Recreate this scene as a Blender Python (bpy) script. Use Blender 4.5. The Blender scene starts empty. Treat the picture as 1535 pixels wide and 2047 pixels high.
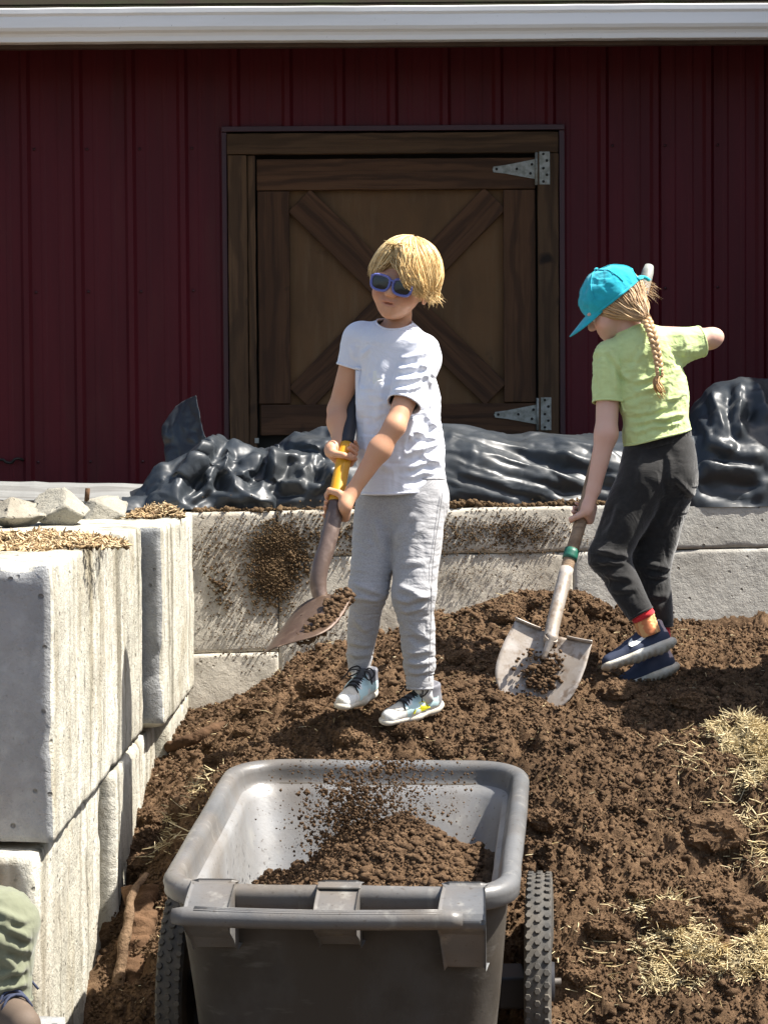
import bpy, bmesh, math, random
import numpy as np
from mathutils import Vector, Matrix

random.seed(11)
rng = np.random.default_rng(11)
S = bpy.context.scene
COL = S.collection

# ---------------------------------------------------------------- camera
F, CX, CY = 4380.0, 767.5, 1023.5           # focal length and centre in photograph pixels (1535 x 2047)
ZC = 1.62
PITCH = math.atan((CY - 860.0) / F)
ROLL = math.radians(-0.38)
cam = bpy.data.cameras.new("camera")
cam.sensor_fit = 'VERTICAL'
cam.sensor_height = 36.0
cam.sensor_width = 27.0
cam.lens = 36.0 * F / 2047.0
cam.clip_start = 0.05
cam.clip_end = 2000.0
cam_ob = bpy.data.objects.new("camera", cam)
COL.objects.link(cam_ob)
RC = Matrix.Rotation(math.pi / 2 - PITCH, 3, 'X') @ Matrix.Rotation(ROLL, 3, 'Z')
cam_ob.matrix_world = Matrix.Translation((0, 0, ZC)) @ RC.to_4x4()
S.camera = cam_ob

# ---------------------------------------------------------------- sky, sun, exposure
SUN_AZ = math.radians(-4.0)      # measured from +X (right of the picture) towards +Y (away)
SUN_EL = math.radians(57.0)
world = bpy.data.worlds.new("World")
S.world = world
world.use_nodes = True
wn = world.node_tree
for n in list(wn.nodes):
    wn.nodes.remove(n)
wo = wn.nodes.new('ShaderNodeOutputWorld')
wb = wn.nodes.new('ShaderNodeBackground')
ws = wn.nodes.new('ShaderNodeTexSky')
ws.sky_type = 'NISHITA'
ws.sun_disc = False
ws.sun_elevation = SUN_EL
ws.sun_rotation = math.pi / 2 - SUN_AZ
ws.air_density = 1.0
ws.dust_density = 2.5
ws.ozone_density = 0.6
wb.inputs['Strength'].default_value = 0.075
wn.links.new(ws.outputs[0], wb.inputs['Color'])
wn.links.new(wb.outputs[0], wo.inputs['Surface'])
sun = bpy.data.lights.new("sun", 'SUN')
sun.energy = 4.8
sun.angle = math.radians(0.53)
sun.color = (1.0, 0.95, 0.87)
sun_ob = bpy.data.objects.new("sun", sun)
COL.objects.link(sun_ob)
SD = Vector((math.cos(SUN_EL) * math.cos(SUN_AZ), math.cos(SUN_EL) * math.sin(SUN_AZ), math.sin(SUN_EL)))
sun_ob.rotation_euler = SD.to_track_quat('Z', 'Y').to_euler()
sun_ob.location = SD * 20
vs = S.view_settings
vs.view_transform = 'Standard'
vs.look = 'None'
vs.exposure = 1.35
vs.gamma = 1.0
vs.use_curve_mapping = False
S.cycles.max_bounces = 4
S.cycles.glossy_bounces = 2
S.cycles.diffuse_bounces = 3
S.cycles.use_denoising = True

# ---------------------------------------------------------------- helpers
RCn = np.array(RC)

def P(px, py, Y):
    """world point at distance Y (metres away) that the photograph shows at pixel px, py"""
    d = RCn @ np.array([(px - CX) / F, -(py - CY) / F, -1.0])
    t = Y / d[1]
    return np.array([0, 0, ZC]) + d * t

def pix(V):
    """photograph pixel of world points"""
    q = (np.asarray(V, float) - np.array([0, 0, ZC])) @ RCn
    return np.stack([CX - q[:, 0] / q[:, 2] * F, CY + q[:, 1] / q[:, 2] * F], 1)

def srgb(r, g, b):
    def c(v):
        v /= 255.0
        return v / 12.92 if v <= 0.04045 else ((v + 0.055) / 1.055) ** 2.4
    return (c(r), c(g), c(b))

BASE = {}

def thing(name, loc, label, cat, group=None):
    o = bpy.data.objects.new(name, None)
    o.empty_display_size = 0.1
    COL.objects.link(o)
    o.location = [float(v) for v in loc]
    BASE[o.name] = np.array([float(v) for v in loc])
    tag(o, label, cat, group)
    return o

def tag(o, label=None, cat=None, group=None, kind=None):
    if label: o['label'] = label
    if cat: o['category'] = cat
    if group: o['group'] = group
    if kind: o['kind'] = kind
    return o

def mk(name, V, Fc, m, parent=None, smooth=True, col=None, solid=0.0, world=True):
    """one mesh object; V in world space, stored relative to its thing's base"""
    V = np.asarray(V, dtype=np.float64)
    base = BASE[parent.name] if (parent is not None and parent.name in BASE) else np.zeros(3)
    me = bpy.data.meshes.new(name)
    L = V - base if world else V
    if isinstance(Fc, np.ndarray):
        n, k = Fc.shape
        me.vertices.add(len(L)); me.vertices.foreach_set('co', L.astype(np.float32).ravel())
        me.loops.add(n * k); me.loops.foreach_set('vertex_index', Fc.astype(np.int32).ravel())
        me.polygons.add(n)
        me.polygons.foreach_set('loop_start', (np.arange(n) * k).astype(np.int32))
        me.update(calc_edges=True)
        me.validate()
    else:
        me.from_pydata([tuple(v) for v in L], [], [tuple(int(i) for i in f) for f in Fc])
        me.update()
    if smooth:
        me.polygons.foreach_set('use_smooth', np.ones(len(me.polygons), dtype=bool))
    if col is not None:
        a = me.color_attributes.new('Col', 'FLOAT_COLOR', 'POINT')
        c = np.ones((len(V), 4), dtype=np.float32); c[:, :3] = col
        a.data.foreach_set('color', c.ravel())
    me.materials.append(m)
    o = bpy.data.objects.new(name, me)
    COL.objects.link(o)
    if parent is not None:
        o.parent = parent
        BASE[o.name] = base
    if solid:
        md = o.modifiers.new('thickness', 'SOLIDIFY'); md.thickness = abs(solid); md.offset = -1 if solid > 0 else 1
    return o

def unit(v):
    v = np.asarray(v, float)
    return v / (np.linalg.norm(v) + 1e-12)

# --- numpy noise (lattice value noise, any dimension 2 or 3)
def _hash(*ix):
    h = np.zeros(ix[0].shape, dtype=np.uint64)
    pr = (0x9E3779B185EBCA87, 0xC2B2AE3D27D4EB4F, 0x165667B19E3779F9)
    for i, a in enumerate(ix):
        h = (h ^ (a.astype(np.int64).astype(np.uint64) * np.uint64(pr[i])))
        h = (h ^ (h >> np.uint64(29))) * np.uint64(0xBF58476D1CE4E5B9)
    h = h ^ (h >> np.uint64(32))
    return (h & np.uint64(0xFFFFFF)).astype(np.float64) / float(0xFFFFFF) * 2 - 1

def vnoise(p, seed=0):
    p = np.asarray(p, float) + seed * 17.37
    i = np.floor(p).astype(np.int64); f = p - i
    u = f * f * f * (f * (f * 6 - 15) + 10)
    d = p.shape[-1]
    out = 0
    for m in range(2 ** d):
        off = [(m >> k) & 1 for k in range(d)]
        w = 1.0
        for k in range(d):
            w = w * (u[..., k] if off[k] else 1 - u[..., k])
        out = out + w * _hash(*[i[..., k] + off[k] for k in range(d)])
    return out

def fbm(p, oct=4, gain=0.5, lac=2.03, seed=0, ridged=False):
    p = np.asarray(p, float); a = 1.0; s = 0.0; t = 0.0
    for o in range(oct):
        n = vnoise(p, seed + o)
        if ridged: n = 1 - 2 * np.abs(n)
        s = s + a * n; t += a; a *= gain; p = p * lac
    return s / t

# --- signed distance field sculpting and surface nets
class Field:
    def __init__(s, lo, hi, h):
        s.o = np.array(lo, float); s.h = h
        s.n = np.ceil((np.array(hi, float) - s.o) / h).astype(int) + 1
        s.D = np.full(s.n, 0.06, dtype=np.float32)
        s.ax = [s.o[i] + np.arange(s.n[i]) * h for i in range(3)]
    def _sl(s, lo, hi):
        sl = []
        for i in range(3):
            a = int(max(0, math.floor((lo[i] - s.o[i]) / s.h))); b = int(min(s.n[i], math.ceil((hi[i] - s.o[i]) / s.h) + 1))
            if b <= a: return None, None
            sl.append(slice(a, b))
        sl = tuple(sl)
        X = s.ax[0][sl[0]][:, None, None]; Y = s.ax[1][sl[1]][None, :, None]; Z = s.ax[2][sl[2]][None, None, :]
        return sl, (X, Y, Z)
    def _put(s, sl, d, k, sub):
        a = s.D[sl]
        if sub:
            b = -d; h = np.clip(0.5 - 0.5 * (b - (-(-a))) / k, 0, 1) if False else None
            h = np.clip(0.5 + 0.5 * (b - a) / k, 0, 1)      # smooth max(a, -d)
            s.D[sl] = (a * (1 - h) + b * h) + k * h * (1 - h)
        else:
            h = np.clip(0.5 + 0.5 * (d - a) / k, 0, 1)
            s.D[sl] = (d * (1 - h) + a * h) - k * h * (1 - h)
    def cone(s, a, b, ra, rb, k=0.012, flat=None, sub=False):
        a = np.asarray(a, float); b = np.asarray(b, float)
        r = max(ra, rb) + 0.05
        sl, g = s._sl(np.minimum(a, b) - r, np.maximum(a, b) + r)
        if sl is None: return s
        ba = b - a; bb = ba @ ba + 1e-12
        pa = [g[i] - a[i] for i in range(3)]
        t = np.clip((pa[0] * ba[0] + pa[1] * ba[1] + pa[2] * ba[2]) / bb, 0, 1)
        v = [pa[i] - t * ba[i] for i in range(3)]
        if flat is not None:
            u, f = flat; u = unit(u)
            q = (v[0] * u[0] + v[1] * u[1] + v[2] * u[2]) * (1 / f - 1)
            v = [v[i] + q * u[i] for i in range(3)]
        d = np.sqrt(v[0] ** 2 + v[1] ** 2 + v[2] ** 2) - (ra + (rb - ra) * t)
        s._put(sl, d.astype(np.float32), k, sub)
        return s
    def ell(s, c, r, R=None, k=0.012, sub=False):
        c = np.asarray(c, float); r = np.asarray(r, float)
        m = r.max() + 0.05
        sl, g = s._sl(c - m, c + m)
        if sl is None: return s
        p = [g[i] - c[i] for i in range(3)]
        if R is not None:
            R = np.asarray(R)          # columns = local axes in world
            p = [p[0] * R[0, j] + p[1] * R[1, j] + p[2] * R[2, j] for j in range(3)]
        k0 = np.sqrt((p[0] / r[0]) ** 2 + (p[1] / r[1]) ** 2 + (p[2] / r[2]) ** 2)
        k1 = np.sqrt((p[0] / r[0] ** 2) ** 2 + (p[1] / r[1] ** 2) ** 2 + (p[2] / r[2] ** 2) ** 2)
        d = k0 * (k0 - 1) / (k1 + 1e-6)
        s._put(sl, np.clip(d, -0.2, 0.06).astype(np.float32), k, sub)
        return s
    def halfspace(s, p, n):
        """keep the side the normal n points away from"""
        n = unit(n); p = np.asarray(p, float)
        d = (s.ax[0][:, None, None] - p[0]) * n[0] + (s.ax[1][None, :, None] - p[1]) * n[1] + (s.ax[2][None, None, :] - p[2]) * n[2]
        s.D = np.maximum(s.D, d.astype(np.float32))
    def sample(s, X):
        q = (X - s.o) / s.h
        q = np.clip(q, 0, s.n - 1.001)
        i = q.astype(int); f = q - i
        out = 0
        for m in range(8):
            o = np.array([(m >> k) & 1 for k in range(3)])
            w = np.prod(np.where(o, f, 1 - f), axis=1)
            j = i + o
            out = out + w * s.D[j[:, 0], j[:, 1], j[:, 2]]
        return out
    def grad(s, X, e=None):
        e = e or s.h
        g = np.stack([s.sample(X + np.eye(3)[k] * e) - s.sample(X - np.eye(3)[k] * e) for k in range(3)], 1)
        return g / (np.linalg.norm(g, axis=1, keepdims=True) + 1e-9)
    def mesh(s, smooth=1):
        return surfnets(s.D, s.o, s.h, smooth)

def surfnets(D, o, h, smooth=1):
    neg = D < 0
    nx, ny, nz = D.shape
    cnt = np.zeros((nx - 1, ny - 1, nz - 1), np.int8)
    for m in range(8):
        a, b, c = m & 1, (m >> 1) & 1, (m >> 2) & 1
        cnt += neg[a:nx - 1 + a, b:ny - 1 + b, c:nz - 1 + c]
    act = (cnt > 0) & (cnt < 8)
    ijk = np.argwhere(act)
    idx = np.full(act.shape, -1, np.int64)
    idx[ijk[:, 0], ijk[:, 1], ijk[:, 2]] = np.arange(len(ijk))
    co = np.array([[m & 1, (m >> 1) & 1, (m >> 2) & 1] for m in range(8)])
    val = np.stack([D[ijk[:, 0] + c[0], ijk[:, 1] + c[1], ijk[:, 2] + c[2]] for c in co], 1)
    acc = np.zeros((len(ijk), 3)); num = np.zeros(len(ijk))
    for a in range(8):
        for b in range(a + 1, 8):
            if np.abs(co[a] - co[b]).sum() != 1: continue
            m = (val[:, a] < 0) != (val[:, b] < 0)
            t = val[m, a] / (val[m, a] - val[m, b])
            acc[m] += co[a] + t[:, None] * (co[b] - co[a]); num[m] += 1
    V = (ijk + acc / num[:, None]) * h + o
    quads = []
    for ax in range(3):
        sl0 = [slice(None)] * 3; sl1 = [slice(None)] * 3
        sl0[ax] = slice(0, -1); sl1[ax] = slice(1, None)
        A = neg[tuple(sl0)]; B = neg[tuple(sl1)]
        e = np.argwhere(A != B)
        u, v = (ax + 1) % 3, (ax + 2) % 3
        ok = (e[:, u] > 0) & (e[:, v] > 0) & (e[:, u] < D.shape[u] - 1) & (e[:, v] < D.shape[v] - 1)
        e = e[ok]
        fl = A[e[:, 0], e[:, 1], e[:, 2]]
        def cell(du, dv):
            c = e.copy(); c[:, u] += du; c[:, v] += dv
            return idx[c[:, 0], c[:, 1], c[:, 2]]
        q = np.stack([cell(-1, -1), cell(0, -1), cell(0, 0), cell(-1, 0)], 1)
        q[~fl] = q[~fl][:, ::-1]
        quads.append(q)
    Q = np.concatenate(quads)
    Q = Q[(Q >= 0).all(1)]
    for _ in range(smooth):
        V = lap(V, Q, 0.5)
    return V, Q

def edges_of(Q):
    k = Q.shape[1]
    E = np.concatenate([Q[:, [i, (i + 1) % k]] for i in range(k)])
    E = np.unique(np.sort(E, 1), axis=0)
    return E

def lap(V, Q, w, it=1, mask=None, E=None):
    E = edges_of(Q) if E is None else E
    deg = np.bincount(E.ravel(), minlength=len(V))[:, None]
    for _ in range(it):
        acc = np.zeros_like(V)
        for k in range(3):
            acc[:, k] = np.bincount(E[:, 0], V[E[:, 1], k], len(V)) + np.bincount(E[:, 1], V[E[:, 0], k], len(V))
        A = acc / np.maximum(deg, 1)
        N = V + (A - V) * w
        V = N if mask is None else np.where(mask[:, None], N, V)
    return V

def drop(V, Q, keepf):
    """keep faces whose mask is set, remove loose vertices; returns V, Q and the old indices"""
    Q = Q[keepf]
    used = np.unique(Q)
    mp = np.full(len(V), -1); mp[used] = np.arange(len(used))
    return V[used], mp[Q], used

def cut(V, Q, p, n, mask=None):
    """remove what lies beyond plane (p, n) where mask(V) holds, moving rim vertices onto the plane"""
    n = unit(n); p = np.asarray(p, float)
    sd = (V - p) @ n
    out = sd > 0
    if mask is not None: out &= mask(V)
    fo = out[Q].any(1)
    kv = np.zeros(len(V), bool); kv[Q[~fo].ravel()] = True
    rv = np.zeros(len(V), bool); rv[Q[fo].ravel()] = True
    rim = kv & rv
    V = V.copy()
    V[rim] -= sd[rim][:, None] * n
    V, Q, _ = drop(V, Q, ~fo)
    return V, Q

def cut_cyl(V, Q, p, ax, R, mask):
    """round opening: remove what lies within R of the line (p, ax) where mask(V) holds; rim vertices move onto the cylinder"""
    ax = unit(ax); p = np.asarray(p, float)
    def rad(V): d = V - p; return d - (d @ ax)[:, None] * ax
    r = rad(V); l = np.linalg.norm(r, axis=1)
    out = (l < R) & mask(V)
    fo = out[Q].any(1)
    kv = np.zeros(len(V), bool); kv[Q[~fo].ravel()] = True
    rv = np.zeros(len(V), bool); rv[Q[fo].ravel()] = True
    rim = kv & rv & mask(V)
    V = V.copy(); V[rim] += r[rim] / l[rim][:, None] * (R - l[rim])[:, None]
    V, Q, _ = drop(V, Q, ~fo)
    return V, Q

def vnormals(V, Q):
    fn = np.cross(V[Q[:, 2]] - V[Q[:, 0]], V[Q[:, 3]] - V[Q[:, 1]])
    N = np.zeros_like(V)
    for c in range(4):
        for k in range(3): N[:, k] += np.bincount(Q[:, c], fn[:, k], len(V))
    return N / (np.linalg.norm(N, axis=1, keepdims=True) + 1e-12)

def pbd(V, Q, scale, field=None, keep_off=-0.004, far=0.03, fixed=None, steps=36, inner=5, grav=0.0006, jitter=0.004, freq=20, bend=0.22, seed=1):
    """relax a cloth mesh whose rest lengths are stretched by scale(edge direction, midpoint): folds appear by themselves"""
    E = edges_of(Q)
    C = np.concatenate([E, Q[:, [0, 2]], Q[:, [1, 3]]])
    d = V[C[:, 1]] - V[C[:, 0]]
    L = np.linalg.norm(d, axis=1)
    L = L * scale(d / (L[:, None] + 1e-9), (V[C[:, 1]] + V[C[:, 0]]) / 2)
    w = np.ones(len(V)) if fixed is None else (~fixed).astype(float)
    w = w[:, None]
    X = V + vnormals(V, Q) * (fbm(V * freq, 2, seed=seed) * jitter)[:, None] * w
    deg = np.bincount(C.ravel(), minlength=len(V)).astype(float)[:, None]
    vel = np.zeros_like(X)
    for st in range(steps):
        vel *= 0.9; vel[:, 2] -= grav * 0.1
        old = X
        X = X + vel * w
        for _ in range(inner):
            d = X[C[:, 1]] - X[C[:, 0]]
            l = np.sqrt((d * d).sum(1)) + 1e-9
            cr = d * ((l - L) / l * 0.5)[:, None]
            mv = np.empty_like(X)
            for k in range(3):
                mv[:, k] = np.bincount(C[:, 0], cr[:, k], len(X)) - np.bincount(C[:, 1], cr[:, k], len(X))
            X = X + mv / deg * 2.4 * w
        if bend: X = X + (lap(X, Q, 1.0, E=E) - X) * bend * w
        if field is not None and st % 2 == 1:
            sd = field.sample(X)
            bad = (sd < keep_off) | (sd > far)
            if bad.any():
                g = field.grad(X[bad])
                X[bad] += g * (np.clip(sd[bad], keep_off, far) - sd[bad])[:, None] * w[bad]
        vel = (X - old) * 0.5
    return X

def tube(pts, rad, seg=8, caps=True, up=None):
    """sweep a circle along points; rad scalar or list"""
    pts = np.asarray(pts, float); n = len(pts)
    rad = np.full(n, rad) if np.isscalar(rad) else np.asarray(rad, float)
    T = np.gradient(pts, axis=0); T /= np.linalg.norm(T, axis=1, keepdims=True) + 1e-12
    u = np.array([0, 0, 1.0]) if up is None else np.asarray(up, float)
    if abs(T[0] @ u) > 0.9: u = np.array([1.0, 0, 0])
    V = []; Fc = []
    N = unit(np.cross(T[0], np.cross(u, T[0])))
    for i in range(n):
        N = unit(N - T[i] * (N @ T[i])); B = np.cross(T[i], N)
        for s in range(seg):
            a = 2 * math.pi * s / seg
            V.append(pts[i] + rad[i] * (math.cos(a) * N + math.sin(a) * B))
    for i in range(n - 1):
        for s in range(seg):
            s2 = (s + 1) % seg
            Fc.append((i * seg + s, i * seg + s2, (i + 1) * seg + s2, (i + 1) * seg + s))
    if caps:
        Fc.append(tuple(range(seg))[::-1]); Fc.append(tuple((n - 1) * seg + s for s in range(seg)))
    return np.array(V), Fc

def join(*ms):
    V = []; Fc = []; o = 0
    for v, f in ms:
        V.append(np.asarray(v)); Fc += [tuple(int(i) + o for i in q) for q in f]; o += len(v)
    return np.concatenate(V), Fc

def spline(pts, n):
    """Catmull-Rom through points"""
    p = np.asarray(pts, float)
    p = np.concatenate([[2 * p[0] - p[1]], p, [2 * p[-1] - p[-2]]])
    out = []
    m = len(p) - 3
    for q in np.linspace(0, m - 1e-6, n):
        i = int(q); t = q - i
        a, b, c, d = p[i], p[i + 1], p[i + 2], p[i + 3]
        out.append(0.5 * ((2 * b) + (-a + c) * t + (2 * a - 5 * b + 4 * c - d) * t * t + (-a + 3 * b - 3 * c + d) * t ** 3))
    return np.array(out)

def box(lo, hi):
    x0, y0, z0 = lo; x1, y1, z1 = hi
    V = np.array([(x0, y0, z0), (x1, y0, z0), (x1, y1, z0), (x0, y1, z0), (x0, y0, z1), (x1, y0, z1), (x1, y1, z1), (x0, y1, z1)], float)
    return V, [(0, 3, 2, 1), (4, 5, 6, 7), (0, 1, 5, 4), (1, 2, 6, 5), (2, 3, 7, 6), (3, 0, 4, 7)]

def bevel_mesh(o, w=0.003, seg=2):
    md = o.modifiers.new('edge', 'BEVEL'); md.width = w; md.segments = seg; md.limit_method = 'ANGLE'
    return o

def plank(name, p0, p1, width, thick, nrm, m, parent, bev=0.004, rough=0.0):
    """a board from p0 to p1; nrm = direction its face looks; built along its own x axis so the grain follows it"""
    p0 = np.asarray(p0, float); p1 = np.asarray(p1, float)
    L = np.linalg.norm(p1 - p0); x = unit(p1 - p0); z = unit(nrm - x * (np.asarray(nrm) @ x)); y = np.cross(z, x)
    nx = max(2, int(L / 0.06)); 
    V = []; Fc = []
    for i in range(nx + 1):
        q = i / nx * L - L / 2
        e = [random.uniform(-rough, rough) for _ in range(4)]
        V += [(q, -width / 2 + e[0], -thick / 2), (q, width / 2 + e[1], -thick / 2), (q, width / 2 + e[1], thick / 2 + e[2]), (q, -width / 2 + e[0], thick / 2 + e[3])]
    for i in range(nx):
        a = i * 4; b = a + 4
        for k in range(4):
            Fc.append((a + k, a + (k + 1) % 4, b + (k + 1) % 4, b + k))
    Fc.append((3, 2, 1, 0)); e = nx * 4; Fc.append((e, e + 1, e + 2, e + 3))
    o = mk(name, V, Fc, m, parent, smooth=False, world=False)
    M = Matrix(((x[0], y[0], z[0], 0), (x[1], y[1], z[1], 0), (x[2], y[2], z[2], 0), (0, 0, 0, 1)))
    c = (p0 + p1) / 2 - (BASE[parent.name] if parent is not None else 0)
    par = parent
    o.matrix_local = Matrix.Translation(c) @ M
    if bev: bevel_mesh(o, bev, 2)
    return o

# ---------------------------------------------------------------- materials
class Mat:
    def __init__(s, name, base, rough=0.6, metal=0.0, spec=0.5, rnd=False, coord='Object', stretch=None):
        s.m = bpy.data.materials.new(name); s.m.use_nodes = True
        s.nt = s.m.node_tree; s.N = s.nt.nodes; s.Lk = s.nt.links
        s.b = s.N['Principled BSDF']
        s.b.inputs['Roughness'].default_value = rough
        s.b.inputs['Metallic'].default_value = metal
        s.b.inputs['Specular IOR Level'].default_value = spec
        tc = s.N.new('ShaderNodeTexCoord')
        s.vec = tc.outputs[coord]
        if rnd:
            oi = s.N.new('ShaderNodeObjectInfo')
            mu = s.N.new('ShaderNodeMath'); mu.operation = 'MULTIPLY'; mu.inputs[1].default_value = 37.0
            s.Lk.new(oi.outputs['Random'], mu.inputs[0])
            ad = s.N.new('ShaderNodeVectorMath'); ad.operation = 'ADD'
            s.Lk.new(s.vec, ad.inputs[0]); s.Lk.new(mu.outputs[0], ad.inputs[1]); s.vec = ad.outputs[0]
        rgb = s.N.new('ShaderNodeRGB'); rgb.outputs[0].default_value = (*base, 1)
        s.c = rgb.outputs[0]; s.nrm = None; s.disp = None
    def noise(s, scale, stretch=(1, 1, 1), detail=6, rough=0.6, kind='NOISE', dist=0.0):
        v = s.vec
        if tuple(stretch) != (1, 1, 1):
            mp = s.N.new('ShaderNodeMapping'); mp.inputs['Scale'].default_value = stretch
            s.Lk.new(v, mp.inputs[0]); v = mp.outputs[0]
        if kind == 'VOR':
            t = s.N.new('ShaderNodeTexVoronoi'); t.inputs['Scale'].default_value = scale
            s.Lk.new(v, t.inputs['Vector']); return t.outputs['Distance']
        if kind == 'WAVE':
            t = s.N.new('ShaderNodeTexWave'); t.inputs['Scale'].default_value = scale; t.inputs['Distortion'].default_value = dist
            t.inputs['Detail'].default_value = 3; t.inputs['Detail Scale'].default_value = 1.5; t.bands_direction = 'Y'
            s.Lk.new(v, t.inputs['Vector']); return t.outputs['Fac']
        t = s.N.new('ShaderNodeTexNoise'); t.inputs['Scale'].default_value = scale; t.inputs['Detail'].default_value = detail
        t.inputs['Roughness'].default_value = rough; t.inputs['Distortion'].default_value = dist
        s.Lk.new(v, t.inputs['Vector'])
        return t.outputs['Fac']
    def ramp(s, f, lo, hi, a=0.0, b=1.0):
        r = s.N.new('ShaderNodeMapRange'); r.inputs[1].default_value = lo; r.inputs[2].default_value = hi
        r.inputs[3].default_value = a; r.inputs[4].default_value = b
        s.Lk.new(f, r.inputs[0]); return r.outputs[0]
    def mul(s, a, b, op='MULTIPLY'):
        m = s.N.new('ShaderNodeMath'); m.operation = op
        for i, q in enumerate((a, b)):
            if isinstance(q, (int, float)): m.inputs[i].default_value = q
            else: s.Lk.new(q, m.inputs[i])
        return m.outputs[0]
    def axis(s, k):
        sp = s.N.new('ShaderNodeSeparateXYZ'); s.Lk.new(s.vec, sp.inputs[0]); return sp.outputs[k]
    def layer(s, col, fac, mode='MIX'):
        x = s.N.new('ShaderNodeMix'); x.data_type = 'RGBA'; x.blend_type = mode
        if isinstance(fac, (int, float)): x.inputs['Factor'].default_value = fac
        else: s.Lk.new(fac, x.inputs['Factor'])
        s.Lk.new(s.c, x.inputs['A'])
        if isinstance(col, tuple): x.inputs['B'].default_value = (*col, 1)
        else: s.Lk.new(col, x.inputs['B'])
        s.c = x.outputs['Result']; return s
    def nl(s, col, scale, lo, hi, stretch=(1, 1, 1), detail=6, amt=1.0, dist=0.0, rough=0.6):
        return s.layer(col, s.ramp(s.noise(scale, stretch, detail, rough, dist=dist), lo, hi, 0, amt))
    def vcol(s, mode='MULTIPLY'):
        a = s.N.new('ShaderNodeAttribute'); a.attribute_name = 'Col'
        return s.layer(a.outputs['Color'], 1.0, mode)
    def bump(s, f, dist, strength=1.0):
        b = s.N.new('ShaderNodeBump'); b.inputs['Distance'].default_value = dist; b.inputs['Strength'].default_value = strength
        s.Lk.new(f, b.inputs['Height'])
        if s.nrm is not None: s.Lk.new(s.nrm, b.inputs['Normal'])
        s.nrm = b.outputs[0]; return s
    def roughness(s, f, lo, hi, a, b):
        s.Lk.new(s.ramp(f, lo, hi, a, b), s.b.inputs['Roughness']); return s
    def done(s):
        s.Lk.new(s.c, s.b.inputs['Base Color'])
        if s.nrm is not None: s.Lk.new(s.nrm, s.b.inputs['Normal'])
        return s.m
# ---------------------------------------------------------------- material palette
def m_concrete(name, base, streak=True, warm=0.4, dirt=0.3, rel=1.0):
    m = Mat(name, base, rough=0.92, spec=0.25)
    m.nl(tuple(v * 0.62 for v in base), 7, 0.42, 0.72, amt=0.75, detail=8)
    m.nl(tuple(min(v * 1.3, 0.72) for v in base), 23, 0.5, 0.75, amt=0.6, detail=5)
    if streak:
        m.nl((0.24, 0.215, 0.15), 1.3, 0.49, 0.66, stretch=(3.5, 3.5, 0.32), detail=3, dist=0.5, amt=0.75)
        m.nl((0.64, 0.62, 0.545), 1.6, 0.49, 0.64, stretch=(3, 3, 0.4), detail=4, dist=0.5, amt=0.8)
        m.nl((0.27, 0.22, 0.13), 5, 0.52, 0.70, stretch=(1.5, 1.5, 0.6), detail=8, dist=0.4, amt=0.6)
        m.nl((0.070, 0.062, 0.045), 15, 0.57, 0.70, stretch=(1.4, 1.4, 0.55), detail=7, amt=0.7)
        m.nl((0.13, 0.12, 0.085), 1.0, 0.60, 0.66, stretch=(6, 6, 0.3), detail=2, amt=0.7)
    m.nl((0.17, 0.115, 0.06), 2.4, 0.52, 0.74, amt=warm, detail=7)
    m.nl((0.05, 0.035, 0.022), 60, 0.62, 0.75, amt=dirt, detail=3)
    m.bump(m.noise(38, detail=8, rough=0.7), 0.014 * rel, 0.8)
    m.bump(m.noise(150, detail=3), 0.003 * rel, 0.7)
    pit = m.ramp(m.noise(75, kind='VOR'), 0.05, 0.22)
    m.bump(pit, 0.004 * rel, 0.45)
    hole = m.ramp(m.noise(19, kind='VOR'), 0.06, 0.13)
    m.layer((0.08, 0.07, 0.055), m.ramp(hole, 0.0, 1.0, 0.6, 0.0))
    m.bump(hole, 0.012, 0.7)
    return m.done()

M_CONC = m_concrete('weathered_concrete', (0.50, 0.48, 0.405), True, 0.3, 0.4)
M_CONC_FRONT = m_concrete('grey_concrete', (0.33, 0.335, 0.335), False, 0.12, 0.1)  # base lowered for the left blocks' end faces, shade put into the colour
M_CONC_SHADE = m_concrete('shaded_grey_concrete', (0.42, 0.405, 0.365), False, 0.2, 0.2, 0.5)  # greyer copy of the back wall concrete with shade in its colour
M_CONC_BACK = m_concrete('stained_concrete', (0.50, 0.46, 0.385), False, 0.42, 0.3, 0.35)
M_RUBBLE = m_concrete('rubble_concrete', (0.33, 0.31, 0.255), False, 0.4, 0.35)

def m_soil(name, a, b, c):
    m = Mat(name, a, rough=0.97, spec=0.12)
    m.nl(b, 9, 0.4, 0.68, detail=9, rough=0.7)
    m.nl(c, 55, 0.48, 0.72, amt=0.8, detail=6, rough=0.7)
    m.nl((0.017, 0.010, 0.006), 2.2, 0.5, 0.72, amt=0.55, detail=6)
    m.nl((0.24, 0.15, 0.065), 120, 0.66, 0.74, stretch=(1, 2.2, 1), amt=0.7, detail=2)
    m.bump(m.noise(42, detail=8, rough=0.75), 0.014, 0.9)
    m.bump(m.noise(160, detail=5, rough=0.7), 0.006, 0.9)
    return m.done()

M_SOIL = m_soil('compost_soil', (0.160, 0.099, 0.056), (0.085, 0.050, 0.028), (0.28, 0.182, 0.106))
M_CRUMB = m_soil('soil_crumb', (0.155, 0.096, 0.055), (0.072, 0.043, 0.025), (0.29, 0.19, 0.112))
M_DRYSOIL = m_soil('dry_soil', (0.16, 0.105, 0.058), (0.10, 0.062, 0.034), (0.24, 0.165, 0.09))

def m_simple(name, col, rough=0.6, var=None, vs=20, spec=0.5, metal=0.0, bmp=None, rnd=False):
    m = Mat(name, col, rough, metal, spec, rnd=rnd)
    if var: m.nl(var, vs, 0.38, 0.7)
    if bmp: m.bump(m.noise(bmp[0], detail=5), bmp[1], 0.8)
    return m.done()

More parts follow.
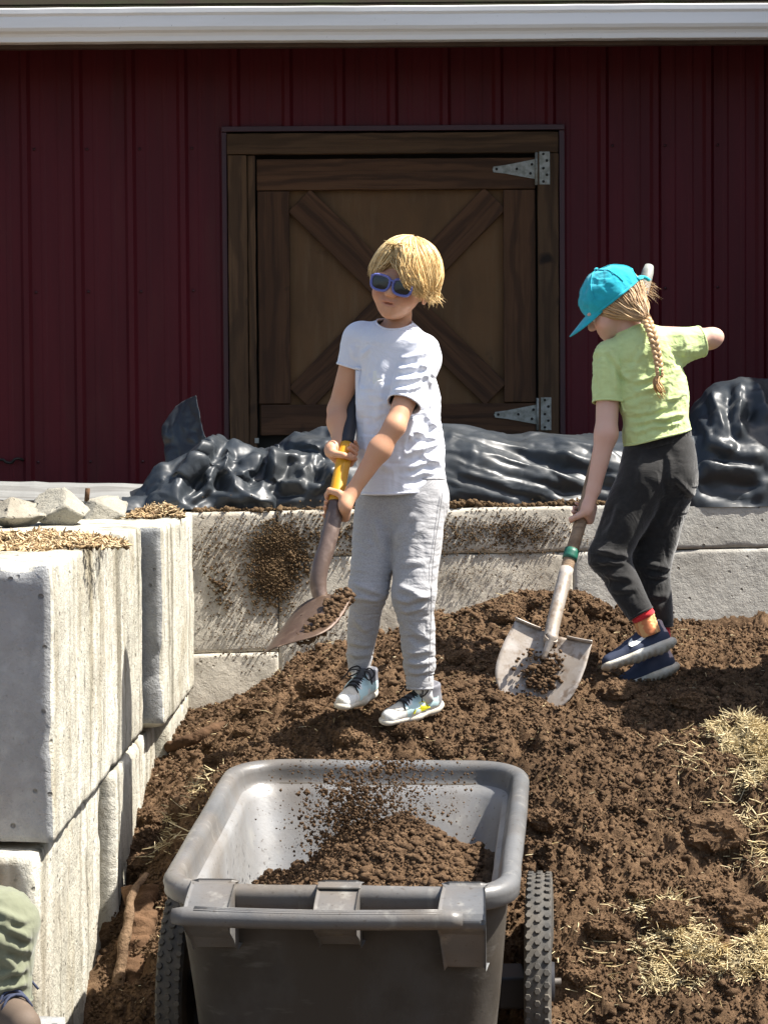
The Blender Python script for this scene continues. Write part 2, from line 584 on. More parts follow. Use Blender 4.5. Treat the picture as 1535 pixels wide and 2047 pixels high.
def m_straw():
    m = Mat('straw', (0.58, 0.48, 0.28), 0.7, spec=0.3)
    m.nl((0.42, 0.30, 0.12), 14, 0.45, 0.66); m.nl((0.66, 0.60, 0.42), 30, 0.52, 0.7)
    return m.done()
M_STRAW = m_straw()
M_MAT = m_simple('matted_straw', (0.36, 0.26, 0.11), 0.9, (0.16, 0.10, 0.045), 30, spec=0.2, bmp=(90, 0.01))
def m_litter():
    m = Mat('leaf_litter', (0.40, 0.28, 0.15), 0.8, spec=0.2)
    m.nl((0.56, 0.44, 0.27), 25, 0.45, 0.6); m.nl((0.16, 0.085, 0.04), 40, 0.52, 0.66)
    return m.done()
M_LITTER = m_litter()

def m_metalpaint():
    m = Mat('maroon_painted_steel', srgb(82, 19, 27), 0.5, spec=0.22)
    m.nl(srgb(66, 16, 22), 2.5, 0.4, 0.7, stretch=(3, 3, 0.4), amt=0.7)
    m.nl(srgb(80, 36, 32), 90, 0.66, 0.74, amt=0.5, detail=2)
    m.nl(srgb(84, 58, 48), 3.0, 0.56, 0.8, stretch=(2.5, 1, 0.5), amt=0.22)
    m.bump(m.noise(260, detail=2), 0.0006, 0.5)
    m.bump(m.noise(4.0, detail=2), 0.004, 0.25)
    return m.done()
M_SIDING = m_metalpaint()
M_TRIM = m_simple('maroon_trim', srgb(62, 18, 24), 0.45, srgb(50, 15, 19), 6)

def m_wood(name, a, b, c, sc=1.0, rough=0.8):
    m = Mat(name, a, rough, spec=0.25, rnd=True)
    w = m.noise(5.5 * sc, stretch=(0.10, 1.0, 1.0), detail=7, rough=0.65, dist=0.6)
    m.layer(b, m.ramp(w, 0.40, 0.62))
    m.nl(c, 60 * sc, 0.5, 0.72, stretch=(0.035, 1, 1), detail=5, amt=0.85)
    rings = m.noise(3.2, stretch=(0.35, 1.3, 1.3), kind='WAVE', dist=9.0)
    m.layer(c, m.ramp(rings, 0.62, 0.95, 0, 0.55))
    m.nl((0.012, 0.008, 0.006), 4.5, 0.70, 0.76, amt=0.9, detail=2)
    m.bump(m.noise(90 * sc, stretch=(0.03, 1, 1), detail=5), 0.003, 0.8)
    return m.done()
M_WOOD = m_wood('weathered_brown_wood', (0.108, 0.052, 0.024), (0.064, 0.031, 0.0145), (0.034, 0.017, 0.009))
M_WOOD2 = m_wood('greyed_brown_wood', (0.118, 0.066, 0.032), (0.070, 0.039, 0.019), (0.037, 0.021, 0.011))
def m_ply():
    m = Mat('stained_plywood', (0.140, 0.075, 0.033), 0.8, spec=0.2)
    m.nl((0.085, 0.050, 0.025), 3, 0.4, 0.68, stretch=(1, 1, 0.5)); m.nl((0.15, 0.094, 0.048), 30, 0.5, 0.7, stretch=(1, 1, 0.12), amt=0.6)
    m.nl((0.05, 0.03, 0.018), 9, 0.64, 0.76, amt=0.7)
    m.bump(m.noise(60, stretch=(1, 1, 0.1)), 0.001, 0.6)
    return m.done()
M_PLY = m_ply()
def m_galv():
    m = Mat('galvanised_steel', (0.34, 0.34, 0.30), 0.6, metal=0.35, spec=0.4)
    m.nl((0.20, 0.20, 0.16), 40, 0.42, 0.65); m.nl((0.14, 0.09, 0.05), 22, 0.6, 0.75, amt=0.8)
    return m.done()
M_GALV = m_galv()
M_SCREW = m_simple('dark_screw', (0.03, 0.027, 0.022), 0.6, metal=0.5)
def m_gut():
    m = Mat('white_gutter_paint', (0.86, 0.86, 0.84), 0.42)
    m.nl((0.70, 0.69, 0.64), 3, 0.45, 0.75, stretch=(0.4, 1, 3), amt=0.7); m.nl((0.30, 0.27, 0.2), 70, 0.72, 0.78, amt=0.6, detail=2)
    m.bump(m.noise(3), 0.004, 0.2)
    return m.done()
M_GUTTER = m_gut()
M_FASCIA = m_simple('brown_fascia', (0.085, 0.052, 0.036), 0.7, (0.05, 0.03, 0.02), 8)
M_ROOF = m_simple('mossy_shingle', (0.022, 0.017, 0.013), 0.95, (0.020, 0.024, 0.012), 5, spec=0.03, bmp=(60, 0.004))

def m_tarp():
    m = Mat('black_polythene', (0.026, 0.032, 0.039), 0.45, spec=0.40)
    m.nl((0.040, 0.042, 0.042), 5, 0.45, 0.75, amt=0.75, detail=8)
    m.nl((0.10, 0.09, 0.07), 60, 0.66, 0.75, amt=0.4, detail=3)
    m.roughness(m.noise(9, detail=5), 0.35, 0.7, 0.36, 0.55)
    def facets(scale):
        v = m.N.new('ShaderNodeTexVoronoi'); v.inputs['Scale'].default_value = scale; m.Lk.new(m.vec, v.inputs['Vector'])
        a = m.N.new('ShaderNodeVectorMath'); a.operation = 'SUBTRACT'; m.Lk.new(m.vec, a.inputs[0]); m.Lk.new(v.outputs['Position'], a.inputs[1])
        c = m.N.new('ShaderNodeVectorMath'); c.operation = 'SUBTRACT'; m.Lk.new(v.outputs['Color'], c.inputs[0]); c.inputs[1].default_value = (0.5, 0.5, 0.5)
        d = m.N.new('ShaderNodeVectorMath'); d.operation = 'DOT_PRODUCT'; m.Lk.new(a.outputs[0], d.inputs[0]); m.Lk.new(c.outputs[0], d.inputs[1])
        return d.outputs['Value']
        m.bump(m.noise(60, detail=3), 0.002, 0.3)
    return m.done()
M_TARP = m_tarp()

def m_mud_shade():
    m = Mat('shaded_muddy_plastic', (0.055, 0.046, 0.036), 0.7, spec=0.25)  # mud brown, darkened further so the outer wall's shade is in the colour
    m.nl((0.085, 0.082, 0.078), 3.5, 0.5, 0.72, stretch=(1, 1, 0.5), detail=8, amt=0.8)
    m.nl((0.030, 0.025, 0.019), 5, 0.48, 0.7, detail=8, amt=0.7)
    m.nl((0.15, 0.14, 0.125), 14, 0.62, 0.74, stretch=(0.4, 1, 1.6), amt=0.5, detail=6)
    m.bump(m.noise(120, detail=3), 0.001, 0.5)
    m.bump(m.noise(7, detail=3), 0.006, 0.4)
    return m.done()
M_MUD_SHADE = m_mud_shade()
def m_cart():
    m = Mat('grey_moulded_plastic', (0.090, 0.093, 0.096), 0.36, spec=0.5)
    m.nl((0.15, 0.15, 0.15), 3.0, 0.38, 0.7, stretch=(1.4, 1.4, 0.5), detail=8)
    m.nl((0.12, 0.092, 0.062), 2.6, 0.46, 0.68, amt=0.65, detail=9)
    m.nl((0.30, 0.29, 0.26), 26, 0.58, 0.74, stretch=(1, 1, 0.15), amt=0.5, detail=4)
    m.nl((0.055, 0.042, 0.030), 90, 0.64, 0.72, amt=0.6, detail=2)
    m.roughness(m.noise(6, detail=6), 0.35, 0.7, 0.34, 0.62)
    m.bump(m.noise(120, detail=3), 0.0008, 0.5)
    m.bump(m.noise(8, detail=3, stretch=(1, 1, 0.4)), 0.004, 0.25)
    return m.done()
M_CART = m_cart()
M_CART_PALE = m_cart(); M_CART_PALE.name = 'pale_grey_plastic'
for n_ in M_CART_PALE.node_tree.nodes:
    if n_.type == 'RGB': n_.outputs[0].default_value = (0.24, 0.245, 0.25, 1)  # same plastic with a paler base, for the inside of the tub
M_RUBBER = m_simple('dusty_rubber', (0.055, 0.054, 0.052), 0.75, (0.12, 0.105, 0.085), 11, spec=0.3)
M_STEEL = m_simple('worn_steel', (0.18, 0.165, 0.15), 0.5, (0.09, 0.07, 0.055), 20, metal=0.6)

def m_blade(name, a, b, c, metal=0.25, rough=0.5):
    m = Mat(name, a, rough, metal, spec=0.4)
    m.nl(b, 12, 0.42, 0.62, detail=8); m.nl(c, 34, 0.52, 0.68, detail=6, amt=0.9)
    m.nl((0.075, 0.046, 0.027), 9, 0.54, 0.64, amt=0.9, detail=8)
    m.bump(m.noise(60, detail=5), 0.001, 0.7)
    return m.done()
M_BLADE_RUST = m_blade('rusty_blade', (0.10, 0.064, 0.043), (0.078, 0.046, 0.031), (0.15, 0.10, 0.07))
M_BLADE_WORN = m_blade('worn_blade', (0.34, 0.29, 0.24), (0.46, 0.42, 0.38), (0.22, 0.16, 0.11))
M_SHAFT_STEEL = m_blade('brown_painted_shaft', (0.15, 0.105, 0.085), (0.12, 0.082, 0.068), (0.22, 0.16, 0.13), 0.2, 0.34)
M_SHAFT_WOOD = m_wood('dusty_ash_shaft', (0.31, 0.22, 0.145), (0.23, 0.155, 0.10), (0.17, 0.11, 0.07), 2.0, 0.7)
M_YELLOW = m_simple('yellow_fibreglass', (0.72, 0.36, 0.015), 0.42, (0.62, 0.30, 0.012), 25)
M_GRIPBLACK = m_simple('black_grip', (0.022, 0.022, 0.026), 0.5)
M_GREEN = m_simple('green_collar', (0.018, 0.13, 0.085), 0.45, (0.012, 0.09, 0.06), 40)
M_GREYGRIP = m_simple('worn_grey_shaft_end', (0.30, 0.31, 0.28), 0.5, (0.16, 0.155, 0.13), 30)
M_BARK = m_simple('bare_root_wood', (0.19, 0.125, 0.075), 0.9, (0.09, 0.055, 0.032), 26, bmp=(70, 0.012), spec=0.2)
M_BARKDARK = m_simple('dirty_root_bark', (0.13, 0.075, 0.042), 0.95, (0.06, 0.035, 0.02), 14, bmp=(40, 0.01), spec=0.15)

def m_skin(name, base, red):
    m = Mat(name, base, 0.52, spec=0.4)
    m.nl(red, 16, 0.42, 0.7, amt=0.6)
    m.vcol('MULTIPLY')
    m.b.inputs['Subsurface Weight'].default_value = 0.12
    m.b.inputs['Subsurface Radius'].default_value = (0.012, 0.005, 0.003)
    m.b.inputs['Subsurface Scale'].default_value = 0.5
    m.bump(m.noise(320, detail=2), 0.0004, 0.5)
    return m.done()
M_SKIN_TAN = m_skin('tanned_skin', (0.60, 0.33, 0.20), (0.60, 0.28, 0.16))
M_SKIN_FAIR = m_skin('fair_skin', (0.66, 0.42, 0.33), (0.66, 0.36, 0.27))

def m_cloth(name, base, var, weave=700, rough=0.9, mott=0.6, sheen=0.2, vs=120, fold=0.0):
    m = Mat(name, base, rough, spec=0.2)
    m.nl(var, vs, 0.40, 0.68, amt=mott, detail=3)
    m.b.inputs['Sheen Weight'].default_value = sheen
    m.nl((0.16, 0.11, 0.07), 6, 0.60, 0.76, amt=0.22, detail=7)
    if fold:
        m.bump(m.noise(9, detail=3, stretch=(1, 1, 1.6), dist=1.6), 0.03, fold)
    m.bump(m.noise(weave, detail=2), 0.0006, 0.6)
    return m.done()
M_WHITE = m_cloth('white_cotton', (0.73, 0.75, 0.82), (0.69, 0.71, 0.78), mott=0.4, fold=0.2, vs=30)
M_GREYCLOTH = m_cloth('heather_grey_jersey', (0.42, 0.42, 0.43), (0.30, 0.30, 0.31), mott=0.9, fold=0.25, vs=300)
M_LIME = m_cloth('pale_lime_cotton', (0.56, 0.68, 0.31), (0.50, 0.61, 0.27), mott=0.5, fold=0.3, vs=30)
M_BLACKCLOTH = m_cloth('faded_black_fleece', (0.016, 0.0155, 0.0155), (0.025, 0.024, 0.023), mott=0.8, sheen=0.35, fold=0.15, vs=80)
M_OLIVE = m_cloth('olive_trouser_cotton', (0.17, 0.18, 0.12), (0.14, 0.15, 0.10), mott=0.4, fold=0.1, vs=40)
M_CAP = m_cloth('turquoise_cotton', (0.02, 0.42, 0.52), (0.015, 0.33, 0.43), mott=0.6, fold=0.1, vs=50)
M_SOCKRED = m_cloth('red_knit', (0.72, 0.035, 0.045), (0.6, 0.03, 0.04))
def m_sock():
    m = Mat('tan_striped_knit', (0.72, 0.42, 0.19), 0.9, spec=0.2)
    w = m.noise(22, stretch=(0.25, 1, 1), kind='WAVE', dist=3.0)
    m.layer((0.62, 0.16, 0.07), m.ramp(w, 0.6, 0.9, 0, 0.7))
    m.bump(w, 0.004, 0.6)
    return m.done()
M_SOCKTAN = m_sock()
M_SOCKWHITE = m_cloth('white_knit', (0.74, 0.74, 0.72), (0.6, 0.59, 0.56))
def m_vc(name, rough=0.6, spec=0.4):
    m = Mat(name, (1, 1, 1), rough, spec=spec); m.vcol('MULTIPLY')
    m.nl((0.20, 0.14, 0.09), 28, 0.60, 0.78, amt=0.45, detail=6)
    m.bump(m.noise(400, detail=2), 0.0006, 0.5)
    return m.done()
M_SHOE = m_vc('shoe_fabric', 0.75)
M_SOLE = m_simple('dirty_white_foam', (0.70, 0.68, 0.60), 0.7, (0.42, 0.36, 0.27), 22, bmp=(200, 0.001))
M_LACE = m_simple('black_lace', (0.012, 0.012, 0.013), 0.8)
M_YELLOWMARK = m_simple('yellow_mark', (0.80, 0.78, 0.03), 0.5)
M_WHITEMARK = m_simple('white_mark', (0.78, 0.79, 0.76), 0.5)
M_NAVY = m_simple('navy_knit', (0.022, 0.030, 0.062), 0.8, (0.035, 0.045, 0.085), 60, bmp=(500, 0.001))
M_OUTSOLE = m_simple('muddy_outsole', (0.20, 0.155, 0.105), 0.85, (0.07, 0.045, 0.028), 18, bmp=(60, 0.003))
M_BROWNSHOE = m_simple('tan_suede', (0.27, 0.20, 0.14), 0.9, (0.22, 0.16, 0.11), 40)
M_ORANGE = m_simple('orange_trim', (0.75, 0.17, 0.05), 0.7)
M_LAVENDER = m_simple('lavender_frame', (0.13, 0.15, 0.42), 0.4, spec=0.5)
M_LENS = m_simple('dark_lens', (0.012, 0.012, 0.014), 0.06, spec=0.7)
M_EYE = m_simple('eye_white', (0.75, 0.73, 0.70), 0.2)
M_IRIS = m_simple('iris_dark', (0.05, 0.04, 0.035), 0.2)
def m_hair(name):
    m = Mat(name, (1, 1, 1), 0.42, spec=0.45); m.vcol('MULTIPLY')
    m.bump(m.noise(160, detail=3), 0.002, 0.4)
    m.b.inputs['Anisotropic'].default_value = 0.4
    return m.done()
M_HAIR = m_hair('hair')
M_HAIRTIE = m_simple('green_hair_tie', (0.17, 0.62, 0.16), 0.7)
# ================================================================ setting: ground, heap, walls, barn
def wall_z(py, Y, px=767):
    return P(px, py, Y)[2]

# --- flat yard that reaches the horizon
gv = [(-400, -200, -0.02), (400, -200, -0.02), (400, 900, -0.02), (-400, 900, -0.02)]
M_YARD = m_simple('yard_earth', (0.07, 0.055, 0.04), 0.95, (0.05, 0.04, 0.028), 1.5, spec=0.1, bmp=(8, 0.03))
tag(mk('ground', gv, [(0, 1, 2, 3)], M_YARD, smooth=False), kind='structure')

# --- compost heap as a height field: control points measured on the photograph
ctrl = []
for (px, py, Y) in [
    (335, 1490, 6.9), (300, 1600, 6.38), (265, 1750, 5.93), (240, 1850, 5.65), (195, 2047, 5.2),
    (390, 1440, 7.35), (470, 1405, 7.4), (555, 1345, 7.4), (640, 1310, 7.3), (560, 1400, 6.9), (480, 1460, 6.5),
    (700, 1425, 6.0), (830, 1440, 5.9), (760, 1360, 6.4), (900, 1395, 6.1),
    (880, 1270, 7.2), (960, 1225, 7.15), (1060, 1200, 7.1), (1140, 1196, 7.1), (1210, 1225, 7.15), (1290, 1262, 7.3),
    (1380, 1268, 7.6), (1470, 1268, 7.65), (1560, 1262, 7.7), (1100, 1200, 7.5), (960, 1230, 7.6), (800, 1262, 7.6), (680, 1300, 7.6),
    (1060, 1415, 6.2), (1190, 1372, 6.38), (1290, 1372, 6.46), (1350, 1300, 6.8), (1190, 1405, 6.25),
    (1340, 1400, 6.25), (1450, 1420, 6.15), (1540, 1400, 6.2), (1440, 1330, 6.7), (1535, 1330, 6.7),
    (600, 1480, 6.0), (480, 1520, 5.95), (400, 1600, 5.75), (900, 1480, 5.85), (1080, 1500, 5.8),
    (1120, 1640, 5.55), (1150, 1800, 5.35), (1150, 2000, 5.15), (1300, 1600, 5.68), (1300, 1800, 5.4), (1300, 2030, 5.15),
    (1480, 1560, 5.75), (1480, 1750, 5.5), (1500, 1950, 5.25), (1400, 1480, 5.9)]:
    ctrl.append(P(px, py, Y))
ctrl += [np.array(v) for v in [(-0.2, 5.45, 0.45), (0.05, 5.45, 0.5), (0.2, 5.4, 0.42), (-0.5, 5.0, 0.12), (-0.3, 4.9, 0.05), (0.0, 4.9, 0.05), (0.3, 4.95, 0.08), (0.6, 4.9, 0.08),
         (-0.5, 4.4, 0.0), (0.0, 4.4, 0.0), (0.6, 4.4, 0.0), (1.2, 4.4, 0.0), (1.0, 4.9, 0.05), (1.6, 5.0, 0.1), (1.6, 5.7, 0.5), (1.6, 6.5, 0.85), (1.6, 7.6, 0.95),
         (-0.9, 5.0, 0.1), (-0.9, 6.0, 0.4), (-0.9, 7.0, 0.6), (-0.2, 3.6, 0), (1.2, 3.6, 0), (-0.9, 4.2, 0)]]
ctrl = np.array(ctrl)
_A = ctrl[:, :2]
def _phi(r): return np.sqrt(r * r + 0.12 ** 2)
_K = _phi(np.linalg.norm(_A[:, None] - _A[None], axis=2))
_Wt = np.linalg.solve(np.block([[_K - 0.012 * np.eye(len(_A)), np.ones((len(_A), 1))], [np.ones((1, len(_A))), np.zeros((1, 1))]]), np.append(ctrl[:, 2], 0))
def heap_base(x, y):
    p = np.stack([x, y], -1).reshape(-1, 2)
    out = np.empty(len(p))
    for i in range(0, len(p), 20000):
        q = p[i:i + 20000]
        out[i:i + 20000] = _phi(np.linalg.norm(q[:, None] - _A[None], axis=2)) @ _Wt[:-1] + _Wt[-1]
    return out.reshape(np.shape(x))
def heap_noise(x, y):
    p = np.stack([x, y], -1)
    big = fbm(p * 5.0, 3, seed=3) * 0.042
    w = p + 0.03 * np.stack([vnoise(p * 14, 40), vnoise(p * 14, 41)], -1)
    cl = fbm(w * 15.0, 3, seed=9, ridged=True)
    lump = np.maximum(cl, -0.25) * 0.017
    hole = -np.maximum(fbm(p * 9.0, 2, seed=21) - 0.28, 0) * 0.13
    fine = fbm(p * 46, 3, seed=30, gain=0.7) * 0.014 + np.maximum(fbm(p * 95, 2, seed=35, gain=0.7), -0.2) * 0.010
    am = 0.75 + 0.5 * (vnoise(p * 3, 50) + 0.4)
    return big + lump * am + hole + fine * (0.8 + 0.5 * am)
def heap_z(x, y):
    x = np.asarray(x, float); y = np.asarray(y, float)
    return np.maximum(heap_base(x, y) + heap_noise(x, y), -0.05)

gx = np.arange(-0.95, 1.75, 0.0058)
gy = np.concatenate([np.arange(3.6, 4.9, 0.02), np.arange(4.9, 7.95, 0.0058)])
GX, GY = np.meshgrid(gx, gy, indexing='ij')
GZ = heap_z(GX, GY)
# overhangs: push lumps sideways a little so that crumbs cast real shadows
off = np.stack([fbm(np.stack([GX, GY], -1) * 30, 2, seed=61), fbm(np.stack([GX, GY], -1) * 30, 2, seed=63)], -1) * 0.007
V = np.stack([GX + off[..., 0], GY + off[..., 1], GZ], -1).reshape(-1, 3)
nx_, ny_ = GX.shape
ii = np.arange(nx_ * ny_).reshape(nx_, ny_)
Q = np.stack([ii[:-1, :-1], ii[1:, :-1], ii[1:, 1:], ii[:-1, 1:]], -1).reshape(-1, 4)
heap = mk('compost_heap', V, Q, M_SOIL)
tag(heap, 'wide heap of dark brown crumbly compost filling the concrete bay', 'compost heap')

# --- concrete blocks
def rough_block(lo, hi, r=0.012, cell=0.025, amp=0.004, seed=0, chip=0.010, yaw=0.0, shear=0.0):
    lo = np.array(lo, float); hi = np.array(hi, float); c = (lo + hi) / 2; hs = (hi - lo) / 2
    n = np.maximum(2, np.round((hi - lo) / cell).astype(int))
    Vs = []; Fs = []; o = 0
    ax = [np.linspace(-1, 1, n[i] + 1) for i in range(3)]
    for a in range(3):
        u, v = (a + 1) % 3, (a + 2) % 3
        for sgn in (-1, 1):
            g = np.zeros((n[u] + 1, n[v] + 1, 3)); g[..., a] = sgn
            g[..., u] = ax[u][:, None]; g[..., v] = ax[v][None, :]
            Vs.append(g.reshape(-1, 3) * hs)
            k = np.arange((n[u] + 1) * (n[v] + 1)).reshape(n[u] + 1, n[v] + 1) + o
            q = np.stack([k[:-1, :-1], k[1:, :-1], k[1:, 1:], k[:-1, 1:]], -1).reshape(-1, 4)
            Fs.append(q if sgn > 0 else q[:, ::-1]); o += g.shape[0] * g.shape[1]
    V = np.concatenate(Vs); Q = np.concatenate(Fs)
    # weld by position
    key = np.round(V / 1e-5).astype(np.int64)
    _, first, inv = np.unique(key, axis=0, return_index=True, return_inverse=True)
    V = V[first]; Q = inv.reshape(-1)[Q]
    wp = V + c
    rr = r * (1 + 1.2 * np.maximum(0, fbm(wp * 14, 3, seed=seed + 5))) + chip * np.maximum(0, fbm(wp * 9, 2, seed=seed + 7) - 0.15) * 4
    inner = np.maximum(hs - rr[:, None], 0.001)
    q = np.clip(V, -inner, inner); d = V - q; l = np.linalg.norm(d, axis=1, keepdims=True)
    V = q + d / np.maximum(l, 1e-9) * rr[:, None]
    nrm = d / np.maximum(l, 1e-9)
    V = V + nrm * (fbm(wp * 11, 4, seed=seed) * amp)[:, None]
    if shear: V[:, 1] += shear * (V[:, 0] - hs[0]) * (V[:, 1] < 0)      # skewed end face
    if yaw:
        cs, sn = math.cos(yaw), math.sin(yaw)
        V = np.stack([V[:, 0] * cs - V[:, 1] * sn, V[:, 0] * sn + V[:, 1] * cs, V[:, 2]], 1)
    return V + c, Q

TOPZ = 1.345
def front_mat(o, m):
    """cleaner grey end face of a block, darkened to carry its shade"""
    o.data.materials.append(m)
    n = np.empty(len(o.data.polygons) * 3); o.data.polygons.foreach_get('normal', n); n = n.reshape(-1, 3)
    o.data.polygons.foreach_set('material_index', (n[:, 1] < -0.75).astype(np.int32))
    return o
LW = thing('concrete_block_wall', (-1.0, 5.8, 0.12), 'streaked pale concrete block wall along the left side of the compost bay', 'wall')
# upper course
fx = P(105, 1400, 4.64)[0]
V, Q = rough_block((fx - 0.62, 4.64, 0.742), (fx, 6.39, TOPZ), seed=1, r=0.008, amp=0.006, shear=-0.17, chip=0.02, cell=0.018)
front_mat(mk('block', V, Q, M_CONC, LW), M_CONC_FRONT)
fx2 = P(326, 1250, 6.42)[0]
V, Q = rough_block((fx2 - 0.62, 6.412, 0.745), (fx2, 7.475, TOPZ - 0.004), seed=2, r=0.008, amp=0.006, chip=0.018, cell=0.018, shear=-0.15)
front_mat(mk('block', V, Q, M_CONC, LW), M_CONC_FRONT)
# lower course
fx3 = P(73, 1760, 4.59)[0]
V, Q = rough_block((fx3 - 0.62, 4.57, 0.125), (fx3, 5.62, 0.728), seed=3, r=0.010, amp=0.006, shear=-0.17, chip=0.02, cell=0.018)
mk('block', V, Q, M_CONC, LW)
V, Q = rough_block((fx3 - 0.56, 5.60, 0.10), (fx3 - 0.045, 5.74, 0.72), seed=14, r=0.02, amp=0.03, cell=0.02)
mk('mortar_gap', V, Q, M_RUBBLE, LW)
fx4 = -0.708
V, Q = rough_block((fx4 - 0.62, 5.715, 0.12), (fx4, 6.72, 0.731), seed=4, r=0.008, amp=0.005, chip=0.015)
mk('block', V, Q, M_CONC, LW)
V, Q = rough_block((fx2 - 0.60, 6.735, 0.12), (-0.672, 7.47, 0.735), seed=5, r=0.014, amp=0.005)
mk('block', V, Q, M_CONC, LW)

# back retaining wall, turned a little so that the sun grazes it
YB0, YAWB = 7.49, math.radians(13)
def back_y(x): return YB0 + (x + 0.66) * math.tan(YAWB)
BW = thing('retaining_wall', (0.3, 7.8, 0.12), 'stained concrete retaining wall behind the children with soil splashed on it', 'wall')
def back_block(x0, x1, z0, z1, seed, m, out=0.0, amp=0.007):
    L = (x1 - x0) / math.cos(YAWB); xm = (x0 + x1) / 2; ym = back_y(xm)
    V, Q = rough_block((-L / 2, -out, z0), (L / 2, 0.6, z1), seed=seed, r=0.0025, amp=amp * 0.45, cell=0.015, chip=0.010)
    cs, sn = math.cos(YAWB), math.sin(YAWB)
    W = np.stack([V[:, 0] * cs - V[:, 1] * sn + xm, V[:, 0] * sn + V[:, 1] * cs + ym, V[:, 2]], 1)
    return mk('block', W, Q, m, BW)
xj = P(556, 1150, 7.55)[0]
xj2 = P(1150, 1150, 7.7)[0]
zg = P(1200, 1106, 7.7)[2]
zg2 = P(480, 1306, 7.5)[2]
back_block(-1.25, xj - 0.0015, zg2 + 0.001, TOPZ - 0.002, 21, M_CONC_BACK)
back_block(-1.25, xj - 0.0015, 0.1, zg2 - 0.001, 22, M_CONC_BACK, 0.006)
back_block(xj + 0.0015, xj2 - 0.001, zg + 0.0006, TOPZ, 23, M_CONC_BACK, 0.004, 0.008)
back_block(xj + 0.0015, xj2 - 0.001, 0.1, zg - 0.0006, 24, M_CONC_BACK, 0.0)
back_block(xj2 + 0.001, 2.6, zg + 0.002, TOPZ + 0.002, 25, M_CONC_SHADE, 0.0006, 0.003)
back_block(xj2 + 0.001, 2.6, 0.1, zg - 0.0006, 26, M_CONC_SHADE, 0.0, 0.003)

# unseen right wall of the bay, top block added to throw shade on the heap
RW = thing('bay_shade_wall', (1.7, 6.6, 0.1), 'grey concrete block wall beside the compost bay, unseen and stacked up for its shade', 'wall')
for (y0, y1, z0, z1, sd) in [(5.9, 7.3, 0.10, 0.735, 31), (6.02, 6.75, 0.74, 1.345, 32), (5.92, 6.52, 1.35, 2.02, 33)]:
    V, Q = rough_block((1.42, y0, z0), (2.0, y1, z1), seed=sd, cell=0.05)
    mk('block', V, Q, M_CONC_FRONT, RW)

# terrace between the retaining wall and the barn
tx = np.linspace(-2.4, 2.8, 160); ty = np.linspace(0, 1, 60)
TX, TT = np.meshgrid(tx, ty, indexing='ij')
TY = (np.array([back_y(v) for v in tx]) + 0.3)[:, None] * (1 - TT) + 10.2 * TT
TZ = 1.315 + 0.03 * TT + 0.018 * fbm(np.stack([TX, TY], -1) * 9, 4, seed=70)
ii = np.arange(TX.size).reshape(TX.shape)
tag(mk('terrace_ground', np.stack([TX, TY, TZ], -1).reshape(-1, 3), np.stack([ii[:-1, :-1], ii[1:, :-1], ii[1:, 1:], ii[:-1, 1:]], -1).reshape(-1, 4), M_DRYSOIL), kind='structure')
# earth fill behind the left wall
ex = np.linspace(-3.2, -1.25, 40); ey = np.linspace(4.4, 8.2, 80)
EX, EY = np.meshgrid(ex, ey, indexing='ij')
EZ = 1.20 + 0.05 * fbm(np.stack([EX, EY], -1) * 3, 4, seed=71) - 1.3 * np.clip((4.9 - EY) / 0.5, 0, 1)
ii = np.arange(EX.size).reshape(EX.shape)
tag(mk('bank_ground', np.stack([EX, EY, EZ], -1).reshape(-1, 3), np.stack([ii[:-1, :-1], ii[1:, :-1], ii[1:, 1:], ii[:-1, 1:]], -1).reshape(-1, 4), M_DRYSOIL), kind='structure')

# ---------------------------------------------------------------- barn
YW = 9.6
BARN = thing('barn', (0, YW, 1.33), 'maroon ribbed metal barn with white gutter above a dark hatch door', 'barn')
PITCHX = 0.2286
rib0 = P(157, 400, YW)[0]
z_lo = P(200, 972, YW)[2]; z_hi = P(767, 60, YW)[2] + 0.22
dz_top = P(767, 256, YW)[2]
dxl = P(448, 600, YW)[0]; dxr = P(1127, 600, YW)[0]
def rib_profile(x0, x1):
    """(x, depth) of the sheet from x0 to x1; ribs stand towards the viewer"""
    pts = [(x0, 0.0)]
    k0 = math.floor((x0 - rib0) / PITCHX) - 1
    for k in range(k0, k0 + int((x1 - x0) / PITCHX) + 4):
        c = rib0 + k * PITCHX
        for (q, h) in [(-0.025, 0), (-0.0105, 0.016), (0.0105, 0.016), (0.025, 0)]: pts.append((c + q, h))
        for s in (1 / 3, 2 / 3):
            for (q, h) in [(-0.013, 0), (-0.006, 0.0024), (0.006, 0.0024), (0.013, 0)]: pts.append((c + s * PITCHX + q, h))
    pts = sorted(p for p in pts if x0 <= p[0] <= x1)
    pts.append((x1, 0.0))
    return pts
def siding(x0, x1, z0, z1, lift=0.0):
    pr = rib_profile(x0, x1); n = len(pr); zs = np.linspace(z0, z1, 6)
    V = []; Fc = []
    for z in zs:
        for (x, h) in pr: V.append((x, YW - h - lift + 0.0015 * math.sin(z * 2.1 + x * 3), z))
    for j in range(len(zs) - 1):
        for i in range(n - 1):
            a = j * n + i
            Fc.append((a, a + 1, a + n + 1, a + n))
    return mk('siding_sheet', V, Fc, M_SIDING, BARN, smooth=False, solid=-0.001)
e0 = rib0 - PITCHX / 2 - 0.9144 * 2
xs = [e0 + 0.9144 * k for k in range(8)]
for k in range(7):
    a, b = xs[k], xs[k + 1]
    lift = 0.0012 * (k % 2)
    if b <= dxl or a >= dxr: siding(a, b + 0.02, z_lo, z_hi, lift)
    else:
        if a < dxl: siding(a, dxl, z_lo, z_hi, lift)
        siding(max(a, dxl), min(b + 0.02, dxr), dz_top, z_hi, lift)
        if b > dxr: siding(dxr, b + 0.02, z_lo, z_hi, lift)
